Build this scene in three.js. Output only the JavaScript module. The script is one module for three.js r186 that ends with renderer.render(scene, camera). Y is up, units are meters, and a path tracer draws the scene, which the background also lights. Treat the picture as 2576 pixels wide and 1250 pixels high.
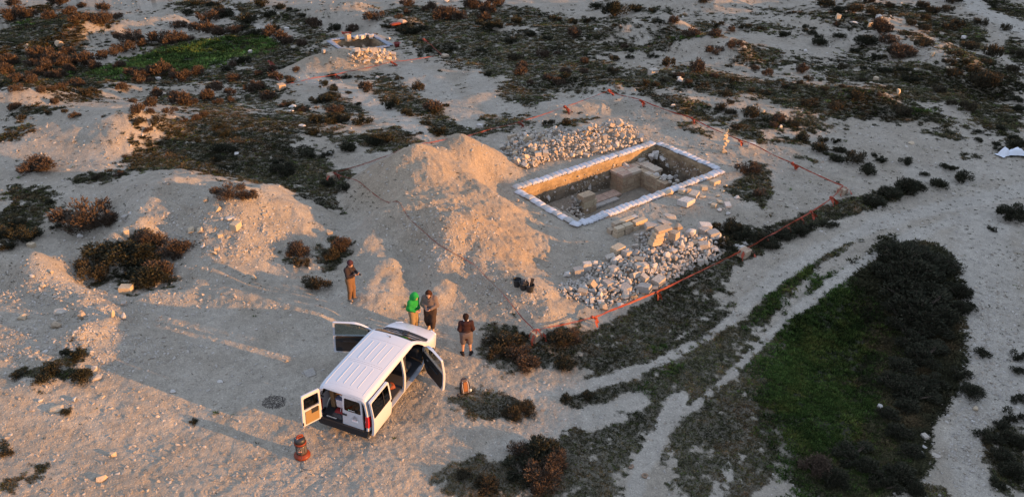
import * as THREE from 'three';
import { mergeGeometries, mergeVertices, toCreasedNormals } from 'three/addons/utils/BufferGeometryUtils.js';
import { ConvexGeometry } from 'three/addons/geometries/ConvexGeometry.js';
import { RoundedBoxGeometry } from 'three/addons/geometries/RoundedBoxGeometry.js';
import { Brush, Evaluator, ADDITION, SUBTRACTION, INTERSECTION } from 'three-bvh-csg';

// ------------------------------------------------------------------ camera
const W0 = 1024, H0 = 496, FPX = 838.3, CY = 320, CAMH = 17.97, PITCH = 0.5966, ROLL = 0.0138;
const scene = new THREE.Scene();
const camera = new THREE.PerspectiveCamera(2 * Math.atan(H0 / 2 / FPX) * 180 / Math.PI, W0 / H0, 0.5, 1500);
camera.position.set(0, CAMH, 0);
camera.rotation.order = 'YXZ';
camera.rotation.set(-PITCH, 0, ROLL);
camera.setViewOffset(W0, H0, 0, H0 / 2 - CY, W0, H0);
camera.updateMatrixWorld(true);
const renderer = new THREE.WebGLRenderer({ antialias: true });
renderer.setSize(W0, H0);
renderer.toneMapping = THREE.LinearToneMapping;
renderer.toneMappingExposure = 2.1;
renderer.shadowMap.enabled = true;
renderer.shadowMap.type = THREE.PCFSoftShadowMap;

// ------------------------------------------------------------------ sun and sky
const SUN_EL = 7.7 * Math.PI / 180, SUN_AZ = 20 * Math.PI / 180;         // azimuth from +x towards +z
const SUN = new THREE.Vector3(Math.cos(SUN_AZ) * Math.cos(SUN_EL), Math.sin(SUN_EL), Math.sin(SUN_AZ) * Math.cos(SUN_EL));
const sun = new THREE.DirectionalLight(new THREE.Color().setRGB(1.0, 0.47, 0.145), 5.0);
sun.position.copy(SUN).multiplyScalar(160).add(new THREE.Vector3(0, 0, -40));
sun.target.position.set(0, 0, -40);
sun.castShadow = true;
sun.shadow.mapSize.set(4096, 4096);
Object.assign(sun.shadow.camera, { left: -90, right: 90, top: 60, bottom: -60, near: 1, far: 400 });
sun.shadow.radius = 1.2;
scene.add(sun, sun.target);
{
  const w = 512, h = 256, d = new Float32Array(w * h * 4);
  for (let j = 0; j < h; j++) for (let i = 0; i < w; i++) {
    const el = ((j + 0.5) / h - 0.5) * Math.PI, ph = ((i + 0.5) / w - 0.5) * 2 * Math.PI;
    const dx = Math.cos(el) * Math.cos(ph), dy = Math.sin(el), dz = Math.cos(el) * Math.sin(ph);
    const t = Math.max(0, dy), az = (dx * SUN.x + dz * SUN.z) / Math.max(1e-6, Math.hypot(dx, dz));
    const low = Math.exp(-t * 4.2), glow = Math.exp(-t * 6) * Math.pow(0.5 + 0.5 * az, 3);
    const anti = Math.exp(-t * 3.5) * Math.pow(0.5 - 0.5 * az, 2);
    let r = 0.345 + 0.075 * low + 0.50 * glow + 0.10 * anti;
    let g = 0.43 + 0.04 * low + 0.26 * glow + 0.03 * anti;
    let b = 0.60 - 0.03 * low + 0.06 * glow + 0.03 * anti;
    const c = Math.sin(dx * 5.1 + dz * 2.7 + Math.sin(dz * 6.3) * 1.3) * Math.sin(dz * 4.2 - dx * 1.9) * Math.exp(-Math.pow((t - 0.35) * 4, 2)) * 0.06;
    r += c; g += c; b += c;
    if (dy < 0) { r = 0.30; g = 0.26; b = 0.22; }
    const k = (j * w + i) * 4; d[k] = r; d[k + 1] = g; d[k + 2] = b; d[k + 3] = 1;
  }
  const sky = new THREE.DataTexture(d, w, h, THREE.RGBAFormat, THREE.FloatType);
  sky.mapping = THREE.EquirectangularReflectionMapping; sky.colorSpace = THREE.LinearSRGBColorSpace;
  sky.minFilter = sky.magFilter = THREE.LinearFilter; sky.needsUpdate = true;
  scene.background = sky; scene.environment = sky;
}
const LOWRES = false;
// ------------------------------------------------------------------ helpers
let seed_ = 12345;
function rng(s) { let a = s >>> 0; return () => { a = (a + 0x6D2B79F5) | 0; let t = Math.imul(a ^ (a >>> 15), 1 | a); t = (t + Math.imul(t ^ (t >>> 7), 61 | t)) ^ t; return ((t ^ (t >>> 14)) >>> 0) / 4294967296; }; }
const rand = rng(771);
const rr = (a, b, f = rand) => a + (b - a) * f();
const clamp = (x, a = 0, b = 1) => Math.min(b, Math.max(a, x));
const lerp = (a, b, t) => a + (b - a) * t;
const sstep = (a, b, x) => { const t = clamp((x - a) / (b - a)); return t * t * (3 - 2 * t); };
function hash2(i, j) { let h = Math.imul(i, 374761393) + Math.imul(j, 668265263) | 0; h = Math.imul(h ^ (h >>> 13), 1274126177); return ((h ^ (h >>> 16)) >>> 0) / 4294967296; }
function vnoise(x, y) { const i = Math.floor(x), j = Math.floor(y); let fx = x - i, fy = y - j; fx = fx * fx * (3 - 2 * fx); fy = fy * fy * (3 - 2 * fy); const a = hash2(i, j), b = hash2(i + 1, j), c = hash2(i, j + 1), d = hash2(i + 1, j + 1); return (a + (b - a) * fx + (c - a) * fy + (a - b - c + d) * fx * fy) * 2 - 1; }
function fbm(x, y, o = 4, g = 0.5) { let s = 0, a = 1, n = 0; for (let k = 0; k < o; k++) { s += a * vnoise(x, y); n += a; a *= g; const t = x * 1.62 - y * 1.21 + 17.3; y = x * 1.21 + y * 1.62 + 5.1; x = t; } return s / n; }
function interp(tab, x) { if (x <= tab[0][0]) return tab[0][1]; for (let i = 1; i < tab.length; i++) if (x <= tab[i][0]) { const t = (x - tab[i - 1][0]) / (tab[i][0] - tab[i - 1][0]); return lerp(tab[i - 1][1], tab[i][1], t); } return tab[tab.length - 1][1]; }
function smoothInterp(tab, x) { if (x <= tab[0][0]) return tab[0][1]; for (let i = 1; i < tab.length; i++) if (x <= tab[i][0]) { const t = (x - tab[i - 1][0]) / (tab[i][0] - tab[i - 1][0]); return lerp(tab[i - 1][1], tab[i][1], t * t * (3 - 2 * t)); } return tab[tab.length - 1][1]; }
const used = {};
function numbered(n) { const k = used[n] = (used[n] ?? -1) + 1; return k ? n + '_' + String(k).padStart(3, '0') : n; }
function shadow(o) { o.traverse(m => { if (m.isMesh) { m.castShadow = true; m.receiveShadow = true; } }); return o; }
function tag(o, label, category, group, kind) { if (label) o.userData.label = label; if (category) o.userData.category = category; if (group) o.userData.group = group; if (kind) o.userData.kind = kind; return o; }
function thing(name, label, category, pos = [0, 0, 0], turn = 0, group) { const o = new THREE.Group(); o.name = numbered(name); o.position.set(...pos); o.rotation.y = turn; scene.add(o); return tag(o, label, category, group); }
function part(parent, name, geo, mat, label) { const m = new THREE.Mesh(geo, mat); m.name = name; m.castShadow = m.receiveShadow = true; parent.add(m); if (label) m.userData.label = label; return m; }
function solo(name, geo, mat, label, category, pos = [0, 0, 0], turn = 0, group) { const m = new THREE.Mesh(geo, mat); m.name = numbered(name); m.castShadow = m.receiveShadow = true; m.position.set(...pos); m.rotation.y = turn; scene.add(m); return tag(m, label, category, group); }
const M4 = (px, py, pz, rx = 0, ry = 0, rz = 0, sx = 1, sy = sx, sz = sx) => new THREE.Matrix4().compose(new THREE.Vector3(px, py, pz), new THREE.Quaternion().setFromEuler(new THREE.Euler(rx, ry, rz, 'YXZ')), new THREE.Vector3(sx, sy, sz));
const clean = g => { g = g.index ? g.toNonIndexed() : g; for (const k of Object.keys(g.attributes)) if (!['position', 'normal', 'uv'].includes(k)) g.deleteAttribute(k); if (!g.attributes.uv) g.setAttribute('uv', new THREE.BufferAttribute(new Float32Array(g.attributes.position.count * 2), 2)); return g; };
const merge = list => mergeGeometries(list.map(clean));
const std = (rgb, rough = 0.9, o = {}) => new THREE.MeshStandardMaterial({ color: new THREE.Color().setRGB(...rgb), roughness: rough, ...o });
function tube(pts, r, seg = 24, rad = 6) { return new THREE.TubeGeometry(new THREE.CatmullRomCurve3(pts.map(p => p.isVector3 ? p : new THREE.Vector3(...p))), seg, r, rad); }
function rod(a, b, r0, r1 = r0, n = 6) { const A = new THREE.Vector3(...a), B = new THREE.Vector3(...b), d = B.clone().sub(A), L = d.length(); const g = new THREE.CylinderGeometry(r1, r0, L, n, 1); g.applyQuaternion(new THREE.Quaternion().setFromUnitVectors(new THREE.Vector3(0, 1, 0), d.normalize())); g.translate((A.x + B.x) / 2, (A.y + B.y) / 2, (A.z + B.z) / 2); return g; }
const box = (w, h, d, r = 0, seg = 2) => r ? new RoundedBoxGeometry(w, h, d, seg, r) : new THREE.BoxGeometry(w, h, d);

// the plan of the site: survey marks read as (u, v) on a 2576 px wide sheet, turned into ground points
const SV = 2576 / 1024;
const camR = new THREE.Matrix4().copy(camera.matrixWorld), camInv = camR.clone().invert();
function ray(u, v) { return new THREE.Vector3((u / SV - 512) / FPX, -(v / SV - CY) / FPX, -1).transformDirection(camR); }
function plane(u, v, h = 0) { const d = ray(u, v), t = (h - CAMH) / d.y; return [d.x * t, d.z * t]; }
const pv_ = new THREE.Vector3();
function sheet(x, y, z) { pv_.set(x, y, z).applyMatrix4(camInv); if (pv_.z > -1) return [-9e3, -9e3, 1]; return [(512 + FPX * pv_.x / -pv_.z) * SV, (CY - FPX * pv_.y / -pv_.z) * SV, -pv_.z]; }
// ------------------------------------------------------------------ ground
const SX = Math.cos(SUN_AZ), SZ = Math.sin(SUN_AZ);
const sOf = (x, z) => x * SX + z * SZ, wOf = (x, z) => -x * SZ + z * SX;
const S1 = [[-90, 6], [-66, 2], [-56, -5], [-48, -13], [-40, -15], [-30, -20], [0, -30]];
const SE = [[-110, 10], [-80, 9], [-66.7, 6.5], [-53.8, 1.7], [-41.7, -2.4], [-36, -4.0], [-32.7, -4.0], [-26, -3.6], [-16, -2.6], [0, -4]];
function baseY(x, z) {
  const s = sOf(x, z), w = wOf(x, z), k = sstep(-36, -48, w), e = (smoothInterp(S1, w) - s) / 3;
  const drop = e > 20 ? e * 3 : 3 * Math.log1p(Math.exp(e));
  let y = -0.105 * k * Math.min(drop, 120);
  const tn = Math.tan(SUN_EL);                                              // the long hill beyond the right of the picture
  if (s > 14) { const top = (36 - smoothInterp(SE, w)) * tn; const q = (s - 36) / (s < 36 ? 11 : 26); y += (top + 0.12 * fbm(x * 0.5, z * 0.5, 3)) * Math.exp(-q * q) * sstep(14, 20, s); }
  y += 0.075 * 1.5 * Math.log1p(Math.exp(clamp((-5.8 - x) / 1.5, -20, 20))) * sstep(-29, -22, z) * sstep(-34, -22, x);
  { const e = x + 4.4, q = e <= 0 ? 0 : 7 * (1 - Math.exp(-e / 7)); y -= 0.085 * q * sstep(-33, -25, z) * sstep(40, 14, x); }
  return y;
}
// trench frame
const TA = 0.6705, E1 = [Math.cos(TA), -Math.sin(TA)], E2 = [Math.sin(TA), Math.cos(TA)];
const tB = plane(1452, 568), TL = 10.1, TW = 4.76;
const tOrg = [tB[0] - E2[0] * TW, tB[1] - E2[1] * TW];                      // corner A, far left
const tP = (a, b) => [tOrg[0] + E1[0] * a + E2[0] * b, tOrg[1] + E1[1] * a + E2[1] * b];
const tL = (x, z) => { const dx = x - tOrg[0], dz = z - tOrg[1]; return [dx * E1[0] + dz * E1[1], dx * E2[0] + dz * E2[1]]; };
const HOLE = { a0: 0.2, a1: TL - 0.2, b0: 0.2, b1: TW - 0.2 };
function marchOn(fn, u, v) { const d = ray(u, v); let t = Math.max(12, (CAMH - 3.4) / -d.y); for (; t < 220; t += 0.25) { const y = CAMH + d.y * t; if (y < fn(d.x * t, d.z * t)) break; } let a = t - 0.25, b = t; for (let i = 0; i < 12; i++) { const m = (a + b) / 2; (CAMH + d.y * m < fn(d.x * m, d.z * m)) ? b = m : a = m; } return [d.x * b, d.z * b]; }
// small trench further up the slope, same grid
const qA = marchOn(baseY, 828, 121), qB0 = marchOn(baseY, 870, 136), qC = marchOn(baseY, 985, 118), qD = marchOn(baseY, 935, 98);
const qE1 = (() => { const d = [qD[0] - qA[0], qD[1] - qA[1]], l = Math.hypot(...d); return [d[0] / l, d[1] / l]; })();
const QL = Math.hypot(qD[0] - qA[0], qD[1] - qA[1]);
const qE2 = [-qE1[1], qE1[0]], QW = Math.abs((qC[0] - qD[0]) * qE2[0] + (qC[1] - qD[1]) * qE2[1]);
const qP = (a, b) => [qA[0] + qE1[0] * a + qE2[0] * b, qA[1] + qE1[1] * a + qE2[1] * b];
const qLoc = (x, z) => { const dx = x - qA[0], dz = z - qA[1]; return [dx * qE1[0] + dz * qE1[1], dx * qE2[0] + dz * qE2[1]]; };
const QHOLE = { a0: 0.3, a1: QL - 0.3, b0: 0.3, b1: QW - 0.3 };
const QY = baseY(...qP(QL / 2, QW / 2)) + 0.35;
// mounds: segments (u, v, height) on the plan; 'c' = loose tipped spoil with a steep face, 's' = soft swell
const seg = (u0, v0, h0, u1, v1, h1, r, k = 's') => { const a = marchOn(baseY, u0, v0), b = marchOn(baseY, u1, v1); return { ax: a[0], az: a[1], bx: b[0], bz: b[1], h0, h1, r, k }; };
const MOUNDS = [
  // spoil heap left of the trench
  seg(1058, 476, 2.3, 1085, 490, 1.95, 3.1, 'c'), seg(1158, 428, 2.0, 1120, 440, 1.55, 2.7, 'c'), seg(1150, 480, 1.35, 1245, 548, 1.0, 2.1, 'c'), seg(1235, 560, 1.0, 1262, 605, 0.45, 1.5, 'c'), seg(985, 500, 0.95, 1050, 480, 1.7, 2.4, 'c'), seg(1085, 440, 1.5, 1060, 476, 1.8, 2.4, 'c'), seg(1085, 556, 0.9, 1200, 592, 0.8, 2.8, 'c'), seg(1090, 520, 1.35, 1180, 540, 1.2, 2.8, 'c'), seg(1130, 540, 1.0, 1200, 560, 0.9, 2.4, 'c'), seg(1010, 560, 0.3, 1150, 600, 0.3, 2.4), seg(1080, 600, 0.35, 1230, 640, 0.35, 2.4),
  // low tongues of spoil by the people
  seg(990, 605, 0.50, 945, 745, 0.40, 1.8), seg(1108, 640, 0.52, 1095, 740, 0.36, 1.25), seg(1150, 690, 0.50, 1390, 800, 0.44, 2.0), seg(1000, 590, 0.3, 1130, 620, 0.46, 2.0), seg(1210, 640, 0.3, 1330, 740, 0.38, 1.8), seg(930, 600, 0.3, 890, 660, 0.2, 1.2),
  // big swell on the left with its hollow
  seg(420, 505, 0.95, 640, 555, 0.95, 4.3), seg(640, 560, 0.65, 850, 600, 0.35, 3.4), seg(550, 600, 0.55, 560, 660, 0.5, 2.6), seg(430, 540, 0.7, 320, 640, 0.45, 2.2),
  seg(10, 690, 0.65, 110, 715, 0.62, 1.9), seg(105, 715, 0.6, 280, 800, 0.34, 1.2), seg(60, 690, 0.3, 200, 660, 0.3, 1.3), seg(220, 850, 0.45, 260, 880, 0.3, 1.6), seg(300, 630, 0.4, 350, 610, 0.4, 1.0),
  seg(560, 748, 0.30, 800, 790, 0.2, 1.0), seg(660, 830, 0.12, 740, 845, 0.12, 0.45), seg(390, 752, 0.2, 480, 742, 0.2, 1.1),
  seg(0, 960, 0.25, 260, 1015, 0.2, 2.2),
  // pale swells behind
  seg(130, 320, 0.55, 300, 330, 0.95, 4.2), seg(350, 335, 0.5, 300, 360, 0.4, 2.5), seg(0, 135, 0.9, 200, 105, 0.9, 3.5), seg(200, 100, 1.0, 430, 62, 1.0, 4.0), seg(40, 250, 0.6, 260, 235, 0.7, 3.5),
  seg(760, 40, 1.0, 900, 38, 1.2, 4.5), seg(900, 60, 0.9, 1010, 70, 0.8, 3.0), seg(0, 40, 0.6, 120, 25, 0.8, 3.0),
  seg(1580, 92, 1.0, 1680, 85, 1.0, 3.0), seg(1720, 110, 0.7, 1850, 150, 1.0, 3.2), seg(1600, 15, 0.6, 1800, 15, 0.7, 4), seg(2250, 110, 0.9, 2330, 180, 0.9, 4), seg(2150, 60, 0.6, 2000, 40, 0.5, 4), seg(2050, 240, 0.5, 2200, 262, 0.5, 2.5), seg(1450, 200, 0.5, 1560, 220, 0.4, 2.5), seg(1600, 262, 0.4, 1700, 270, 0.4, 2), seg(1520, 252, 0.4, 1400, 270, 0.35, 2.2), seg(2420, 160, 0.8, 2500, 220, 0.8, 4),
  // spoil below the small trench
  seg(800, 170, 1.1, 880, 166, 1.5, 3.0, 'c'), seg(880, 162, 1.3, 940, 146, 1.0, 2.2, 'c'),
  // swell that carries the heap of stones
];
const GRAD = 0;
function mounds(x, z) {
  let c = 0, s = 0;
  for (const m of MOUNDS) {
    const dx = m.bx - m.ax, dz = m.bz - m.az, L = dx * dx + dz * dz, t = clamp(((x - m.ax) * dx + (z - m.az) * dz) / (L + 1e-6));
    const ex = x - m.ax - dx * t, ez = z - m.az - dz * t, q = (ex * ex + ez * ez) / (m.r * m.r);
    if (q > (m.k === 'c' ? 2.2 : 1)) continue;
    const h = lerp(m.h0, m.h1, t);
    if (m.k === 'c') { const d = Math.sqrt(q + 0.035) - 0.187; c += Math.exp(h * (1 - d) / 0.16); }
    else s += h * (1 - q) * (1 - q);
  }
  if (c > 0) c = Math.max(0, 0.16 * Math.log(c + 0.6) - 0.03);
  return [c, s];
}
// wheel ruts and tread marks on the bare ground (plan polylines)
const line = pts => pts.map(p => plane(...p));
function dLine(P, x, z) { let best = 1e9, side = 0, along = 0, acc = 0; for (let i = 1; i < P.length; i++) { const ax = P[i - 1][0], az = P[i - 1][1], dx = P[i][0] - ax, dz = P[i][1] - az, L = Math.hypot(dx, dz), t = clamp(((x - ax) * dx + (z - az) * dz) / (L * L)), ex = x - ax - dx * t, ez = z - az - dz * t, d = Math.hypot(ex, ez); if (d < best) { best = d; side = Math.sign(ex * dz - ez * dx); along = acc + t * L; } acc += L; } return [best * side, along]; }
const TREADS = [line([[540, 1250], [640, 1180], [725, 1118]]), line([[730, 1250], [830, 1175], [905, 1120]]), line([[1000, 1050], [1060, 960], [1110, 900]]), line([[660, 1250], [700, 1220]])];
function inHole(x, z, g = 0) { const [a, b] = tL(x, z); if (a > HOLE.a0 - g && a < HOLE.a1 + g && b > HOLE.b0 - g && b < HOLE.b1 + g) return 1; const [c, d] = qLoc(x, z); if (c > QHOLE.a0 - g && c < QHOLE.a1 + g && d > QHOLE.b0 - g && d < QHOLE.b1 + g) return 2; return 0; }
function flat1(x, z) { const [a, b] = tL(x, z); const da = Math.max(-a, a - TL, 0), db = Math.max(-b, b - TW, 0); return 1 - sstep(0.5, 2.6, Math.hypot(da, db)); }
function flat2(x, z) { const [a, b] = qLoc(x, z); const da = Math.max(-a, a - QL, 0), db = Math.max(-b, b - QW, 0); return 1 - sstep(0.4, 2.0, Math.hypot(da, db)); }
const HUM = x => x;
function heightAt(x, z, fine = true) {
  let y = baseY(x, z);
  const [c, s] = mounds(x, z), w = wOf(x, z);
  const far = sstep(-34, -50, w), f1 = flat1(x, z), f2 = flat2(x, z);
  let n = (0.10 + 0.38 * far) * fbm(x * 0.16 + 3.1, z * 0.16 - 7.7, 3) + 0.05 * fbm(x * 0.7, z * 0.7, 2) * (1 + far);
  y += n * (1 - f1) + s * (1 - f1); if (s > 0.03) y += (0.20 * fbm(x * 0.8 + 2, z * 0.8, 3) + 0.07 * fbm(x * 2.1, z * 2.1 + 6, 2)) * sstep(0.03, 0.35, s) * (1 - f1);
  y = lerp(y, 0, f1); y = lerp(y, QY, f2 * 0.9);
  y += c * (1 - f1 * sstep(2.0, 0.4, Math.abs(tL(x, z)[0] + 0.8)));
  if (fine) {
    const r = Math.hypot(x, z), k = sstep(110, 30, r);
    const rough = c > 0.02 ? 2.0 : 1;
    y += rough * k * (0.034 * fbm(x * 2.3, z * 2.3, 3, 0.6) + 0.022 * fbm(x * 7.1 + 9, z * 7.1, 2)) ;
    if (c > 0.02) y += 0.11 * fbm(x * 1.1 + 4, z * 1.1, 3) * sstep(0.02, 0.4, c);
    if (z > -26 && z < -14) for (const T of TREADS) { const [d, al] = dLine(T, x, z); if (Math.abs(d) < 0.3) y += (-0.02 + 0.016 * Math.cos(d * 2 * Math.PI / 0.10) + 0.008 * Math.cos(al * 40 + d * 30)) * sstep(0.3, 0.2, Math.abs(d)); }
  }
  return y;
}
const P = (u, v) => marchOn((x, z) => heightAt(x, z, false), u, v);
const PG = (u, v) => { const p = P(u, v); return [p[0], heightAt(p[0], p[1]), p[1]]; };

// plan of the plant cover: soft ellipses [u, v, ru, rv, turn, amount]
const COVER = [ // dark mats
  [810, 480, 120, 60, .2, 1.2], [905, 525, 60, 26, .2, 1.1], [990, 362, 90, 24, -.1, 1.0], [1110, 328, 130, 16, 0, .9], [560, 330, 160, 40, 0, .5],
  [560, 375, 230, 60, 0, 1], [740, 440, 150, 70, .25, 1.05], [640, 305, 200, 45, 0, .85], [860, 495, 90, 45, .2, .9], [430, 400, 150, 40, -.2, .8], [620, 440, 170, 35, 0, .8],
  [60, 485, 110, 26, 0, .8], [230, 452, 90, 18, -.1, .8], [90, 525, 90, 25, -.2, .75], [40, 570, 85, 40, -.2, 1.3], [90, 420, 50, 14, 0, .9], [190, 540, 50, 25, 0, .4],
  [110, 45, 120, 26, 0, .9], [90, 85, 130, 26, -.1, 1.2], [240, 50, 60, 16, 0, 1], [50, 160, 130, 60, 0, 1.1], [190, 200, 160, 35, -.1, 1.1], [60, 215, 90, 30, 0, .9], [280, 75, 30, 10, 0, .9],
  [470, 192, 230, 18, -.03, 1.2], [720, 150, 120, 42, .2, 1.2], [640, 95, 70, 25, .3, 1], [430, 118, 90, 22, -.2, 1], [160, 130, 70, 20, -.4, .9], [560, 80, 80, 14, .2, .8], [540, 20, 120, 22, .1, .7], [620, 60, 50, 18, .6, .9], [760, 70, 80, 20, .3, .7], [800, 100, 70, 18, 0, 1],
  [200, 245, 75, 12, -.1, .9], [75, 290, 70, 22, -.2, .8], [150, 292, 60, 10, -.2, .7], [390, 305, 60, 12, 0, .8], [40, 345, 70, 18, -.2, .8], [310, 345, 60, 10, 0, .4], [480, 250, 120, 30, .1, .6], [660, 235, 90, 30, .1, .7],
  [1110, 75, 130, 50, .2, 1], [1240, 130, 190, 55, .1, 1.05], [1420, 175, 190, 40, .1, .95], [1560, 210, 150, 30, .05, .9], [1330, 45, 210, 25, .05, .8], [1040, 25, 80, 16, 0, .7], [1450, 110, 130, 40, 0, .7],
  [1320, 236, 66, 24, 0, 1.2], [1180, 320, 130, 30, -.1, .75], [1270, 290, 60, 20, 0, .5], [990, 230, 90, 40, .3, .8], [1060, 275, 90, 35, .4, .8], [860, 260, 70, 40, .4, .8], [940, 345, 80, 20, -.2, .9], [830, 330, 80, 30, .2, .7], [1000, 330, 60, 14, -.2, .5],
  [1760, 112, 130, 14, .12, .9], [1920, 70, 110, 18, .1, .7], [2090, 55, 130, 16, .2, .7], [1620, 120, 90, 14, 0, .8], [1700, 35, 120, 10, .1, .5], [1760, 70, 60, 18, .3, .7],
  [1780, 205, 180, 30, .1, .8], [1930, 240, 170, 35, .1, .9], [2090, 265, 130, 28, .15, .85], [2270, 290, 120, 18, .2, .8], [1990, 310, 120, 20, 0, .7], [2330, 225, 110, 30, .1, .8], [2480, 210, 90, 45, .1, .8], [2500, 300, 70, 40, .2, .8], [2550, 380, 40, 60, 0, .8], [2360, 150, 110, 30, .3, .6], [2200, 150, 90, 30, .2, .5], [2180, 200, 110, 18, 0, .8], [2050, 160, 120, 25, .1, .5], [1910, 150, 80, 24, 0, .6], [2440, 90, 60, 25, .5, .7],
  [1900, 445, 45, 40, .4, .9], [1890, 490, 70, 34, .3, .9], [1780, 290, 130, 20, .3, .8], [1690, 268, 60, 14, .2, .8], [1880, 340, 60, 14, .3, .6], [2120, 385, 70, 20, .2, .5], [2200, 420, 60, 12, .1, .5], [2080, 460, 60, 10, 0, .3], [1440, 310, 90, 12, -.2, .6], [1750, 330, 50, 20, .3, .7],
  [2230, 492, 110, 20, -.2, 1.2], [2150, 525, 100, 18, -.3, 1], [2560, 535, 60, 18, .1, 1.3], [1960, 530, 70, 14, -.4, .4], [2470, 440, 40, 12, 0, .5],
  [1840, 590, 70, 34, 0, 1.3], [1950, 590, 110, 30, -.4, 1.25], [2060, 545, 70, 22, -.5, .8], [1800, 660, 140, 34, -.5, 1.15], [1680, 760, 170, 36, -.5, 1.05], [1560, 830, 120, 30, -.45, 1.05], [1420, 870, 110, 50, -.2, 1.0], [1740, 800, 150, 60, -.5, 1.0], [1640, 850, 160, 44, -.4, 1.0], [1280, 880, 80, 70, .3, 1.0], [1480, 890, 80, 40, 0, .8], [1190, 1000, 70, 40, 0, .6], [1260, 1030, 90, 30, -.1, .8], [1600, 950, 120, 26, -.4, .8], [1730, 930, 110, 50, -.6, .85], [1480, 985, 100, 14, -.4, .7], [1700, 1000, 170, 60, -.6, 1.1], [1560, 1060, 180, 50, -.3, .9], [1480, 1140, 150, 70, 0, 1.1], [1780, 1080, 130, 150, .1, 1.2], [1620, 900, 200, 60, -.5, .9], [1500, 1000, 110, 22, -.5, .7], [1850, 950, 110, 90, -.5, 1.0], [1900, 1080, 90, 160, .1, 1.0], [1960, 850, 60, 60, -.6, .8], [1470, 1230, 130, 50, 0, .9], [1800, 1200, 110, 70, 0, 1.0], [1240, 1010, 60, 25, 0, .7], [1330, 1180, 130, 70, 0, 1.1], [1200, 1220, 110, 50, 0, .9], [1150, 1180, 70, 30, -.3, .6], [1300, 1115, 90, 26, 0, .6],
  [2070, 640, 130, 22, -.5, 1.3], [2180, 588, 60, 10, -.4, 1.1], [1960, 735, 90, 30, -.7, 1.2], [1860, 830, 100, 34, -.7, 1.0],
  [1330, 690, 50, 20, .2, .1], [850, 645, 50, 32, 0, .8], [740, 650, 40, 24, .3, .5], [810, 660, 40, 30, .6, .5], [340, 690, 130, 50, 0, .8], [215, 560, 60, 26, 0, .8], [590, 495, 50, 12, .1, .6],
  [150, 930, 80, 40, -.4, 1.0], [60, 950, 60, 16, .1, .7], [90, 1000, 40, 16, 0, .7], [70, 1190, 90, 30, -.1, .55], [20, 1220, 60, 30, 0, .8], [320, 1115, 50, 8, -.5, .6], [10, 1120, 20, 20, 0, .7],
  [2330, 45, 110, 22, .2, .9], [2230, 30, 100, 14, .1, .6], [2400, 95, 90, 22, .4, .8], [2560, 30, 70, 30, .3, 1.1], [2480, 20, 40, 20, 0, .9], [2560, 120, 40, 30, .3, .9], [2300, 110, 90, 18, .2, .6], [2420, 260, 80, 20, .2, .6], [2250, 240, 80, 14, .1, .6], [2390, 340, 70, 14, .1, .5], [2440, 390, 60, 14, 0, .5], [1990, 350, 60, 10, .1, .6], [2040, 400, 50, 10, .2, .5], [2330, 440, 60, 8, 0, .5],
  [2390, 960, 60, 60, .4, .7], [2560, 930, 60, 60, 0, .7], [2520, 1100, 90, 120, .2, .8], [2470, 860, 50, 50, .3, .6], [2330, 830, 60, 50, .3, .5], [2330, 1230, 90, 30, 0, .8], [2550, 1200, 60, 60, 0, .8],
];
const GRASS = [ // green
  [480, 140, 200, 34, -.12, 1.3], [600, 112, 90, 22, -.1, 1.2], [330, 165, 90, 18, -.1, 1.1], [250, 190, 90, 16, 0, .5],
  [2080, 800, 110, 100, -.6, 1.0], [2040, 950, 150, 130, -.3, 1.15], [2080, 1100, 160, 150, 0, 1.05], [2150, 900, 130, 160, 0, 1.0], [1930, 770, 90, 24, -.75, .9], [2010, 690, 90, 16, -.65, .55], [2080, 700, 60, 16, -.6, .4], [2200, 1150, 90, 110, 0, .8], [1700, 930, 40, 30, 0, .4], [1640, 880, 70, 16, -.4, .3], [820, 650, 20, 20, 0, .2], [1620, 985, 70, 26, -.3, .35], [60, 60, 40, 10, 0, .5], [1990, 320, 60, 10, 0, .35], [2100, 262, 70, 10, .1, .35], [2300, 285, 60, 10, .1, .4], [1720, 118, 60, 8, .1, .4],
];
const DARKBUSH = [[2280, 720, 130, 110, 0, 1.2], [2300, 860, 120, 130, 0, 1.2], [2260, 1000, 120, 90, 0, 1.0], [2150, 1180, 150, 70, 0, 1.0], [2250, 1130, 90, 80, 0, 1]];
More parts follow.
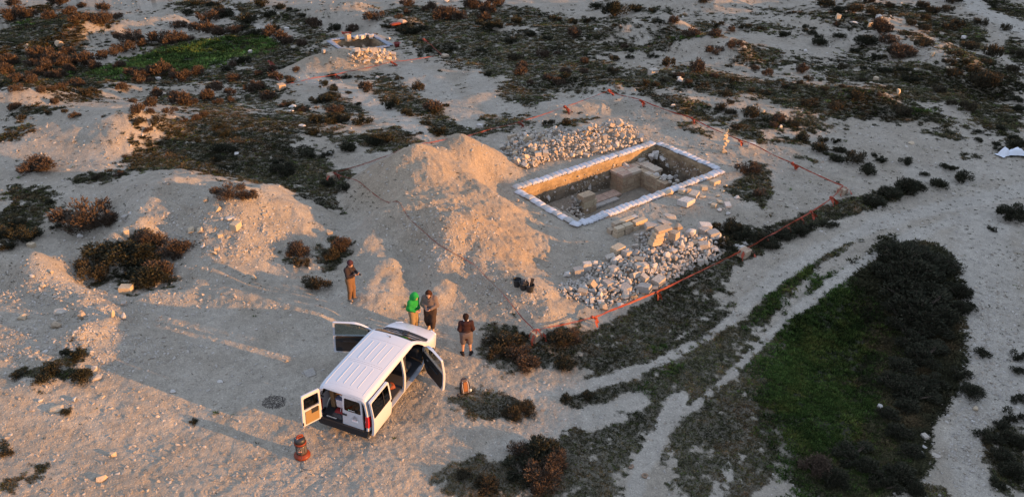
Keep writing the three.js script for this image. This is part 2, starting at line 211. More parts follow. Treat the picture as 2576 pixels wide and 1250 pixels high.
const TRACKS = [ // bare wheel tracks and paths: [polyline, half width, strength]
  [[[2700, 430], [2400, 510], [2200, 568], [2060, 628], [1965, 692], [1880, 760]], 24, 1.1], [[[1880, 770], [1780, 845], [1690, 895], [1590, 935], [1480, 970]], 16, .72], [[[2700, 510], [2400, 556], [2262, 608], [2150, 672], [2075, 725], [2010, 775]], 20, 1.1], [[[2010, 770], [1930, 845], [1860, 920], [1790, 985], [1720, 1035], [1680, 1080]], 14, .68],
  [[[1705, 1000], [1660, 1090], [1610, 1180], [1590, 1260]], 27, .9], [[[1850, 1150], [1800, 1260]], 22, .5], [[[1600, 930], [1480, 970], [1340, 985]], 22, .8], [[[1600, 1010], [1540, 1035], [1440, 1060], [1350, 1095], [1260, 1130]], 36, .8], [[[1900, 700], [1790, 790], [1700, 850]], 9, .3],
  [[[740, 180], [880, 240], [980, 290], [1070, 338]], 20, 1.15], [[[1040, 190], [1130, 250], [1180, 300]], 34, .7], [[[2420, -30], [2450, 10], [2490, 42], [2540, 66], [2640, 95]], 27, 1.4], [[[1200, 200], [1240, 260], [1290, 270]], 30, .6], [[[1380, 260], [1500, 240], [1600, 250]], 26, .6],
  [[[2460, 560], [2500, 800], [2560, 1000]], 90, .9], [[[2440, 1000], [2420, 1150], [2460, 1260]], 45, .8], [[[540, 0], [640, 60], [700, 100]], 8, .7], [[[2576, 420], [2300, 430]], 40, .5],
];
const prep = L => L.map(e => [e[0], e[1], 1 / e[2], 1 / e[3], Math.cos(e[4]), Math.sin(e[4]), e[5], Math.max(e[2], e[3]) * 1.5]);
const cov_ = prep(COVER), gra_ = prep(GRASS), dbu_ = prep(DARKBUSH);
function blobs(L, u, v) { let s = 0; for (const e of L) { const dx = u - e[0], dy = v - e[1]; if (Math.abs(dx) > e[7] || Math.abs(dy) > e[7]) continue; const a = (dx * e[4] + dy * e[5]) * e[2], b = (-dx * e[5] + dy * e[4]) * e[3], q = a * a + b * b; if (q < 2.2) s += e[6] * (1 - q / 2.2) * (1 - q / 2.2) * 1.5; } return s; }
function trackAt(u, v, nz) { let s = 0; for (const [L, hw, k] of TRACKS) { for (let i = 1; i < L.length; i++) { const [ax, ay] = L[i - 1], [bx, by] = L[i], dx = bx - ax, dy = by - ay, t = clamp(((u - ax) * dx + (v - ay) * dy) / (dx * dx + dy * dy)), ex = u - ax - dx * t, ey = (v - ay - dy * t) * 1.35, d = Math.hypot(ex, ey) / (hw * (1 + nz * 0.5)); if (d < 1.3) s = Math.max(s, k * sstep(1.3, 0.6, d)); } } return s; }
function coverAt(x, z) {
  const [u, v] = sheet(x, baseY(x, z), z);
  const inF = u > -200 && u < 2780 && v > -120 && v < 1400;
  const n1 = fbm(x * 0.42 + 1.7, z * 0.42, 3), n2 = fbm(x * 1.9, z * 1.9 + 8.8, 3, 0.6);
  if (!inF) { const k = clamp(0.35 + n1 * 1.2 + n2 * 0.4); return { mat: k, den: k, grass: 0, bush: 0, track: 0, u, v, n1, n2 }; }
  const tr = trackAt(u, v, n1 * 0.5 + n2 * 0.9);
  const far = sstep(420, 250, v) * (1 - sstep(900, 300, u) * 0.3);
  let mat = blobs(cov_, u, v) + (0.31 + 0.62 * fbm(x * 0.13 + 5, z * 0.13, 3)) * far + 0.02, gr = blobs(gra_, u, v), bu = blobs(dbu_, u, v);
  const ho = inHole(x, z, 0.55) || flat1(x, z) > 0.8 ? 0 : 1;
  mat = clamp(Math.min(0.86, mat * (0.9 + 0.6 * n1) + 0.40 * n2 - 0.26) - 0.95 * tr) * ho; gr = clamp(gr * (0.8 + 0.6 * n1) + 0.45 * n2 - 0.22) * (1 - tr) * ho; bu = clamp(bu - 0.25 + 0.3 * n1) * (1 - tr);
  const n5 = fbm(x * 3.1 + 4, z * 3.1, 3, 0.65), den = mat; mat = sstep(-0.10, 0.12, mat - 0.47 + 0.85 * n5 - 0.3 * sstep(0.12, 0.0, mat));
  const [c] = mounds(x, z); if (c > 0.1) { mat *= 0.05; gr = 0; }
  return { mat, grass: gr, bush: bu, track: tr, u, v, n1, n2, c, den };
}
const SOIL = [0.425, 0.360, 0.280], PALE = [0.53, 0.475, 0.40], SPOIL = [0.445, 0.35, 0.25], LITTER = [0.10, 0.088, 0.062], TURF = [0.022, 0.028, 0.012];
function soilColor(x, z, out) {
  const k = coverAt(x, z), n3 = fbm(x * 0.9 + 31, z * 0.9, 3), n4 = fbm(x * 5.3, z * 5.3 + 3, 2);
  let r = SOIL[0], g = SOIL[1], b = SOIL[2];
  const mixc = (C, t) => { r = lerp(r, C[0], t); g = lerp(g, C[1], t); b = lerp(b, C[2], t); };
  mixc(PALE, clamp(0.35 + 0.5 * n3 + 0.3 * k.n1) * 0.6); mixc(PALE, k.track * 0.7);
  mixc(SPOIL, clamp((k.c || 0) * 1.6) * 0.85);
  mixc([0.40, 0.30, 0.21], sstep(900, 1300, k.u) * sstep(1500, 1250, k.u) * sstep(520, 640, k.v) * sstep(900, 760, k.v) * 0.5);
  mixc(LITTER, clamp(k.mat * 0.85 + 0.10 * (k.den || 0) + 0.1 * n4 - 0.05) * 0.82); mixc(TURF, clamp(k.grass * 1.3) * 0.9); mixc([0.05, 0.045, 0.03], k.bush * 0.85);
  const m = 1 + 0.10 * n4 + 0.10 * n3; out[0] = r * m; out[1] = g * m; out[2] = b * m; return k;
}
// detail: grains and chips of limestone, tiling every 4 m
function grainTextures() {
  const N = 1024, col = new Uint8Array(N * N * 4), bmp = new Uint8Array(N * N * 4), h = new Float32Array(N * N), t = new Float32Array(N * N);
  const per = (x, y, f) => { const i = Math.floor(x * f), j = Math.floor(y * f); let fx = x * f - i, fy = y * f - j; fx = fx * fx * (3 - 2 * fx); fy = fy * fy * (3 - 2 * fy); const w = a => ((a % f) + f) % f, o = f * 31; const A = hash2(w(i) + o, w(j)), B = hash2(w(i + 1) + o, w(j)), C = hash2(w(i) + o, w(j + 1)), D = hash2(w(i + 1) + o, w(j + 1)); return lerp(lerp(A, B, fx), lerp(C, D, fx), fy) * 2 - 1; };
  for (let j = 0; j < N; j++) for (let i = 0; i < N; i++) { const x = i / N, y = j / N, k = j * N + i; h[k] = 0.30 * per(x, y, 24) + 0.28 * per(x, y, 64) + 0.24 * per(x, y, 150) + 0.2 * per(x, y, 340); t[k] = 0.25 * per(x, y, 16) + 0.35 * per(x, y, 90) + 0.4 * per(x, y, 300); }
  const R = rng(5);
  for (let s = 0; s < 5200; s++) { const cx = R() * N, cy = R() * N, rad = 2 + 7 * Math.pow(R(), 3), ra = 0.5 + 0.5 * R(), an = R() * 3.14, ca = Math.cos(an), sa = Math.sin(an), tone = R() < 0.75 ? 0.35 + R() * 0.6 : -0.5 * R(), hh = 0.5 + 0.7 * R(); const q = Math.ceil(rad); for (let dy = -q; dy <= q; dy++) for (let dx = -q; dx <= q; dx++) { const a = (dx * ca + dy * sa) / rad, b = (-dx * sa + dy * ca) / (rad * ra), d = a * a + b * b; if (d < 1) { const k = ((cy + dy + N | 0) % N) * N + ((cx + dx + N | 0) % N); h[k] += hh * Math.sqrt(1 - d) * Math.min(1, rad / 6); t[k] = t[k] * 0.5 + tone; } } }
  for (let k = 0; k < N * N; k++) { const v = clamp(0.80 + 0.13 * t[k]) * 255; col[k * 4] = v; col[k * 4 + 1] = v; col[k * 4 + 2] = v * 0.985; col[k * 4 + 3] = 255; const b = clamp(0.42 + 0.26 * h[k]) * 255; bmp[k * 4] = bmp[k * 4 + 1] = bmp[k * 4 + 2] = b; bmp[k * 4 + 3] = 255; }
  const mk = (d, cs) => { const T = new THREE.DataTexture(d, N, N); T.wrapS = T.wrapT = THREE.RepeatWrapping; T.magFilter = THREE.LinearFilter; T.minFilter = THREE.LinearMipmapLinearFilter; T.generateMipmaps = true; if (cs) T.colorSpace = THREE.SRGBColorSpace; T.needsUpdate = true; return T; };
  return [mk(col, true), mk(bmp, false)];
}
const [grainMap, grainBump] = grainTextures();
const groundMat = new THREE.MeshPhysicalMaterial({ vertexColors: true, map: grainMap, bumpMap: grainBump, bumpScale: 0.04, roughness: 1, specularIntensity: 0.15 });
{
  const az = []; for (let a = -180; a < -44; a += 4) az.push(a); const NA = LOWRES ? 420 : 960; for (let i = 0; i <= NA; i++) az.push(-43.5 + 87 * i / NA); for (let a = 48; a <= 180; a += 4) az.push(a);
  const rad = [0.5, 2, 5, 8, 11, 13.5, 15.2]; const NR = LOWRES ? 230 : 500; for (let i = 0; i <= NR; i++) { const th = lerp(0.84, 0.155, i / NR); rad.push(CAMH / Math.tan(th)); } for (let r = 122; r < 620; r *= 1.16) rad.push(r); rad.push(900);
  const n = az.length, m = rad.length, pos = new Float32Array(n * m * 3), col = new Float32Array(n * m * 3), uv = new Float32Array(n * m * 2), hole = new Uint8Array(n * m), c = [0, 0, 0];
  const snap = (loc, H, fn, x, z) => { let [a, b] = loc(x, z); const d = [a - H.a0, H.a1 - a, b - H.b0, H.b1 - b], k = d.indexOf(Math.min(...d)); if (k === 0) a = H.a0; if (k === 1) a = H.a1; if (k === 2) b = H.b0; if (k === 3) b = H.b1; return fn(a, b); };
  for (let j = 0; j < m; j++) for (let i = 0; i < n; i++) {
    const k = j * n + i, A = az[i] * Math.PI / 180; let x = Math.sin(A) * rad[j], z = -Math.cos(A) * rad[j];
    const ih = inHole(x, z); hole[k] = ih;
    if (ih === 1) [x, z] = snap(tL, HOLE, tP, x, z); if (ih === 2) [x, z] = snap(qLoc, QHOLE, qP, x, z);
    pos[k * 3] = x; pos[k * 3 + 1] = heightAt(x, z); pos[k * 3 + 2] = z; uv[k * 2] = x / 4; uv[k * 2 + 1] = z / 4;
    soilColor(x, z, c); col[k * 3] = c[0]; col[k * 3 + 1] = c[1]; col[k * 3 + 2] = c[2];
  }
  const idx = [];
  for (let j = 0; j < m - 1; j++) for (let i = 0; i < n - 1; i++) { const a = j * n + i, b = a + 1, d = a + n, e = d + 1; if (hole[a] && hole[b] && hole[d] && hole[e]) continue; idx.push(a, b, d, b, e, d); }
  const g = new THREE.BufferGeometry(); g.setAttribute('position', new THREE.BufferAttribute(pos, 3)); g.setAttribute('color', new THREE.BufferAttribute(col, 3)); g.setAttribute('uv', new THREE.BufferAttribute(uv, 2)); g.setIndex(idx.reverse ? idx : idx);
  g.computeVertexNormals();
  // faces must look up
  if (g.attributes.normal.getY(n * 20 + 200) < 0) { for (let i = 0; i < idx.length; i += 3) { const t = idx[i]; idx[i] = idx[i + 1]; idx[i + 1] = t; } g.setIndex(idx); g.computeVertexNormals(); }
  const ground = new THREE.Mesh(g, groundMat); ground.name = 'ground'; ground.receiveShadow = ground.castShadow = true; scene.add(ground); tag(ground, 'pale stony hummocky ground with bare tracks and dark plant mats', null, null, 'structure');
}
// ------------------------------------------------------------------ excavation trenches, masonry, sandbags
function stoneTex(seed, base, amp) { const N = 256, d = new Uint8Array(N * N * 4); for (let j = 0; j < N; j++) for (let i = 0; i < N; i++) { const k = (j * N + i) * 4, n = fbm(i / 24 + seed, j / 24, 4, 0.6), m = fbm(i / 5, j / 5 + seed, 2); const v = 1 + amp * n + amp * 0.6 * m; for (let c = 0; c < 3; c++) d[k + c] = 255 * clamp(Math.pow(base[c] * v * (c === 2 ? 1 - 0.1 * n : 1), 1 / 2.2)); d[k + 3] = 255; } const T = new THREE.DataTexture(d, N, N); T.wrapS = T.wrapT = THREE.RepeatWrapping; T.colorSpace = THREE.SRGBColorSpace; T.magFilter = THREE.LinearFilter; T.minFilter = THREE.LinearMipmapLinearFilter; T.generateMipmaps = true; T.needsUpdate = true; return T; }
const stoneMat = (seed, base, amp = 0.35) => new THREE.MeshPhysicalMaterial({ map: stoneTex(seed, base, amp), bumpMap: grainBump, bumpScale: 0.012, roughness: 0.95, specularIntensity: 0.3 });
const ROCKM = [stoneMat(1, [0.41, 0.355, 0.285]), stoneMat(2, [0.47, 0.43, 0.375]), stoneMat(3, [0.38, 0.295, 0.205]), stoneMat(4, [0.33, 0.295, 0.25]), stoneMat(5, [0.45, 0.355, 0.24])];
function boxUV(g, s = 1) { g = g.index ? g.toNonIndexed() : g; if (!g.attributes.normal) g.computeVertexNormals(); const p = g.attributes.position, n = g.attributes.normal, uv = new Float32Array(p.count * 2); for (let i = 0; i < p.count; i++) { const ax = Math.abs(n.getX(i)), ay = Math.abs(n.getY(i)), az = Math.abs(n.getZ(i)); let a, b; if (ay >= ax && ay >= az) { a = p.getX(i); b = p.getZ(i); } else if (ax >= az) { a = p.getZ(i); b = p.getY(i); } else { a = p.getX(i); b = p.getY(i); } uv[i * 2] = a * s; uv[i * 2 + 1] = b * s; } g.setAttribute('uv', new THREE.BufferAttribute(uv, 2)); return g; }
function rockGeo(seed, kind) { // unit-sized: 'r' rounded boulder, 'a' angular, 'b' dressed block, 'f' flat flake
  const R = rng(seed * 7919 + 13), pts = [];
  if (kind === 'b') { for (const x of [-1, 1]) for (const y of [-1, 1]) for (const z of [-1, 1]) { const j = () => 0.5 - 0.05 * R(), c = 0.05 + 0.09 * R(), X = x * j(), Y = y * j(), Z = z * j(); pts.push([X - x * c, Y, Z], [X, Y - y * c, Z], [X, Y, Z - z * c]); } }
  else { const n = kind === 'a' ? 13 : 20; for (let i = 0; i < n; i++) { const u = R() * 2 - 1, t = R() * 6.283, s = Math.sqrt(1 - u * u), q = kind === 'a' ? 0.5 * (0.72 + 0.4 * R()) : 0.5 * (0.9 + 0.12 * R()); let x = s * Math.cos(t), y = u, z = s * Math.sin(t); const e = kind === 'a' ? 0.62 : 0.85; x = Math.sign(x) * Math.pow(Math.abs(x), e); y = Math.sign(y) * Math.pow(Math.abs(y), e); z = Math.sign(z) * Math.pow(Math.abs(z), e); pts.push([x * q, y * q * (kind === 'f' ? 0.9 : 1), z * q]); } }
  return boxUV(new ConvexGeometry(pts.map(p => new THREE.Vector3(...p))), 0.8);
}
const ROCKS = { b: [], a: [], r: [], f: [] }; for (let i = 0; i < 8; i++) for (const k in ROCKS) ROCKS[k].push(rockGeo(i + 1 + 20 * k.charCodeAt(0), k));
const rockPick = (k, f = rand) => ROCKS[k][Math.floor(f() * 8) % 8];
const soilWallMat = new THREE.MeshPhysicalMaterial({ vertexColors: true, map: grainMap, bumpMap: grainBump, bumpScale: 0.03, roughness: 1, specularIntensity: 0.2 });
// a cut earth face from (a0,b0) to (a1,b1) in trench axes, from the rim down to y = bot
function cutFace(fn, yTop, a0, b0, a1, b1, bot, seed, amp = 0.13, batter = 0.14) {
  const L = Math.hypot(a1 - a0, b1 - b0), n = Math.max(8, Math.round(L / 0.07)), m = 26, pos = [], col = [], uv = [], idx = [];
  const A = fn(a0, b0), B = fn(a1, b1), dx = (B[0] - A[0]) / L, dz = (B[1] - A[1]) / L, nx = -dz, nz = dx;
  for (let j = 0; j <= m; j++) for (let i = 0; i <= n; i++) {
    const s = L * i / n, t = j / m, top = yTop(A[0] + dx * s, A[1] + dz * s) + 0.02, d = (top - bot) * t;
    const e = amp * (fbm(s * 1.7 + seed, d * 2.2, 4, 0.6)) * Math.min(1, t * 6) * Math.min(1, i / 2, (n - i) / 2) + batter * t;
    pos.push(A[0] + dx * s + nx * e, top - d, A[1] + dz * s + nz * e); uv.push(s / 3, d / 3);
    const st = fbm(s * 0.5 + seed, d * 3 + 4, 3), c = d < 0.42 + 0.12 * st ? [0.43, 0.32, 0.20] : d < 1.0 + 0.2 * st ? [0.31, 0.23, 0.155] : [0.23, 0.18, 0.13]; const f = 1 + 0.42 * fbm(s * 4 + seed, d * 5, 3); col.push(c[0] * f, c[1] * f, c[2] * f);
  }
  for (let j = 0; j < m; j++) for (let i = 0; i < n; i++) { const a = j * (n + 1) + i; idx.push(a, a + 1, a + n + 1, a + 1, a + n + 2, a + n + 1); }
  const g = new THREE.BufferGeometry(); g.setAttribute('position', new THREE.Float32BufferAttribute(pos, 3)); g.setAttribute('color', new THREE.Float32BufferAttribute(col, 3)); g.setAttribute('uv', new THREE.Float32BufferAttribute(uv, 2)); g.setIndex(idx); g.computeVertexNormals(); return g;
}
function patch(fn, a0, b0, a1, b1, yfn, colr, step = 0.07) { // a piece of ground inside a trench
  const n = Math.ceil((a1 - a0) / step), m = Math.ceil((b1 - b0) / step), pos = [], col = [], uv = [], idx = [];
  for (let j = 0; j <= m; j++) for (let i = 0; i <= n; i++) { const a = lerp(a0, a1, i / n), b = lerp(b0, b1, j / m), p = fn(a, b); pos.push(p[0], yfn(a, b) + 0.03 * fbm(a * 4, b * 4, 3), p[1]); const f = 1 + 0.22 * fbm(a * 2.3 + 9, b * 2.3, 3); col.push(colr[0] * f, colr[1] * f, colr[2] * f); uv.push(a / 3, b / 3); }
  for (let j = 0; j < m; j++) for (let i = 0; i < n; i++) { const a = j * (n + 1) + i; idx.push(a, a + n + 1, a + 1, a + 1, a + n + 1, a + n + 2); }
  const g = new THREE.BufferGeometry(); g.setAttribute('position', new THREE.Float32BufferAttribute(pos, 3)); g.setAttribute('color', new THREE.Float32BufferAttribute(col, 3)); g.setAttribute('uv', new THREE.Float32BufferAttribute(uv, 2)); g.setIndex(idx); g.computeVertexNormals(); return g;
}
const TRY = Math.PI / 2 - Math.PI / 2 + TA;   // turn that lines a box's x axis with the trench
function pebbles(parent, list, mat, name = 'pebbles') { const gs = list.map(([x, y, z, s, k, R]) => { const g = rockPick(k, R).clone(); g.applyMatrix4(M4(x, y, z, R() * 6, R() * 6, R() * 6, s * (0.8 + 0.5 * R()), s * (0.6 + 0.4 * R()), s * (0.8 + 0.4 * R()))); return g; }); const m = part(parent, name, merge(gs), mat); m.userData.kind = 'stuff'; return m; }
const FLOORY = -1.55;
{
  const rim = (x, z) => heightAt(x, z), R = rng(99);
  const T = thing('excavation_trench', 'large deep rectangular excavation pit with cut earth sides inside a rim of sandbags', 'excavation pit', [0, 0, 0]);
  const H = HOLE;
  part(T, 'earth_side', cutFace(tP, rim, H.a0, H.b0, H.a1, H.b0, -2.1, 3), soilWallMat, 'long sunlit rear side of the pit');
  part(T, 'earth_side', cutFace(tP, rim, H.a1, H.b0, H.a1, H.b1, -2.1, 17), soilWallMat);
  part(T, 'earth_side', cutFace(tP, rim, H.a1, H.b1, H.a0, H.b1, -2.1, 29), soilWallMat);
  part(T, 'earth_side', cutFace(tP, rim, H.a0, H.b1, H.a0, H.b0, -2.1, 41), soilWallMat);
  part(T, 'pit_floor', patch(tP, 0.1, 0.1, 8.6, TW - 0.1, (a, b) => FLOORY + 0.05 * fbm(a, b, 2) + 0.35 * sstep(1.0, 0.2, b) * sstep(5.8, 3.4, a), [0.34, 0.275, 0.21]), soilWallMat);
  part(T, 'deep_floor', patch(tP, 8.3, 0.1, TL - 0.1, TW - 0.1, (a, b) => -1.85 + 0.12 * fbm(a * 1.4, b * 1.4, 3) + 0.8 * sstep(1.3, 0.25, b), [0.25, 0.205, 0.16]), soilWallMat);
  const bench = patch(tP, 0.15, 1.25, 1.75, TW - 0.15, (a, b) => lerp(-0.68, FLOORY - 0.1, sstep(1.42, 1.74, a + 0.14 * fbm(b * 2, 1, 2))) - 1.0 * sstep(1.5, 1.26, b + 0.1 * fbm(a * 3, 2, 2)), [0.44, 0.37, 0.29]); part(T, 'earth_bench', bench, soilWallMat);
  // stones sticking out of the sides and lying about
  const L = []; for (let i = 0; i < 240; i++) { const a = rr(0.4, TL - 0.5, R), y = -0.25 - 1.3 * R(), p = tP(a, H.b0 + 0.13 * (-y / 2.1) + 0.01); L.push([p[0], y, p[1], 0.05 + 0.10 * R() * R(), 'a', R]); }
  for (let i = 0; i < 120; i++) { const b = rr(0.4, TW - 0.4, R), y = -0.2 - 1.4 * R(), p = tP(H.a1 - 0.13 * (-y / 2.1), b); L.push([p[0], y, p[1], 0.06 + 0.12 * R() * R(), 'a', R]); }
  for (let i = 0; i < 90; i++) { const p = tP(rr(8.9, TL - 0.4, R), rr(0.4, TW - 0.5, R)); L.push([p[0], -1.72 - 0.1 * R(), p[1], 0.06 + 0.2 * R() * R(), 'a', R]); }
  for (let i = 0; i < 60; i++) { const p = tP(rr(2.1, 3.0, R), rr(1.0, 2.6, R)); L.push([p[0], FLOORY + 0.1 + 0.5 * R() * sstep(2.1, 2.9, rr(2.1, 3, R)), p[1], 0.07 + 0.13 * R(), 'a', R]); }
  for (let i = 0; i < 40; i++) { const p = tP(1.6 + 0.25 * R(), rr(1.7, 4.3, R)); L.push([p[0], -0.8 - 0.4 * R(), p[1], 0.07 + 0.12 * R(), 'a', R]); }
  pebbles(T, L, ROCKM[0], 'embedded_stones');
  const bigR = [[8.6, .35, -.55, .5], [9.0, .4, -.75, .45], [9.35, .38, -.5, .42], [9.6, .5, -.35, .5], [9.75, .9, -.5, .35], [9.4, .62, -1.05, .42], [9.7, 1.3, -.8, .34], [9.2, .7, -1.3, .4], [9.75, 2.0, -1.2, .3], [9.4, 1.7, -1.72, .45], [9.2, 2.7, -1.75, .4], [8.85, 3.3, -1.7, .3], [3.6, .4, -.75, .25], [4.9, .36, -1.1, .28], [5.3, .36, -.62, .2], [6.1, .38, -.8, .22], [6.6, .36, -.7, .3], [7.1, .34, -.68, .4], [7.5, .34, -.6, .5], [2.0, .36, -.9, .3]];
  for (const [a, b, y, s] of bigR) { const p = tP(a, b), m = part(T, 'stone', rockPick('a', R), ROCKM[R() < 0.6 ? 1 : 3]); m.position.set(p[0], y, p[1]); m.rotation.set(R() * 6, R() * 6, R() * 6); m.scale.set(s * 1.1, s * 0.8, s); }
  // paved strip on the floor
  const S = thing('stone_paving', 'worn pinkish slab strip on the pit floor between stub and pier', 'paving');
  for (let i = 0; i < 5; i++) for (let j = 0; j < 3; j++) { if (j === 2 && i === 4) continue; const a = 4.15 + i * 0.46, b = 0.98 + j * 0.32, p = tP(a, b), m = part(S, 'slab', ROCKS.b[(i * 3 + j) % 8], j === 2 ? ROCKM[3] : i % 2 ? PINK() : PINK()); m.position.set(p[0], FLOORY + 0.09 + 0.02 * R() - (j === 2 ? 0.05 : 0), p[1]); m.rotation.y = TRY + 0.03 * R(); m.scale.set(0.47, 0.12, 0.325); }
  function PINK() { return PINK.m ??= stoneMat(8, [0.37, 0.255, 0.185], 0.45); }
  // masonry: main corner pier with the cross wall, and the free-standing stub
  const mason = stoneMat(9, [0.31, 0.215, 0.135], 0.5), masonB = stoneMat(10, [0.36, 0.265, 0.17], 0.45), capM = stoneMat(11, [0.43, 0.345, 0.255], 0.35);
  const course = (G, a0, a1, b0, b1, y0, y1, bl, hh, skip = 0, mats = [mason, masonB]) => { const rows = Math.max(1, Math.round((y1 - y0) / hh)), h = (y1 - y0) / rows; for (let r = 0; r < rows; r++) { const along = (a1 - a0) >= (b1 - b0), LL = along ? a1 - a0 : b1 - b0, other = along ? b1 - b0 : a1 - a0, deep = Math.max(1, Math.round(other / 0.5)); const n = Math.max(1, Math.round(LL / bl)); const off = (r % 2) * 0.5; const cuts = [0]; for (let i = 1; i <= n; i++) { const c = (i - off + (R() - 0.5) * 0.3) / n; if (c > 0.08 && c < 0.94) cuts.push(c); } cuts.push(1); for (let i = 1; i < cuts.length; i++) for (let d = 0; d < deep; d++) { if (R() < skip && r === rows - 1) continue; const c = (cuts[i] + cuts[i - 1]) / 2 * LL, w = (cuts[i] - cuts[i - 1]) * LL, od = (d + 0.5) * other / deep, a = along ? a0 + c : a0 + od, b = along ? b0 + od : b0 + c, p = tP(a, b); const m = part(G, 'block', ROCKS.b[Math.floor(R() * 8)], mats[Math.floor(R() * mats.length)]); m.position.set(p[0], y0 + (r + 0.5) * h, p[1]); m.rotation.set(0.05 * (R() - .5), TRY + 0.09 * (R() - 0.5), 0.05 * (R() - .5)); m.position.x += 0.03 * (R() - .5); m.position.z += 0.03 * (R() - .5); const sx = along ? w : other / deep, sz = along ? other / deep : w; m.scale.set(sx * 1.01 + 0.02 * R(), h * (0.92 + 0.12 * R() + (r === rows - 1 ? 0.15 * R() : 0)), sz * 1.01 + 0.02 * R()); } } };
  const Pm = thing('masonry_pier', 'broad pier of coursed stone blocks at the corner of walls standing in the pit', 'masonry');
  course(Pm, 6.42, 7.78, 0.32, 1.24, FLOORY - 0.05, -0.66, 0.46, 0.22);
  course(Pm, 6.38, 7.80, 0.28, 1.28, -0.66, -0.52, 0.7, 0.14, 0, [PINK(), capM]);
  const Cw = thing('masonry_wall', 'cross wall of stone blocks with white boulders on it, running to the near side of the pit', 'masonry');
  course(Cw, 7.80, 8.26, 0.9, 3.0, FLOORY - 0.3, -0.76, 0.5, 0.26); course(Cw, 7.80, 8.3, 3.0, 4.5, FLOORY - 0.3, -0.98, 0.5, 0.26, 0.3);
  course(Cw, 7.82, 8.2, 0.9, 2.3, -0.76, -0.66, 0.55, 0.1, 0.2, [capM, masonB]);
  const Bw = thing('masonry_wall', 'short wall end of light squared blocks reaching out from the rear side of the pit', 'masonry');
  course(Bw, 8.28, 8.84, 0.25, 1.75, -1.9, -0.72, 0.5, 0.26); course(Bw, 8.24, 8.86, 0.2, 1.78, -0.72, -0.56, 0.62, 0.16, 0.05, [capM]); course(Bw, 7.4, 8.3, 0.2, 0.75, -0.9, -0.6, 0.5, 0.3, 0, [PINK(), capM]);
  const bl = [[8.12, 2.05, .34], [8.30, 2.46, .36], [8.5, 2.66, .34], [8.16, 1.8, .2], [8.25, 2.25, .17], [8.1, 2.62, .2], [8.2, 2.95, .22], [8.05, 2.4, .15], [8.4, 3.1, .3], [8.7, 3.0, .26]];
  const n0 = ['white rounded boulder on the cross wall, nearest the light wall end', 'largest white boulder sitting on the cross wall in the pit', 'white boulder beside the largest one on the cross wall in the pit'];
  bl.forEach(([a, b, s], i) => { const p = tP(a, b), y = -0.76 - 0.22 * sstep(2.9, 3.1, b) + s * 0.3; const m = solo('boulder', rockPick('r', R), ROCKM[i < 3 ? 1 : 0], n0[i] || 'small pale rubble stone lying on the cross wall inside the pit', 'stone', [p[0], y, p[1]], R() * 6, i < 3 ? undefined : 'rubble on the cross wall in the pit'); m.scale.set(s * 1.1, s * 0.85, s); });
  const St = thing('masonry_stub', 'broken stub of masonry standing free near the left end of the pit', 'masonry');
  course(St, 3.08, 3.95, 1.42, 1.92, FLOORY - 0.03, -0.86, 0.5, 0.3, 0, [masonB, stoneMat(12, [0.47, 0.37, 0.24], 0.4)]); course(St, 3.0, 3.86, 1.38, 1.9, -0.86, -0.55, 0.44, 0.3, 0.15, [capM, masonB]); 
  { const q = []; for (let i = 0; i < 26; i++) { const p = tP(rr(2.65, 3.1, R), rr(1.25, 1.8, R)); q.push([p[0], rr(FLOORY, -0.72, R), p[1], 0.12 + 0.16 * R(), 'a', R]); } pebbles(St, q, ROCKM[3], 'rubble_core'); }
}
// ------- sandbags
const bagTex = (() => { const N = 128, d = new Uint8Array(N * N * 4); for (let j = 0; j < N; j++) for (let i = 0; i < N; i++) { const k = (j * N + i) * 4, w = ((i ^ j) & 2 ? 6 : 0), v = 172 + w + 14 * fbm(i / 22, j / 22, 3); d[k] = v; d[k + 1] = v; d[k + 2] = v + 2; d[k + 3] = 255; } const T = new THREE.DataTexture(d, N, N); T.wrapS = T.wrapT = THREE.RepeatWrapping; T.colorSpace = THREE.SRGBColorSpace; T.magFilter = THREE.LinearFilter; T.needsUpdate = true; return T; })();
const greyBag = new THREE.MeshPhysicalMaterial({ map: bagTex, color: new THREE.Color().setRGB(0.48, 0.51, 0.56), roughness: 0.8 });
const dirtyBag = [0, 1, 2].map(i => new THREE.MeshPhysicalMaterial({ map: bagTex, color: new THREE.Color().setRGB([0.92, 0.8, 0.86][i], [0.91, 0.76, 0.86][i], [0.9, 0.68, 0.88][i]), roughness: 0.8 }));
const bagMat = new THREE.MeshPhysicalMaterial({ map: bagTex, roughness: 0.75, sheen: 0.15 });
function bagGeo(seed) { // length on z, width on x
  const g = new THREE.BoxGeometry(1, 1, 1, 8, 5, 10), p = g.attributes.position;
  for (let i = 0; i < p.count; i++) { let x = p.getX(i) * 2, y = p.getY(i) * 2, z = p.getZ(i) * 2; const r = Math.pow(Math.pow(Math.abs(x), 3.4) + Math.pow(Math.abs(z), 5), 1 / 4.2); const puff = Math.pow(clamp(1 - Math.pow(clamp(r), 3.2)), 0.5); const wr = 1 + 0.10 * fbm(x * 2.2 + seed * 7, z * 2.2 + y, 3); const e = 1 - 0.06 * Math.pow(Math.abs(x), 4) * Math.pow(Math.abs(z), 4); p.setXYZ(i, x * 0.5 * e * (1 + 0.03 * fbm(z * 3 + seed, 1, 2)), y * 0.5 * (0.14 + 0.86 * puff) * wr, z * 0.5 * e * (1 + 0.05 * fbm(x * 2 + seed, 4, 2))); }
  const q = mergeVertices(g); q.computeVertexNormals(); return q;
}
const BAGS = [1, 2, 3, 4, 5, 6].map(bagGeo);
const bagTie = (() => { const g = new THREE.ConeGeometry(0.5, 1, 7); g.rotateX(Math.PI / 2); return g; })();
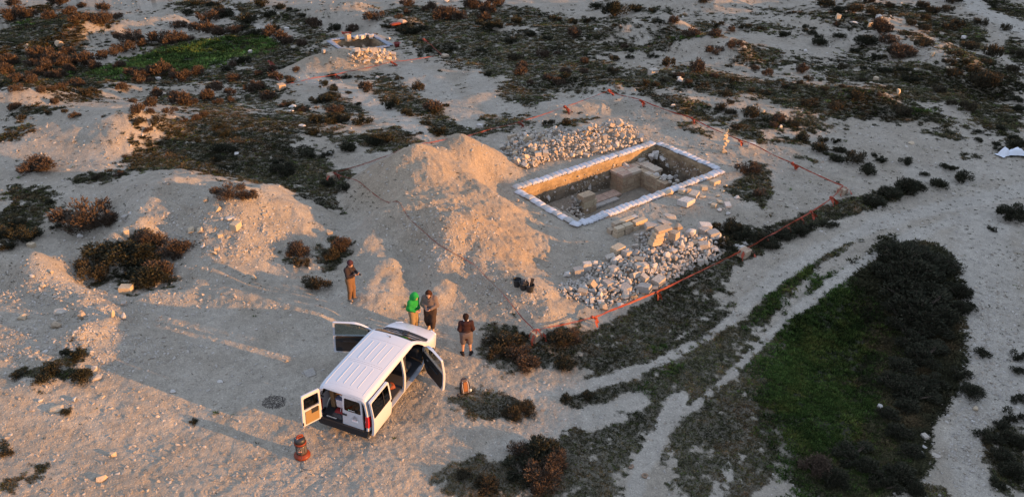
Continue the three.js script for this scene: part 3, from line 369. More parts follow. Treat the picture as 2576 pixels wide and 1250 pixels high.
function bag(x, y, z, turn, sx, sy, sz, label, group, R, mat = R() < 0.45 ? bagMat : dirtyBag[Math.floor(R() * 3)]) { sx *= 0.93 + 0.14 * R(); sy *= 0.85 + 0.35 * R(); sz *= 0.92 + 0.18 * R(); turn += 0.10 * (R() - 0.5); const t = thing('sandbag', label, 'sandbag', [x, y, z], turn, group); const b = part(t, 'sack', BAGS[Math.floor(R() * 6)], mat); b.scale.set(sx, sy, sz); b.rotation.set(0.06 * (R() - 0.5), 0.08 * (R() - 0.5), 0.10 * (R() - 0.5)); const k = part(t, 'tied_neck', bagTie, mat); k.scale.set(0.09, 0.07, 0.12); k.position.set(0, 0, sz * 0.5 + 0.02); return t; }
{
  const R = rng(4242), run = (f, y0, a0, b0, a1, b1, n, across, label, group, o = {}) => { for (let i = 0; i < n; i++) { const t = (i + 0.5) / n, p = f(lerp(a0, a1, t) + 0.04 * (R() - .5), lerp(b0, b1, t) + 0.05 * (R() - .5)); const L = Math.hypot(a1 - a0, b1 - b0) / n; const along = Math.abs(a1 - a0) > Math.abs(b1 - b0); const turn = o.turn + (along === across ? 0 : Math.PI / 2); const g = bag(p[0], heightAt(p[0], p[1]) + 0.07 + (o.up || 0) * R(), p[1], turn, across ? L * 1.12 : 0.40 + 0.04 * R(), 0.15 + 0.03 * R(), across ? 0.46 + 0.05 * R() : L * 1.06, (i === 0 && o.first) || (i === n - 1 && o.last) || label, ((i === 0 && o.first) || (i === n - 1 && o.last)) ? undefined : group, R); if (across) g.children[0].rotation.z += 0.16 * (o.lean || 1); } };
  const GN = 'sandbags along the near long edge of the large pit', GF = 'sandbags along the far long edge of the large pit', GL = 'sandbags along the left short edge of the large pit', GR = 'sandbags along the right short edge of the large pit';
  const o = { turn: TRY };
  run(tP, 0, 0.25, TW, TL - 0.1, TW, 31, true, 'white sandbag lying crosswise in the row on the near edge of the large pit', GN, { turn: TRY, first: 'white sandbag at the nearest corner of the large pit', last: 'white sandbag at the right hand corner of the large pit' });
  run(tP, 0, 0.1, 0, TL - 0.2, 0, 30, true, 'white sandbag in the row along the sunlit far edge of the large pit', GF, { turn: TRY, first: 'white sandbag at the left hand corner of the large pit', last: 'white sandbag at the farthest corner of the large pit' });
  run(tP, 0, 0, 0.3, 0, TW - 0.35, 10, false, 'white sandbag lying lengthwise on the left short edge of the large pit', GL, { turn: TRY });
  run(tP, 0, TL, 0.2, TL, TW - 0.3, 13, false, 'white sandbag in the row on the right short edge of the large pit', GR, { turn: TRY });
  { const p = tP(-0.02, TW - 0.1); bag(p[0], 0.09, p[1], TRY + 0.3, 0.4, 0.19, 0.5, 'white sandbag closing the gap at the nearest corner of the large pit', undefined, R); }
  { const p = tP(6.55, 5.2); bag(p[0], 0.1, p[1], TRY + 1.4, 0.4, 0.2, 0.42, 'loose white sandbag outside the near row beside a stone block', undefined, R); }
}
// ------- small trench up the slope
{
  const rim = (x, z) => heightAt(x, z), H = QHOLE, R = rng(77), T = thing('excavation_trench', 'small shallow excavation pit far up the slope with grey bags round it', 'excavation pit');
  const bot = QY - 1.3, F = (a, b) => qP(a, b);
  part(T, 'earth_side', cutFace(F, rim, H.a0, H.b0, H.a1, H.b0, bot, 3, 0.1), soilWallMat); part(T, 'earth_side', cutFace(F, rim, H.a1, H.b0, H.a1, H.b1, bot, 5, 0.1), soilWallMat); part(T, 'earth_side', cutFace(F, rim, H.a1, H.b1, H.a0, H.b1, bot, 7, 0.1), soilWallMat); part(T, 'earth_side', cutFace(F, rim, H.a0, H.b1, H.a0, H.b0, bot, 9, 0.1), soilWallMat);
  part(T, 'pit_floor', patch(F, 0.1, 0.1, QL - 0.1, QW - 0.1, (a, b) => bot + 0.4 + 0.2 * fbm(a, b, 2), [0.28, 0.22, 0.17], 0.15), soilWallMat);
  for (let i = 0; i < 16; i++) { const p = F(rr(0.8, QL - 0.6, R), rr(0.5, QW - 0.6, R)), s = rr(0.3, 0.7, R), m = part(T, 'stone', rockPick('a', R), ROCKM[i % 4]); m.position.set(p[0], bot + 0.5 + 0.2 * R(), p[1]); m.scale.set(s * 1.2, s * 0.8, s); m.rotation.set(R(), R() * 6, R()); }
  const ang = Math.atan2(-qE1[1], qE1[0]);
  const edge = (a0, b0, a1, b1, n, label, group) => { for (let i = 0; i < n; i++) { const t = (i + 0.5) / n, p = F(lerp(a0, a1, t), lerp(b0, b1, t)), al = Math.abs(a1 - a0) > Math.abs(b1 - b0); bag(p[0], heightAt(p[0], p[1]) + 0.10, p[1], ang + (al ? Math.PI / 2 : 0), 0.46, 0.13, Math.hypot(a1 - a0, b1 - b0) / n * 1.06, label, group, R, greyBag); } };
  edge(0.2, 0, QL - 0.2, 0, 12, 'grey white sandbag on the far long edge of the small distant pit', 'sandbags on the far edge of the small distant pit');
  edge(QL, 0.1, QL, QW - 0.1, 7, 'grey white sandbag on the right short edge of the small distant pit', 'sandbags on the right edge of the small distant pit');
  edge(0, 0.1, 0, QW - 0.1, 5, 'grey white sandbag on the left short edge of the small distant pit', 'sandbags on the left edge of the small distant pit');
  edge(QL * 0.55, QW, QL - 0.2, QW, 5, 'grey white sandbag on the near edge of the small distant pit behind its stones', 'sandbags on the near edge of the small distant pit');
}
// ------------------------------------------------------------------ heaps of stone, blocks, loose stones
const OX = [0, 1300, 2656, 0, 0, 2656, 2656, 1600], OY = [0, 0, 0, 640, 1288, 640, 1288, 1288];
const TU = (t, X) => OX[t] / 1.5745 + X * 0.34544, TV = (t, Y) => OY[t] / 1.5745 + Y * 0.34544;   // survey tiles to sheet
const wide = (p, px) => px * 0.1373 * Math.hypot(p[0], CAMH - p[1], p[2]) / FPX;
function scatterHeap(G, rows, R, nBig) { // rows: polygon-like list of discs (u, v, radius m, height m)
  const discs = rows.map(([u, v, r, h]) => { const p = P(u, v); return [p[0], p[1], r, h]; });
  const top = (x, z) => { let s = 0; for (const [dx, dz, r, h] of discs) { const q = Math.hypot(x - dx, z - dz) / r; if (q < 1) s = Math.max(s, h * (1 - q * q)); } return s; };
  const X0 = Math.min(...discs.map(d => d[0] - d[2])), X1 = Math.max(...discs.map(d => d[0] + d[2])), Z0 = Math.min(...discs.map(d => d[1] - d[2])), Z1 = Math.max(...discs.map(d => d[1] + d[2]));
  return { top, pick() { for (let k = 0; k < 400; k++) { const x = rr(X0, X1, R), z = rr(Z0, Z1, R); if (top(x, z) > 0.02 && !inHole(x, z, 0.4)) return [x, z]; } return [X0, Z0]; } };
}
function rubble(G, H, R, n, sMin, sMax, mats, kinds, stuffN) {
  const done = [];
  let tries = 0; while (done.length < n && tries++ < n * 40) { const [x, z] = H.pick(), s = lerp(sMin, sMax, Math.pow(R(), 1.7)); if (done.some(d => Math.hypot(d[0] - x, d[1] - z) < (d[2] + s) * 0.36)) continue; done.push([x, z, s]);
    const k = kinds[Math.floor(R() * kinds.length)], m = part(G, 'stone', rockPick(k, R), mats(x, z, R)); m.position.set(x, heightAt(x, z) + H.top(x, z) + s * 0.10, z); m.rotation.set(R() * 6, R() * 6, R() * 6); m.scale.set(s * (0.9 + 0.5 * R()), s * (0.55 + 0.35 * R()), s * (0.8 + 0.3 * R())); }
  const gs = []; for (let i = 0; i < stuffN; i++) { const [x, z] = H.pick(), s = 0.06 + 0.16 * R() * R(), g = rockPick(R() < 0.5 ? 'a' : 'r', R).clone(); g.applyMatrix4(M4(x, heightAt(x, z) + H.top(x, z) * 0.95, z, R() * 6, R() * 6, R() * 6, s * 1.2, s * 0.8, s)); gs.push(g); }
  const half = Math.floor(gs.length / 2); part(G, 'small_stones', merge(gs.slice(0, half)), ROCKM[1]).userData.kind = 'stuff'; part(G, 'small_stones', merge(gs.slice(half)), ROCKM[0]).userData.kind = 'stuff';
}
{
  const R = rng(31), G = thing('stone_heap', 'long half sunlit heap of pale rubble along the far side of the large pit', 'stone heap');
  const H = scatterHeap(G, [[1300, 378, 1.0, 0.35], [1340, 392, 1.25, 0.5], [1390, 380, 1.3, 0.62], [1440, 372, 1.35, 0.72], [1490, 362, 1.4, 0.85], [1540, 354, 1.35, 1.0], [1575, 350, 0.95, 0.85], [1330, 352, 1.0, 0.4], [1400, 345, 1.1, 0.5], [1320, 412, 0.8, 0.35]], R);
  rubble(G, H, R, 300, 0.15, 0.40, (x, z, f) => ROCKM[f() < 0.45 ? 0 : f() < 0.2 ? 1 : f() < 0.5 ? 3 : f() < 0.6 ? 2 : 4], ['a', 'b', 'r', 'a', 'a', 'f'], 1500);
  const R2 = rng(32), G2 = thing('stone_heap', 'spread heap of grey rubble with bigger blocks beside the front orange tape', 'stone heap');
  const H2 = scatterHeap(G2, [[1450, 735, 0.85, 0.2], [1500, 735, 1.1, 0.28], [1550, 715, 1.25, 0.34], [1600, 690, 1.35, 0.42], [1650, 660, 1.4, 0.5], [1700, 640, 1.3, 0.55], [1750, 628, 1.2, 0.5], [1785, 615, 0.8, 0.4], [1520, 690, 0.9, 0.25], [1580, 655, 0.9, 0.35], [1650, 612, 0.95, 0.6], [1500, 755, 0.6, 0.15]], R2);
  rubble(G2, H2, R2, 262, 0.14, 0.40, (x, z, f) => ROCKM[f() < 0.22 ? 1 : f() < 0.55 ? 0 : f() < 0.6 ? 3 : 2], ['a', 'b', 'r', 'a', 'f', 'f'], 2000);
  // the bigger blocks set on it
  const put = (u, v, h, sx, sy, sz, turn, k, m) => { const p = P(u, v), b = part(G2, 'block', rockPick(k, R2), ROCKM[m]); b.position.set(p[0], heightAt(p[0], p[1]) + h, p[1]); b.rotation.set(0.25 * (R2() - .5), turn, 0.25 * (R2() - .5)); b.scale.set(sx, sy, sz); };
  put(1645, 640, 0.62, .55, .22, .35, 0.5, 'b', 4); put(1648, 640, 0.82, .5, .22, .36, 0.4, 'b', 4); put(1650, 640, 1.03, .48, .2, .34, 0.5, 'b', 4); put(1660, 636, 1.2, .75, .13, .4, 0.5, 'b', 2); put(1690, 636, 0.9, .42, .32, .36, 0.9, 'b', 2); put(1668, 600, 0.82, .9, .2, .38, -0.5, 'f', 3); put(1680, 592, 0.95, .85, .16, .36, -0.6, 'f', 0); put(1635, 602, 0.7, .6, .2, .4, 0.2, 'b', 3);
  put(1700, 605, 0.7, .5, .3, .4, 0.4, 'a', 2); put(1770, 592, 0.45, .55, .28, .42, 0.1, 'b', 1); put(1790, 610, 0.4, .5, .36, .42, 0.4, 'b', 3); put(1768, 602, 0.4, .45, .38, .36, 0.8, 'b', 3); put(1735, 612, 0.55, .55, .34, .4, 0.2, 'r', 1); put(1765, 640, 0.35, .42, .5, .34, 0.1, 'b', 3);
  put(1553, 645, 0.36, .55, .32, .42, 0.7, 'b', 4); put(1575, 655, 0.35, .42, .3, .36, 0.7, 'b', 3); put(1605, 672, 0.4, .5, .18, .26, -0.4, 'b', 2); put(1610, 690, 0.38, .6, .35, .3, 0.4, 'b', 0); put(1545, 672, 0.3, .42, .38, .36, 0, 'r', 1); put(1540, 690, 0.25, .4, .3, .3, 0.6, 'b', 3);
  put(1475, 682, 0.2, .36, .52, .24, 0.15, 'b', 1); put(1455, 690, 0.14, .42, .36, .34, 0.2, 'b', 3); put(1530, 725, 0.28, .48, .22, .4, 0.6, 'b', 3); put(1490, 715, 0.22, .34, .34, .3, 0.2, 'r', 3); put(1465, 745, 0.16, .4, .36, .34, -0.3, 'b', 2); put(1570, 735, 0.2, .5, .26, .4, 0.5, 'b', 3); put(1620, 735, 0.22, .55, .3, .4, -0.5, 'b', 3); put(1655, 718, 0.25, .5, .25, .4, 0.8, 'b', 0); put(1490, 758, 0.14, .38, .3, .3, 0.4, 'r', 1); put(1510, 765, 0.12, .4, .28, .36, 1.2, 'r', 1); put(1425, 695, 0.12, .35, .26, .3, 0.3, 'a', 1); put(1560, 768, 0.02, .35, .2, .3, 0.4, 'r', 1);
  // stones at the near side of the small distant pit
  const R3 = rng(33), G3 = thing('stone_heap', 'sunlit row of rubble on the near edge of the small distant pit', 'stone heap');
  const H3 = scatterHeap(G3, [[905, 150, 0.9, 0.5], [930, 145, 0.9, 0.5], [955, 142, 0.9, 0.4], [975, 140, 0.7, 0.25]], R3); rubble(G3, H3, R3, 46, 0.22, 0.55, (x, z, f) => ROCKM[f() < 0.5 ? 0 : f() < .5 ? 3 : 4], ['a', 'b', 'r', 'a'], 160);
}
// row of dressed blocks laid ready near the pit's nearest corner
{
  const R = rng(55), c = PG(1580, 575), t = 0.64, ax = [Math.cos(t), -Math.sin(t)], bx = [Math.sin(t), Math.cos(t)];
  const B = [[-0.78, .2, 0, .5, .24, .3, 4], [-0.28, .22, 0, .46, .24, .28, 2], [0.2, .2, 0, .4, .22, .3, 4], [0.66, .22, 0, .5, .24, .28, 2], [-0.8, -.18, 0, .46, .24, .3, 2], [-0.3, -.2, 0, .44, .24, .28, 4], [.2, -.2, 0, .5, .22, .28, 2], [-0.76, .2, .25, .5, .2, .28, 4], [-0.25, .2, .25, .5, .2, .28, 4], [.48, .2, .25, .75, .17, .28, 4], [-.55, -.2, .25, .44, .2, .28, 2], [.05, -.2, .25, .8, .16, .28, 4], [.55, -.24, .24, .36, .14, .26, 1]];
  const nm = ['leftmost front block of the lower course', 'second front block of the lower course', 'third front block of the lower course', 'rightmost front block of the lower course', 'leftmost rear block of the lower course', 'middle rear block of the lower course', 'rightmost rear block of the lower course', 'left front block on top', 'middle front block on top', 'long right front block on top', 'left rear block on top', 'long rear block on top', 'small flat right rear block on top'];
  B.forEach(([a, b, y, sx, sy, sz, m], i) => { const x = c[0] + ax[0] * a + bx[0] * b, z = c[2] + ax[1] * a + bx[1] * b; const o = solo('stone_block', rockPick('b', R), ROCKM[m], nm[i] + ' in the neat pile of dressed stone', 'stone block', [x, heightAt(x, z) + y + sy / 2, z], t + 0.08 * (R() - .5)); o.scale.set(sx, sy, sz); });
}
// single blocks and stones: [tile, X, Y, width in sheet px, kind, material, label]
{
  const R = rng(66), z2 = (X, Y) => [(1950 + X * 0.4) / 1.5745, (420 + Y * 0.4) / 1.5745];
  const BL = [[2205, 775, 90, 'b', 4, 'squarish stone block nearest the sandbags at the right end of the pit'], [2095, 830, 75, 'b', 4, 'long slim stone block lying right of the pit near the squarish one'], [1885, 865, 85, 'b', 4, 'dressed stone block leftmost of the loose row right of the pit'], [1950, 850, 70, 'a', 2, 'brownish broken stone behind the leftmost loose blocks'], [2000, 900, 105, 'b', 0, 'flat topped stone block in the middle of the loose group'], [2085, 908, 70, 'a', 4, 'rough broken stone just right of the flat topped block'], [1920, 985, 155, 'b', 1, 'largest pale flat block standing alone on the bare ground by the pit'], [1755, 878, 105, 'r', 4, 'rounded sunlit block leaning on the near sandbag row'], [2280, 855, 55, 'a', 4, 'small pointed stone farthest right of the loose blocks'], [2200, 826, 45, 'f', 4, 'thin flake lying between the loose blocks'], [2310, 800, 45, 'a', 4, 'small reddish stone above the pointed one'], [2232, 895, 55, 'f', 4, 'tan flake above the cluster of small blocks'], [2195, 1000, 65, 'b', 4, 'cube like block in the cluster of small blocks'], [2255, 970, 80, 'r', 4, 'rounded stone at the back of the cluster of small blocks'], [2330, 1000, 75, 'b', 1, 'pale block on the right of the cluster of small blocks'], [2250, 1040, 65, 'f', 1, 'flat stone below the cluster of small blocks'], [2335, 1075, 60, 'a', 1, 'lowest grey stone below the cluster of small blocks'], [2160, 970, 50, 'r', 0, 'roundish stone on the left of the cluster of small blocks'], [2290, 1020, 36, 'a', 0, 'narrow upright stone in the cluster of small blocks'], [2425, 905, 50, 'f', 1, 'flat stone lying by the dark scrub right of the loose blocks'], [250, 945, 55, 'a', 2, 'sunlit broken stone between the spoil heap and the left end of the pit'], [2300, 60, 40, 'b', 3, 'small stone on the bare strip behind the far stone heap']];
  for (const [X, Y, w, k, m, label] of BL) { const [u, v] = z2(X, Y), p = PG(u, v), s = w * 0.101 * Math.hypot(p[0], CAMH - p[1], p[2]) / FPX, o = solo(k === 'b' ? 'stone_block' : 'stone', rockPick(k, R), ROCKM[m], label, k === 'b' ? 'stone block' : 'stone', [p[0], p[1] + s * 0.2, p[2] - s * 0.2], 0.6 + R() * 1.2); o.scale.set(s, s * (k === 'f' ? 0.28 : /flat|largest/.test(label) ? 0.34 : 0.46), s * 0.75); o.rotation.x = 0.2 * (R() - .5); o.rotation.z = 0.25 * (R() - .5); }
  const ST = [
    [3, 930, 545, 66, 'a', 4, 'tall yellowish stone standing at the top of the big left bush'], [3, 925, 945, 82, 'b', 4, 'tan squared block below the big left bush'], [3, 310, 893, 62, 'f', 4, 'flat sunlit stone on the rim left of the big bush'], [3, 825, 1125, 52, 'a', 4, 'upright yellowish stone on the left slope below the bush'], [3, 905, 1138, 48, 'r', 1, 'white stone next to the upright yellowish stone'], [3, 172, 1142, 66, 'r', 4, 'round yellowish stone far left on the slope'], [3, 440, 1090, 110, 'f', 0, 'large flat yellow grey slab on the left slope'], [3, 595, 1130, 66, 'a', 2, 'orange stone in the rubble patch on the left slope'], [3, 415, 1200, 74, 'r', 2, 'rounded orange stone at the foot of the left slope'], [3, 232, 615, 45, 'b', 4, 'small block on the upper left rim'], [3, 585, 550, 46, 'r', 1, 'white stone below the single round bush on the left'], [3, 1395, 505, 66, 'a', 4, 'leftmost sunlit stone of the crest on the left swell'], [3, 1720, 482, 70, 'b', 4, 'largest squarish sunlit stone on the left swell'], [3, 1590, 352, 55, 'a', 4, 'upright stone below the brown bush on the left swell'], [3, 1680, 410, 78, 'f', 1, 'broad white flat stone on the left swell'], [3, 1930, 390, 30, 'b', 4, 'small stone alone right on the left swell'], [3, 1618, 418, 30, 'r', 1, 'small round white stone beside the broad flat one'], [3, 1605, 540, 36, 'b', 4, 'left one of two small stones low on the left swell'], [3, 1665, 556, 34, 'a', 4, 'right one of two small stones low on the left swell'], [3, 1460, 505, 60, 'a', 4, 'lumpy stone beside the leftmost crest stone'], [3, 1560, 672, 45, 'a', 4, 'tan stone on the lower swell right of the big bush'], [3, 1580, 640, 34, 'b', 4, 'small stone just above the tan one right of the big bush'], [3, 2405, 530, 66, 'a', 2, 'sunlit long stone at the foot of the spoil tongue'], [3, 2480, 550, 24, 'r', 1, 'small white stone beside the sunlit long stone'], [3, 1990, 640, 34, 'a', 2, 'reddish stone left of the small brown bush'], [3, 1500, 283, 34, 'b', 2, 'small stone on the crest left of the brown bush'], [3, 950, 375, 32, 'a', 1, 'white stone on the shaded upper swell'], [3, 910, 412, 40, 'b', 3, 'tan grey block on the shaded upper swell'], [3, 375, 805, 36, 'r', 4, 'small round stone on the inner rim at the left'], [3, 240, 835, 36, 'a', 1, 'pale stone on the outer rim at the left'], [3, 1850, 850, 46, 'a', 4, 'stone at the start of the lit strip above the van'], [3, 905, 1042, 40, 'b', 3, 'grey block on the shaded flat below the tan block'], [3, 1480, 622, 40, 'r', 1, 'white stone beside the right side of the big bush'],
    [4, 600, 85, 52, 'f', 4, 'tan flat stone on the shaded ground at the left'], [4, 1605, 405, 52, 'f', 1, 'white flat stone on the shaded ground left of the van'], [4, 1262, 480, 56, 'f', 1, 'pale flat slab in the middle of the shaded ground'], [4, 745, 520, 48, 'f', 4, 'tan flake at the edge of the shaded ground'], [4, 295, 548, 34, 'r', 1, 'white stone among the dry tufts at lower left'], [4, 740, 1112, 80, 'a', 4, 'sunlit lumpy stone at the bottom left'], [4, 825, 945, 56, 'a', 4, 'sunlit stone by the line of tufts at lower left'], [4, 410, 610, 110, 'f', 4, 'long flat sunlit stone at lower left'], [4, 545, 540, 46, 'a', 1, 'pale stone right of the long flat sunlit one'], [4, 690, 320, 50, 'a', 1, 'white stone behind the dark bush at left'], [4, 700, 385, 90, 'f', 0, 'flat stone right beside the dark bush at left'], [4, 330, 190, 46, 'f', 1, 'white flat stone above the dark bush at left'], [4, 800, 950, 20, 'r', 1, 'tiny white stone by the sunlit stone at lower left'],
    [5, 482, 262, 42, 'f', 1, 'flat pale stone in the scrub right of the pit'], [5, 520, 640, 66, 'r', 1, 'pale boulder under the orange tape where it bends'], [5, 548, 600, 46, 'a', 3, 'grey stone behind the pale boulder under the tape'], [5, 480, 610, 60, 'f', 3, 'flat grey stone left of the pale boulder under the tape'], [5, 1190, 458, 24, 'b', 1, 'small white stone beside the wheel track'], [5, 1520, 335, 26, 'b', 1, 'small pale stone in the scrub above the wheel track'],
    [6, 1520, 592, 52, 'r', 1, 'white stone lying at the edge of the green field'], [6, 1790, 478, 30, 'a', 1, 'pale stone under the dark bushes at lower right'], [6, 2215, 610, 45, 'r', 4, 'tan stone on the pale path at lower right'], [6, 2200, 702, 34, 'a', 1, 'pale stone on the path below the tan one'], [6, 1848, 815, 46, 'b', 0, 'block shaped stone on the pale path at lower right'], [6, 1830, 935, 40, 'a', 1, 'lower left stone on the pale path at lower right'], [6, 1930, 945, 64, 'f', 0, 'flat stone on the pale path at lower right'], [6, 1848, 888, 36, 'a', 1, 'middle stone on the pale path at lower right'], [6, 1770, 700, 34, 'f', 1, 'flat stone at the top of the pale path at lower right'],
    [2, 590, 1070, 52, 'b', 1, 'squared pale stone under the right hand tape'], [2, 800, 928, 34, 'a', 1, 'white stone by the reddish bush up right'], [2, 672, 815, 44, 'a', 4, 'pointed pale stone at the top of a dark bush up right'], [2, 1215, 150, 46, 'a', 4, 'lit stone standing on the pale slope at upper right'], [2, 1455, 195, 60, 'a', 4, 'leaning stone left of a bush at upper right'], [2, 1520, 140, 58, 'a', 1, 'pale stone above the dark bush at upper right'], [2, 980, 378, 34, 'a', 1, 'white stone in the dark scrub at upper right'], [2, 2042, 495, 66, 'f', 4, 'broad flat stone between bushes at far right'], [2, 1910, 405, 52, 'a', 4, 'stone right of the big bush at upper right'], [2, 1495, 578, 30, 'b', 4, 'small yellow stone on the bare patch at right'], [2, 1752, 1040, 56, 'f', 4, 'yellowish flat plate of stone on the bare ground at right'], [2, 60, 582, 46, 'a', 1, 'grey white stone beside reddish bushes'], [2, 1340, 165, 70, 'f', 1, 'flat pale stone on the upper right slope'], [2, 2130, 280, 36, 'a', 1, 'stone near the far right road'], [2, 1650, 690, 40, 'a', 4, 'small upright stone on the bare patch at right'],
    [1, 145, 292, 42, 'b', 2, 'sunlit block standing behind the small distant pit'], [1, 203, 280, 46, 'r', 1, 'first grey boulder in the row behind the small distant pit'], [1, 243, 276, 36, 'b', 1, 'second grey block in the row behind the small distant pit'], [1, 275, 270, 42, 'a', 1, 'third grey boulder in the row behind the small distant pit'], [1, 315, 272, 36, 'b', 1, 'rightmost block of the row behind the small distant pit'], [1, 440, 286, 30, 'r', 1, 'round stone right of the row behind the small distant pit'], [1, 1105, 928, 42, 'b', 1, 'white block in the scrub behind the spoil heap'], [1, 2510, 775, 40, 'a', 1, 'white stone by the far tape at right'], [1, 2365, 538, 62, 'b', 0, 'large grey block in the scrub at upper right'], [1, 2560, 596, 58, 'r', 1, 'grey boulder in the scrub beside reddish bushes'], [1, 860, 16, 50, 'r', 1, 'pale boulder at the top edge of the scrub'], [1, 940, 84, 30, 'a', 4, 'lit stone among the bushes at top centre'], [1, 1015, 940, 20, 'r', 1, 'small white stone behind the spoil heap'], [1, 1155, 915, 20, 'a', 1, 'tiny white stone near the white block behind the spoil heap'], [1, 360, 570, 34, 'r', 1, 'pale stone above the round bush on the path'], [1, 1950, 215, 30, 'a', 1, 'stone at the foot of the upper pale swell'],
    [0, 437, 332, 62, 'r', 4, 'big sunlit boulder on the pale ridge at upper left'], [0, 2285, 366, 46, 'f', 1, 'white stone beside the bags of the small distant pit'], [0, 2360, 386, 46, 'r', 3, 'dark round stone left of the small distant pit'], [0, 1825, 384, 38, 'r', 1, 'white stone in the green meadow'], [0, 2090, 220, 32, 'b', 1, 'pale stone in the scrub right above the meadow'], [0, 1155, 580, 40, 'a', 1, 'grey stone below the meadow between bushes'], [0, 2130, 775, 70, 'f', 1, 'broad grey stone among the dark bushes by the path'], [0, 2120, 808, 42, 'f', 1, 'smaller stone below the broad grey one by the path'], [0, 2200, 915, 60, 'f', 1, 'flat pale stone in the dark scrub left of the path'], [0, 2405, 1122, 36, 'r', 1, 'pale stone at the foot of a dark bush left of the spoil heap'], [0, 1720, 1120, 50, 'f', 1, 'flat stone right of the big dark bush in the shaded scrub'],
  ];
  for (const [t, X, Y, w, k, m, label] of ST) { const p = PG(TU(t, X), TV(t, Y)), s = wide(p, w) * 1.02, o = solo(k === 'b' ? 'stone_block' : 'stone', rockPick(k, R), ROCKM[m], label, k === 'b' ? 'stone block' : 'stone', [p[0], p[1] + s * (k === 'f' ? 0.04 : 0.22), p[2]], R() * 6); const up = /upright|tall|standing/.test(label) ? 1.15 : k === 'f' ? 0.3 : 0.68; o.scale.set(s * (up > 1 ? 0.8 : 1), s * up, s * 0.75); if (up > 1) o.position.y += s * 0.2; }
  // cairn by the right end of the pit
  { const c = PG(1818, 382), C = thing('cairn', 'slender pile of yellowish stones stacked upright behind the right end of the pit', 'cairn', c); let y = 0; for (const [sx, sy, sz, dx, t] of [[.5, .16, .4, 0, .2], [.34, .3, .3, -.02, .8], [.3, .22, .28, .04, .1], [.46, .18, .3, .1, .5], [.36, .2, .3, 0, 1.2], [.46, .2, .32, -.08, .3], [.32, .16, .28, .02, .7], [.16, .22, .12, .06, .2]]) { const m = part(C, 'stone', rockPick('a', R), ROCKM[4]); m.position.set(dx * .7, y + sy * .45, 0); m.scale.set(sx, sy * 1.15, sz); m.rotation.set(.1 * R(), t, .25 * (R() - .5)); y += sy * .8; } }
}
// loose chips of limestone over the bare ground: nobody could count them
{
  const R = rng(909), N = 78000, kinds = ['a', 'f', 'r']; const L = [[], [], []], m4 = new THREE.Matrix4(), q = new THREE.Quaternion(), e = new THREE.Euler();
  const rocky = [[560, 560, 230, 100], [600, 600, 150, 70], [150, 860, 220, 130], [200, 820, 160, 70], [330, 660, 220, 120], [80, 720, 110, 60], [300, 760, 260, 60], [1130, 560, 140, 80], [1300, 740, 120, 60], [1520, 700, 140, 70], [1480, 690, 120, 60], [860, 170, 110, 40], [2300, 160, 150, 90], [2480, 900, 120, 200], [2440, 1120, 70, 120], [1330, 340, 80, 40], [1120, 640, 90, 60], [270, 880, 300, 60], [1200, 680, 60, 50]];
  for (let i = 0; i < N * 3 && L[0].length + L[1].length + L[2].length < N; i++) {
    const u = R() * 2640 - 30, v = R() * 1290 - 20; let w = 0.14; for (const [a, b, c, d] of rocky) { const k = ((u - a) / c) ** 2 + ((v - b) / d) ** 2; if (k < 1) w += 0.8 * (1 - k); }
    if (v < 420) w += 0.06; if (R() > w) continue; const p = P(u, v), x = p[0], z = p[1]; if (inHole(x, z, 0.25)) continue; const c = coverAt(x, z); if (R() < c.grass * 2.5 || R() < c.bush * 2 || R() < (c.den || 0) * 1.1 + c.mat * 0.5) continue;
    const far = Math.hypot(x, z) / 24, s = (0.020 + 0.075 * Math.pow(R(), 6)) * (0.75 + 0.45 * far), y = heightAt(x, z);
    m4.compose(new THREE.Vector3(x, y + s * 0.1, z), q.setFromEuler(e.set(R() * 0.7, R() * 6.3, R() * 0.7)), new THREE.Vector3(s * (1 + R() * 0.8), s * (0.35 + 0.5 * R()), s)); L[Math.floor(R() * 3)].push(m4.clone());
  }
  const tint = new THREE.Color(), chipMat = [ROCKM[1], ROCKM[0], ROCKM[1]];
  L.forEach((a, i) => { const I = new THREE.InstancedMesh(rockPick(kinds[i], R), chipMat[i], a.length); a.forEach((m, k) => { I.setMatrixAt(k, m); const f = 0.62 + 0.36 * R(); I.setColorAt(k, tint.setRGB(f, f * 0.98, f * 0.95)); }); I.name = numbered('stone_chips'); I.castShadow = I.receiveShadow = true; scene.add(I); tag(I, ['small angular limestone chips strewn over the bare ground', 'small flat limestone flakes strewn over the bare ground', 'small rounded pebbles strewn over the bare ground'][i], 'gravel', null, 'stuff'); });
}
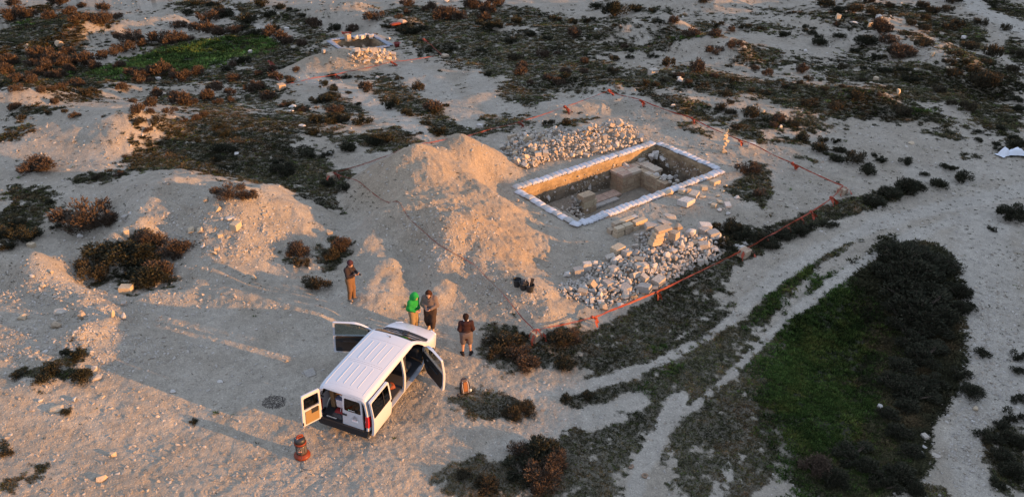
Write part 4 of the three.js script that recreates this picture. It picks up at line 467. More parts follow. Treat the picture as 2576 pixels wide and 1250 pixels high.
// ------------------------------------------------------------------ orange barrier tape and the stones that hold it
const tapeMat = new THREE.MeshPhysicalMaterial({ color: new THREE.Color().setRGB(0.27, 0.047, 0.02), roughness: 0.55, specularIntensity: 0.5, side: THREE.DoubleSide });
const tapeOld = new THREE.MeshPhysicalMaterial({ color: new THREE.Color().setRGB(0.20, 0.05, 0.032), roughness: 0.7, specularIntensity: 0.3, side: THREE.DoubleSide });
function ribbonGeo(pts, w, R) { // crumpled flat band along a curve
  const C = new THREE.CatmullRomCurve3(pts), n = Math.max(12, Math.round(C.getLength() / 0.12)), pos = [], idx = []; let tw = R() * 6;
  for (let i = 0; i <= n; i++) { const p = C.getPointAt(i / n), t = C.getTangentAt(i / n); tw += (R() - 0.45) * 0.9; const up = new THREE.Vector3(0, 1, 0), s = new THREE.Vector3().crossVectors(t, up).normalize(), u = new THREE.Vector3().crossVectors(s, t).normalize(); const d = s.multiplyScalar(Math.cos(tw)).add(u.multiplyScalar(Math.sin(tw))).multiplyScalar(w / 2 * (0.7 + 0.5 * R())); pos.push(p.x - d.x, p.y - d.y, p.z - d.z, p.x + d.x, p.y + d.y, p.z + d.z); }
  for (let i = 0; i < n; i++) idx.push(i * 2, i * 2 + 1, i * 2 + 2, i * 2 + 1, i * 2 + 3, i * 2 + 2);
  const g = new THREE.BufferGeometry(); g.setAttribute('position', new THREE.Float32BufferAttribute(pos, 3)); g.setIndex(idx); g.computeVertexNormals(); return g;
}
function tape(label, pts, o = {}) {
  const R = rng(o.seed || 5), h = o.h ?? 0.34, V = pts.map(([u, v, hh]) => { const p = PG(u, v); return new THREE.Vector3(p[0], p[1] + (hh ?? h), p[2]); }), T = thing('barrier_tape', label, 'barrier tape');
  const fine = []; for (let i = 1; i < V.length; i++) { const L = V[i].distanceTo(V[i - 1]), n = Math.max(2, Math.round(L / 1.2)); for (let k = i === 1 ? 0 : 1; k <= n; k++) { const q = V[i - 1].clone().lerp(V[i], k / n), sag = (o.sag ?? 0.08) * 4 * (k / n) * (1 - k / n); q.y -= sag * Math.min(1, L / 6); q.y = Math.max(q.y, heightAt(q.x, q.z) + 0.03); fine.push(q); } }
  const w = (o.w || 0.075) * 0.62, mat = o.mat || tapeMat;
  part(T, 'band', ribbonGeo(fine, w, R), mat); part(T, 'band', ribbonGeo(fine.map(p => p.clone().add(new THREE.Vector3(0.01, -0.035, 0.012))), w * 0.8, R), mat); part(T, 'cord', new THREE.TubeGeometry(new THREE.CatmullRomCurve3(fine), fine.length * 6, w * 0.2, 5), mat);
  for (const [u, v, hh, s = 1] of o.knots || []) { const p = PG(u, v), K = part(T, 'knot', new THREE.IcosahedronGeometry(0.055 * s, 1), mat); K.position.set(p[0], p[1] + (hh ?? h), p[2]); for (let k = 0; k < 3; k++) { const a = R() * 1.6 - 0.3, L = (0.28 + 0.3 * R()) * s; const e = [new THREE.Vector3(), new THREE.Vector3(Math.cos(a) * L * 0.35, -L * 0.2, Math.sin(a) * L * 0.3), new THREE.Vector3(Math.cos(a) * L * 0.55, -Math.min(L * 0.75, (hh ?? h) - 0.03), Math.sin(a) * L * 0.5)]; part(K, 'loose_end', ribbonGeo(e, 0.09 * s, R), mat); } }
  return T;
}
tape('bright orange barrier tape stretched in front along the grey stone heap', [[1352, 845, .34], [1490, 815], [1650, 750], [1870, 640, .3]], { seed: 1, w: 0.085, sag: 0.03, knots: [[1488, 815, .34, 1.3], [1650, 752, .34, 1], [1400, 850, .28, .7]] });
tape('orange barrier tape with many loose ends rising to the right hand corner block', [[1870, 640, .3], [1925, 612], [1980, 580], [2040, 545], [2090, 510], [2117, 482, .36]], { seed: 2, w: 0.075, knots: [[2086, 512, .34, 1.4], [2036, 546, .3, 1.3], [1980, 584, .2, 1.2], [1930, 614, .2, 1.2], [2012, 562, .3, .8]] });
tape('orange barrier tape from the right corner block back to the farthest bend', [[2117, 482, .36], [1990, 425], [1890, 375, .3], [1840, 358], [1735, 308], [1610, 264], [1528, 242, .4]], { seed: 3, w: 0.085, knots: [[1990, 424, .3, 1.6], [1858, 364, .25, 1.2], [1738, 309, .3, 1.2], [1610, 264, .3, 1.5], [1530, 242, .4, 1.8]] });
tape('orange barrier tape from the farthest bend down behind the far stone heap to the left', [[1528, 242, .4], [1420, 280], [1310, 318], [1235, 338], [1100, 372], [960, 410], [838, 446, .3]], { seed: 4, w: 0.045, mat: tapeOld, knots: [[1420, 281, .34, 1.8], [1305, 320, .3, 1.3]] });
tape('dull red barrier cord lying over the foot of the spoil heap', [[838, 446, .3], [900, 462, .2], [960, 505, .1], [1030, 556, .15], [1100, 615, .12], [1190, 668, .12], [1260, 738, .15], [1320, 822, .3], [1340, 842, .34]], { seed: 5, w: 0.04, mat: tapeOld, sag: 0.02, knots: [[845, 448, .25, 1.2]] });
tape('far orange tape line running below the small distant pit', [[712, 222, .3], [790, 206], [870, 190], [985, 165], [1112, 144, .25]], { seed: 6, w: 0.055, mat: tapeOld, knots: [[985, 165, .3, 1.8], [845, 196, .3, 1.6]] });
tape('short far orange tape running uphill right of the small distant pit', [[1112, 144, .25], [1085, 122], [1062, 104, .3]], { seed: 7, w: 0.07, mat: tapeOld, knots: [[1066, 107, .3, 2]] });
tape('short dull tape between bushes left of the small distant pit', [[712, 222, .3], [690, 192], [678, 165, .4]], { seed: 8, w: 0.09, mat: tapeOld, knots: [[678, 166, .4, 2]] });
{
  const R = rng(12), anchor = (u, v, s, label, wraps) => { const p = PG(u, v), T = thing('anchor_stone', label, 'stone block', [p[0], p[1], p[2]], 0.5); const b = part(T, 'block', rockPick('b', R), ROCKM[2]); b.scale.set(s[0], s[1], s[2]); b.position.y = s[1] * 0.5 - 0.02; b.rotation.set(0.12, 0.3, -0.1); if (wraps) for (let k = 0; k < wraps; k++) { const pts = []; for (let i = 0; i <= 12; i++) { const a = i / 12 * 6.283, t = k * 0.9 + 0.2; const x = Math.cos(a) * s[0] * 0.64, y = Math.sin(a) * s[1] * 0.64; pts.push(new THREE.Vector3(x * Math.cos(t), y + s[1] * 0.5, x * Math.sin(t) * s[2] / s[0])); } part(T, 'tape_wrap', ribbonGeo(pts, 0.045, R), tapeMat); } if (wraps) { part(T, 'loose_end', ribbonGeo([new THREE.Vector3(-s[0] * .3, s[1] * .9, s[2] * .3), new THREE.Vector3(-s[0] * .7, s[1] * .4, s[2] * .6), new THREE.Vector3(-s[0] * .8, 0.04, s[2] * .9)], 0.12, R), tapeMat); part(T, 'loose_end', ribbonGeo([new THREE.Vector3(s[0] * .3, s[1] * .9, 0), new THREE.Vector3(s[0] * .7, s[1] * .4, s[2] * .5), new THREE.Vector3(s[0] * .6, 0.04, s[2] * .9)], 0.1, R), tapeMat); } };
  anchor(1348, 852, [.42, .4, .36], 'pinkish block wrapped in orange tape at the nearest corner of the fence line', 3);
  anchor(2117, 486, [.5, .34, .4], 'tan block with orange tape at the right hand corner of the fence line', 2);
  anchor(835, 448, [.42, .3, .34], 'pale stone with red cord at the left corner behind the spoil heap', 1);
  anchor(1872, 642, [.5, .36, .4], 'pale boulder with orange tape at the bend beside the stone heap', 1);
  anchor(1120, 144, [.6, .25, .4], 'white flat stone holding the far tape right of the small distant pit', 0);
  anchor(708, 224, [.6, .4, .4], 'pinkish stone at the left end of the far tape', 0);
}
// ------------------------------------------------------------------ smaller gear
{
  const orange = new THREE.MeshPhysicalMaterial({ color: new THREE.Color().setRGB(0.17, 0.032, 0.012), roughness: 0.45, specularIntensity: 0.5 }), blk = new THREE.MeshPhysicalMaterial({ color: new THREE.Color().setRGB(0.018, 0.018, 0.018), roughness: 0.5 }), smoke = new THREE.MeshPhysicalMaterial({ color: new THREE.Color().setRGB(0.085, 0.07, 0.06), roughness: 0.25, clearcoat: 0.6 });
  const p = PG(761, 1146), T = thing('canister_machine', 'orange and black cylindrical canister machine with a handle standing behind the van', 'machine', p, -0.9); T.scale.setScalar(0.8);
  const lathe = (pts, n = 32) => new THREE.LatheGeometry(pts.map(q => new THREE.Vector2(...q)), n);
  part(T, 'base_ring', lathe([[0, 0.0], [.29, 0.0], [.31, .03], [.31, .10], [.27, .14], [.235, .16], [.22, .20], [0, .20]]), orange);
  const tank = part(T, 'tank', lathe([[0, .19], [.215, .19], [.21, .3], [.205, .66], [0, .66]]), smoke);
  for (let k = 0; k < 8; k++) { const a = k / 8 * 6.283 + .2; part(tank, 'rib', box(.012, .46, .02, .004).translate(.212, .43, 0).rotateY(a), blk); }
  part(T, 'orange_collar', lathe([[0, .64], [.22, .64], [.235, .67], [.235, .72], [.215, .74], [0, .74]]), orange); part(T, 'collar_rim', new THREE.TorusGeometry(.222, .014, 8, 32).rotateX(Math.PI / 2).translate(0, .635, 0), blk);
  const hd = part(T, 'motor_head', lathe([[0, .73], [.205, .73], [.215, .80], [.20, .88], [.15, .92], [0, .93]]), blk); part(hd, 'switch_panel', box(.14, .015, .07, .004).rotateX(.25).translate(-.02, .925, .10), std([.3, .28, .26], .5));
  part(T, 'carry_handle', merge([tube([[0, .90, -.14], [0, 1.0, -.13], [0, 1.04, -.05], [0, 1.04, .05], [0, .98, .10], [0, .90, .11]], .032, 20, 8), box(.07, .06, .24, .02).translate(0, .94, -.02)]), orange);
  const C = document.createElement('canvas'); C.width = C.height = 128; const c = C.getContext('2d'); c.fillStyle = '#4a443c'; c.fillRect(0, 0, 128, 128); c.fillStyle = '#141210'; c.fillRect(18, 8, 92, 74); c.strokeStyle = '#d8c4a8'; c.lineWidth = 4; c.strokeRect(18, 8, 92, 74); c.fillStyle = '#8a8478'; c.beginPath(); c.arc(64, 45, 22, 0, 7); c.fill(); c.fillStyle = '#c34420'; c.fillRect(18, 92, 92, 16); c.strokeStyle = '#efe6d8'; c.strokeRect(16, 90, 96, 20); const tx = new THREE.CanvasTexture(C); tx.colorSpace = THREE.SRGBColorSpace;
  const g = new THREE.CylinderGeometry(.2165, .2165, .2, 12, 1, true, -.45, .9); g.translate(0, .45, 0); g.rotateY(.85); part(T, 'label_plate', g, new THREE.MeshStandardMaterial({ map: tx, roughness: .5, side: THREE.DoubleSide }));
  const q = PG(815, 1140), cable = []; for (let i = 0; i <= 8; i++) { const a = i / 8; cable.push(new THREE.Vector3(.2 + .75 * a, .02 + .35 * Math.pow(1 - a, 6), .05 + .28 * Math.sin(a * 3.1) )); } part(T, 'power_cable', tube(cable, .009, 40, 5), blk);
  // backpack
  const b = PG(1170, 985), K = thing('backpack', 'brown and orange backpack sitting on the ground by the van', 'backpack', b, 0.35), brown = std([.075, .05, .045], .85), org = std([.24, .085, .02], .8), crm = std([.36, .31, .27], .85), drk = std([.02, .018, .018], .8);
  const sack = new THREE.BoxGeometry(.34, .58, .22, 6, 8, 4); { const P_ = sack.attributes.position; for (let i = 0; i < P_.count; i++) { const y = P_.getY(i) / .58 + .5, k = 1 - .38 * Math.pow(y, 2.4) - .12 * Math.pow(1 - y, 6); P_.setXYZ(i, P_.getX(i) * k, P_.getY(i), P_.getZ(i) * (1 - .3 * Math.pow(y, 3)) * (1 - .15 * Math.pow(Math.abs(P_.getX(i)) / .17, 3))); } sack.computeVertexNormals(); }
  const bag_ = part(K, 'main_compartment', sack.translate(0, .30, 0), brown); bag_.rotation.x = -.2; const ft = part(K, 'front_pocket', box(.17, .40, .07, .03, 3).translate(0, .30, .13), org); ft.rotation.x = -.24;
  for (const s of [1, -1]) { const m = part(K, 'piping', tube([[s * .10, .06, .17], [s * .115, .3, .155], [s * .085, .50, .10], [s * .03, .575, .04]], .018, 16, 6), crm); m.rotation.x = -.24; const st = part(K, 'strap', tube([[s * .15, .05, .10], [s * .20, .2, .06], [s * .17, .45, -.02]], .015, 14, 5), drk); st.rotation.x = -.2; const sp = part(K, 'side_pocket', box(.06, .2, .14, .025, 2).translate(s * .175, .16, 0), drk); sp.rotation.x = -.2; }
  part(K, 'grab_loop', new THREE.TorusGeometry(.05, .012, 6, 14).translate(0, .59, -.14), drk); part(K, 'hip_belt', tube([[.10, .04, .14], [.28, .03, .18], [.38, .02, .10]], .02, 14, 5), drk); part(K, 'buckle', box(.06, .03, .05, .01).translate(.39, .025, .10), drk); part(K, 'bottle', new THREE.SphereGeometry(.055, 10, 8).scale(1, 1.3, 1).translate(.19, .14, .1), std([.45, .5, .45], .4));
  const cp = PG(1158, 994); const cap = thing('leather_strap', 'small dark curled strap lying beside the backpack', 'strap', cp, .5); part(cap, 'band', new THREE.TorusGeometry(.10, .022, 6, 20, 4.4).rotateX(1.35).translate(0, .05, 0), drk); part(cap, 'buckle', box(.05, .02, .04, .006).translate(.1, .04, 0), drk);
  K.scale.setScalar(0.88);
  // three black rubber buckets
  const bucket = new THREE.LatheGeometry([[0, .0], [.125, .0], [.135, .02], [.165, .29], [.178, .30], [.178, .315], [.16, .312], [.128, .04], [0, .03]].map(q => new THREE.Vector2(...q)), 28);
  [[1301, 718, 'leftmost black rubber bucket of three, empty, near the stone heap'], [1317, 726, 'middle black rubber bucket of three, holding dark gear'], [1333, 732, 'rightmost black rubber bucket of three, with a pale handled tool in it']].forEach(([u, v, l], i) => { const w = PG(u, v), B = thing('bucket', l, 'bucket', w, i * 1.3); part(B, 'tub', bucket, blk); for (const s of [1, -1]) part(B, 'handle', tube([[s * .17, .29, -.07], [s * .22, .31, -.03], [s * .22, .31, .03], [s * .17, .29, .07]], .012, 10, 5), blk);
    if (i === 1) { const t = thing('tool_bundle', 'dark folded gear stuffed in the middle black bucket', 'tool', [w[0], w[1] + .1, w[2]]); part(t, 'wrap', new THREE.IcosahedronGeometry(.13, 2).scale(1, 1.1, 1).translate(0, .16, 0), drk); part(t, 'grip', rod([.05, .15, .03], [.08, .34, .02], .014, .014, 6), std([.35, .33, .33], .5)); }
    if (i === 2) { const t = thing('hand_tool', 'dark broad bladed tool standing in the rightmost bucket', 'tool', [w[0], w[1] + .05, w[2]]); part(t, 'blade', box(.13, .22, .02, .008).rotateZ(-.25).translate(.08, .42, -.02), drk); part(t, 'shaft', rod([0, .02, 0], [.07, .34, -.02], .018, .018, 6), drk); const t2 = thing('hand_brush', 'pale wooden handled tool leaning in the rightmost bucket', 'tool', [w[0], w[1] + .05, w[2]]); part(t2, 'handle', rod([-.06, .06, .05], [-.01, .46, .02], .013, .012, 6), std([.5, .42, .36], .7)); part(t2, 'ferrule', rod([-.075, .0, .055], [-.06, .07, .05], .02, .014, 6), steel0()); } });
  function steel0() { return new THREE.MeshStandardMaterial({ color: 0x888888, metalness: .8, roughness: .4 }); }
  // square plate on the ground left of the van, dark ash patch
  const sp = PG(780, 938), S = thing('square_slab', 'dark grey square slab lying tilted on the shaded ground left of the van', 'slab', [sp[0], sp[1] + .03, sp[2]], .5); const sl = part(S, 'slab', rockPick('b', rng(3)), ROCKM[3]); sl.scale.set(.36, .09, .36); sl.rotation.set(.25, 0, .1); part(S, 'dirt_clod', rockPick('r', rng(4)), ROCKM[3]).scale.set(.3, .05, .26); S.children[1].position.set(-.25, .0, -.12);
  { const R = rng(8), w = PG(690, 1010), gs = []; for (let i = 0; i < 700; i++) { const a = R() * 6.283, d = .36 * Math.sqrt(R()), x = w[0] + Math.cos(a) * d * 1.1, z = w[2] + Math.sin(a) * d, s = .012 + .03 * R() * R(); gs.push(rockPick('a', R).clone().applyMatrix4(M4(x, heightAt(x, z) + .004, z, R() * 6, R() * 6, R() * 6, s * 1.6, s, s * 1.4))); } const m = solo('ash_patch', merge(gs), std([.09, .075, .06], 1), 'round dark patch of cinders on the shaded ground left of the van', 'ash', [0, 0, 0]); tag(m, null, null, null, 'stuff'); }
  // rings of clay pipe on the pale track
  for (const [u, v, l] of [[1622, 1197, 'small brown ring shaped object lying on the pale track at the bottom'], [1586, 1172, 'small brown half buried object left of the ring on the pale track']]) { const w = PG(u, v), r = thing('clay_ring', l, 'ring', [w[0], w[1] + .03, w[2]], 1); const full = u > 1600; part(r, 'ring', new THREE.TorusGeometry(.075, .032, 8, 22, full ? 6.283 : 3.4).rotateX(Math.PI / 2), std([.22, .145, .09], .9)); part(r, 'earth_fill', new THREE.SphereGeometry(.05, 10, 6).scale(1, .3, 1), std([.12, .09, .06], 1)); }
  // crumpled white plastic sheet at the far right
  { const w = PG(2838, 0 * 0 + 388); const ww = PG(2540, 388), R = rng(61), G = thing('plastic_sheet', 'crumpled white plastic sheeting lying on the bare ground at the right edge', 'plastic sheet', ww, .3), m = new THREE.MeshPhysicalMaterial({ color: new THREE.Color().setRGB(.62, .64, .67), roughness: .45, side: THREE.DoubleSide }); for (const [x, z, sx, sz, h, t] of [[-.45, 0, .7, .55, .34, .2], [.25, .1, .9, .5, .3, -.4], [.75, .3, .5, .4, .2, .7]]) { const g = new THREE.PlaneGeometry(1, 1, 22, 22); g.rotateX(-Math.PI / 2); const p_ = g.attributes.position; for (let i = 0; i < p_.count; i++) { const X = p_.getX(i), Z = p_.getZ(i), d = Math.hypot(X, Z) * 2; p_.setY(i, 1.35 * h * Math.max(0, 1 - d * d) * (1 + .35 * fbm(X * 3 + x, Z * 3, 2)) + .09 * fbm(X * 5 + x * 3, Z * 5, 3) * clamp(1.3 - d) + .03); p_.setX(i, X * (1 + .18 * fbm(Z * 4 + x, 2, 2))); p_.setZ(i, Z * (1 + .18 * fbm(X * 4 + x, 5, 2))); } g.computeVertexNormals(); const o = part(G, 'fold', g, m); o.position.set(x, 0, z); o.scale.set(sx, 1, sz); o.rotation.y = t; } }
  // far small things
  { const w = PG(1012, 58), t = thing('orange_sack', 'pale and orange sack lying lit on the far pale swell', 'sack', [w[0], w[1] + .15, w[2]], .8); part(t, 'sack', BAGS[0], std([.40, .28, .19], .8)).scale.set(.6, .4, .9); const n = part(t, 'orange_net', BAGS[2], orange); n.scale.set(.5, .26, 1.1); n.position.set(-.9, -.03, .1); n.rotation.y = 1.4; }
  { const w = PG(999, 117), t = thing('red_tub', 'small red tub standing right of the small distant pit', 'tub', w, .2); part(t, 'tub', new THREE.LatheGeometry([[0, 0], [.2, 0], [.27, .34], [.29, .36], [.25, .36], [.19, .04], [0, .04]].map(q => new THREE.Vector2(...q)), 20), std([.17, .018, .012], .5)); for (const s of [1, -1]) part(t, 'handle', tube([[s * .26, .33, -.08], [s * .34, .35, 0], [s * .26, .33, .08]], .02, 8, 5), std([.42, .03, .02], .5)); }
  { const w = PG(871, 88), R = rng(4), t = thing('orange_netting', 'crumpled orange netting lying in the scrub behind the small distant pit', 'netting', w); for (let i = 0; i < 4; i++) part(t, 'strip', ribbonGeo([0, 1, 2, 3].map(k => new THREE.Vector3((k - 1.5) * .3 + .1 * R(), .12 + .14 * R(), .3 * (R() - .5))), .2, R), tapeMat); }
}
// ------------------------------------------------------------------ white van with its doors open
const VAN = (() => {
  const prof = y => interp([[0.26, 0.93], [0.34, 0.965], [0.55, 1], [0.92, 1], [1.12, 0.985], [1.4, 0.93], [1.7, 0.862], [1.95, 0.80]], y);
  const ST = [ // station a, top height, half width, crown
    [2.86, 0.68, 0.50, .01], [2.82, 0.84, 0.66, .03], [2.72, 0.98, 0.78, .05], [2.50, 1.09, 0.87, .07], [2.2, 1.17, 0.93, .08], [1.88, 1.225, 0.95, .07], [1.72, 1.26, 0.955, .04], [1.45, 1.45, 0.96, .04], [1.15, 1.64, 0.96, .04], [0.92, 1.765, 0.96, .04], [0.76, 1.815, 0.96, .04], [0.5, 1.85, 0.96, .04], [-0.4, 1.885, 0.96, .04], [-1.6, 1.88, 0.96, .04], [-2.15, 1.865, 0.955, .04], [-2.36, 1.84, 0.94, .04], [-2.45, 1.80, 0.92, .03], [-2.5, 1.72, 0.89, .02]];
  const cols = k => ST.map(s => [s[0], s[k]]).reverse();
  const Tt = cols(1), Wt = cols(2), Ct = cols(3);
  function solid(off, bot, aMin, aMax) {
    const as = []; for (let i = 0; i <= 46; i++) as.push(lerp(aMin, aMax, i / 46)); for (const s of ST) if (s[0] > aMin + .005 && s[0] < aMax - .005 && !as.some(a => Math.abs(a - s[0]) < 0.02)) as.push(s[0]); as.sort((p, q) => p - q);
    const rings = as.map(a => { const T = interp(Tt, a) - off, W = interp(Wt, a) - off, C = interp(Ct, a), half = []; const rc = Math.min(0.14, (T - bot) * 0.3); half.push([0, bot], [W * .5, bot], [(W) * prof(bot + off) - 0.04, bot]); const yS = bot + .05, yE = T - C - rc; for (let i = 0; i <= 9; i++) { const y = lerp(yS, yE, i / 9); half.push([W * prof(y), y]); } const bE = W * prof(yE); for (let i = 1; i <= 5; i++) { const t = i / 5 * Math.PI / 2; half.push([bE - rc + rc * Math.cos(t) - 0.012 * i / 5, yE + rc * Math.sin(t)]); } const b2 = bE - rc - .012; for (let i = 1; i <= 4; i++) { const q = 1 - i / 4; half.push([b2 * q, T - C * q * q]); } return half; });
    const n = rings[0].length, per = (n - 1) * 2, pos = [], idx = [];
    rings.forEach((h, j) => { for (let i = 0; i < n; i++) pos.push(as[j], h[i][1], h[i][0]); for (let i = n - 2; i > 0; i--) pos.push(as[j], h[i][1], -h[i][0]); });
    for (let j = 0; j < rings.length - 1; j++) for (let i = 0; i < per; i++) { const a = j * per + i, b = j * per + (i + 1) % per, c = a + per, d = b + per; idx.push(a, c, b, b, c, d); }
    const cap = (j, flip) => { const c = pos.length / 3; pos.push(as[j], (rings[j][0][1] + rings[j][n - 1][1]) / 2, 0); for (let i = 0; i < per; i++) { const a = j * per + i, b = j * per + (i + 1) % per; flip ? idx.push(a, c, b) : idx.push(a, b, c); } }; cap(0, false); cap(rings.length - 1, true);
    let g = new THREE.BufferGeometry(); g.setAttribute('position', new THREE.Float32BufferAttribute(pos, 3)); g.setIndex(idx); g.computeVertexNormals();
    // outward check on the side
    const p = g.attributes.position, nn = g.attributes.normal; let s = 0; for (let i = 0; i < p.count; i++) s += nn.getZ(i) * Math.sign(p.getZ(i)); if (s < 0) { for (let i = 0; i < idx.length; i += 3) { const t = idx[i]; idx[i] = idx[i + 1]; idx[i + 1] = t; } g.setIndex(idx); g.computeVertexNormals(); }
    g = toCreasedNormals(g, 0.6); return g;
  }
  const ev = new Evaluator(); ev.attributes = ['position', 'normal']; ev.useGroups = false;
  const br = g => { g = g.index ? g.toNonIndexed() : g; for (const k of Object.keys(g.attributes)) if (k !== 'position' && k !== 'normal') g.deleteAttribute(k); const b = new Brush(g); b.updateMatrixWorld(true); return b; };
  const op = (a, b, o) => { const r = ev.evaluate(a, b, o); r.updateMatrixWorld(true); return r; };
  const sub = (a, b) => op(a, b, SUBTRACTION), and = (a, b) => op(a, b, INTERSECTION);
  const rshape = (pts, r) => { const s = new THREE.Shape(), n = pts.length; for (let i = 0; i < n; i++) { const p = pts[i], a = pts[(i + n - 1) % n], b = pts[(i + 1) % n], rr_ = p[2] ?? r; const da = [a[0] - p[0], a[1] - p[1]], db = [b[0] - p[0], b[1] - p[1]], la = Math.hypot(...da), lb = Math.hypot(...db), q = Math.min(rr_, la * .45, lb * .45); const A = [p[0] + da[0] / la * q, p[1] + da[1] / la * q], B = [p[0] + db[0] / lb * q, p[1] + db[1] / lb * q]; i ? s.lineTo(...A) : s.moveTo(...A); s.quadraticCurveTo(p[0], p[1], ...B); } s.closePath(); return s; };
  const sideP = (pts, z0, z1, r = .06) => { const g = new THREE.ExtrudeGeometry(rshape(pts, r), { depth: z1 - z0, bevelEnabled: false, curveSegments: 5 }); g.translate(0, 0, z0); return br(g); };
  const topP = (pts, y0, y1, r = .06) => { const g = new THREE.ExtrudeGeometry(rshape(pts.map(p => [p[0], -p[1]]), r), { depth: y1 - y0, bevelEnabled: false, curveSegments: 5 }); g.rotateX(-Math.PI / 2); g.translate(0, y0, 0); return br(g); };  // pts (a, b)
  const rearP = (pts, a0, a1, r = .05) => { const g = new THREE.ExtrudeGeometry(rshape(pts, r), { depth: a1 - a0, bevelEnabled: false, curveSegments: 5 }); g.rotateY(Math.PI / 2); const m = br(g.translate(a0, 0, 0)); return m; };  // pts (-b, y)
  const outer = br(solid(0, 0.27, -2.5, 2.86)), inner = br(solid(0.055, 0.46, -2.62, 1.62).clone()), skin = br(solid(0.03, 0.24, -2.47, 2.82)), skin2 = br(solid(0.075, 0.22, -2.425, 2.76)), lin = br(solid(0.10, 0.2, -2.40, 2.7)), swell = br(solid(-0.014, 0.25, -2.516, 2.872));
  const mirrorZ = pts => pts.map(p => [...p]);
  const FD = [[-0.05, 0.36], [1.10, 0.36], [1.38, 0.60, .2], [1.50, 1.14], [1.30, 1.37, .3], [0.98, 1.61, .2], [0.74, 1.705], [-0.05, 1.705]];
  const grow = (pts, d) => { const cx = pts.reduce((s, p) => s + p[0], 0) / pts.length, cy = pts.reduce((s, p) => s + p[1], 0) / pts.length; return pts.map(p => { const dx = p[0] - cx, dy = p[1] - cy, l = Math.hypot(dx, dy); return [p[0] - dx / l * d, p[1] - dy / l * d, p[2]]; }); };
  const FW = [[0.03, 1.06], [1.34, 1.10, .06], [1.24, 1.32, .2], [0.94, 1.555, .2], [0.72, 1.645], [0.03, 1.645]];
  const SD = [[-1.34, 0.38], [-0.16, 0.38], [-0.16, 1.71], [-1.34, 1.71]], SW = [[-1.29, 1.08], [-0.24, 1.08], [-0.24, 1.645], [-1.29, 1.645]];
  const QW = [[-2.24, 1.12], [-1.46, 1.12], [-1.46, 1.66], [-2.18, 1.66]];
  const RDr = [[-0.735, 0.50], [0.735, 0.50], [0.66, 1.72], [-0.66, 1.72]];
  const leaf = s => s > 0 ? [[-0.73, 0.505], [-0.008, 0.505], [-0.008, 1.715], [-0.655, 1.715]] : [[0.008, 0.505], [0.73, 0.505], [0.655, 1.715], [0.008, 1.715]];   // s > 0: right leaf (b > 0)
  const lwin = s => s > 0 ? [[-0.64, 1.13], [-0.07, 1.13], [-0.07, 1.60], [-0.60, 1.60]] : [[0.07, 1.13], [0.64, 1.13], [0.60, 1.60], [0.07, 1.60]];
  let body = sub(outer, inner);
  for (const [z0, z1] of [[0.5, 1.3], [-1.3, -0.5]]) body = sub(body, sideP(FD, z0, z1));
  body = sub(body, sideP(SD, 0.5, 1.3)); body = sub(body, rearP(RDr, -2.7, -2.3));
  const WS = [[1.74, -0.84], [1.74, 0.84], [0.86, 0.70], [0.86, -0.70]];
  body = sub(body, topP(WS, 1.1, 2.0)); body = sub(body, sideP(QW, 0.5, 1.3)); body = sub(body, sideP(QW, -1.3, -0.5)); body = sub(body, sideP(SW, -1.3, -0.5));
  for (const a of [1.72, -1.62]) for (const s of [1, -1]) { const c = new THREE.CylinderGeometry(0.385, 0.385, 0.5, 24); c.rotateX(Math.PI / 2); c.translate(a, 0.33, s * 0.95); body = sub(body, br(c)); }
  const bump = rearP([[-1.2, 0.2], [1.2, 0.2], [1.2, 0.55], [-1.2, 0.55]], -2.7, -2.06, .01);
  const fbump = rearP([[-1.2, 0.2], [1.2, 0.2], [1.2, 0.50], [-1.2, 0.50]], 2.4, 3.0, .01);
  return { prof, Tt, Wt, body: body.geometry, solidAt: (a, b) => interp(Tt, a) - interp(Ct, a) * Math.pow(b / 0.68, 2), outer, inner, skin, skin2, lin, swell, sub, and, sideP, topP, rearP, FD, FW, SD, SW, QW, WS, leaf, lwin, grow, bump, fbump, br };
})();
const paint = new THREE.MeshPhysicalMaterial({ color: new THREE.Color().setRGB(0.47, 0.48, 0.50), roughness: 0.4, clearcoat: 0.4, clearcoatRoughness: 0.15 });
const blackPl = new THREE.MeshPhysicalMaterial({ color: new THREE.Color().setRGB(0.022, 0.022, 0.023), roughness: 0.6, specularIntensity: 0.5 });
const seatMat = std([0.03, 0.03, 0.033], 0.95), rubber = std([0.018, 0.018, 0.018], 0.8), steel = new THREE.MeshStandardMaterial({ color: 0x9a9a9c, roughness: 0.35, metalness: 0.8 });
const glassMat = new THREE.MeshPhysicalMaterial({ color: new THREE.Color().setRGB(0.55, 0.58, 0.56), roughness: 0.03, transmission: 1, thickness: 0, ior: 1.5 });
const darkGlass = new THREE.MeshPhysicalMaterial({ color: new THREE.Color().setRGB(0.045, 0.048, 0.047), roughness: 0.03, transmission: 1, thickness: 0, ior: 1.5 });
const redLens = new THREE.MeshPhysicalMaterial({ color: new THREE.Color().setRGB(0.42, 0.012, 0.014), roughness: 0.2, clearcoat: 0.8 });
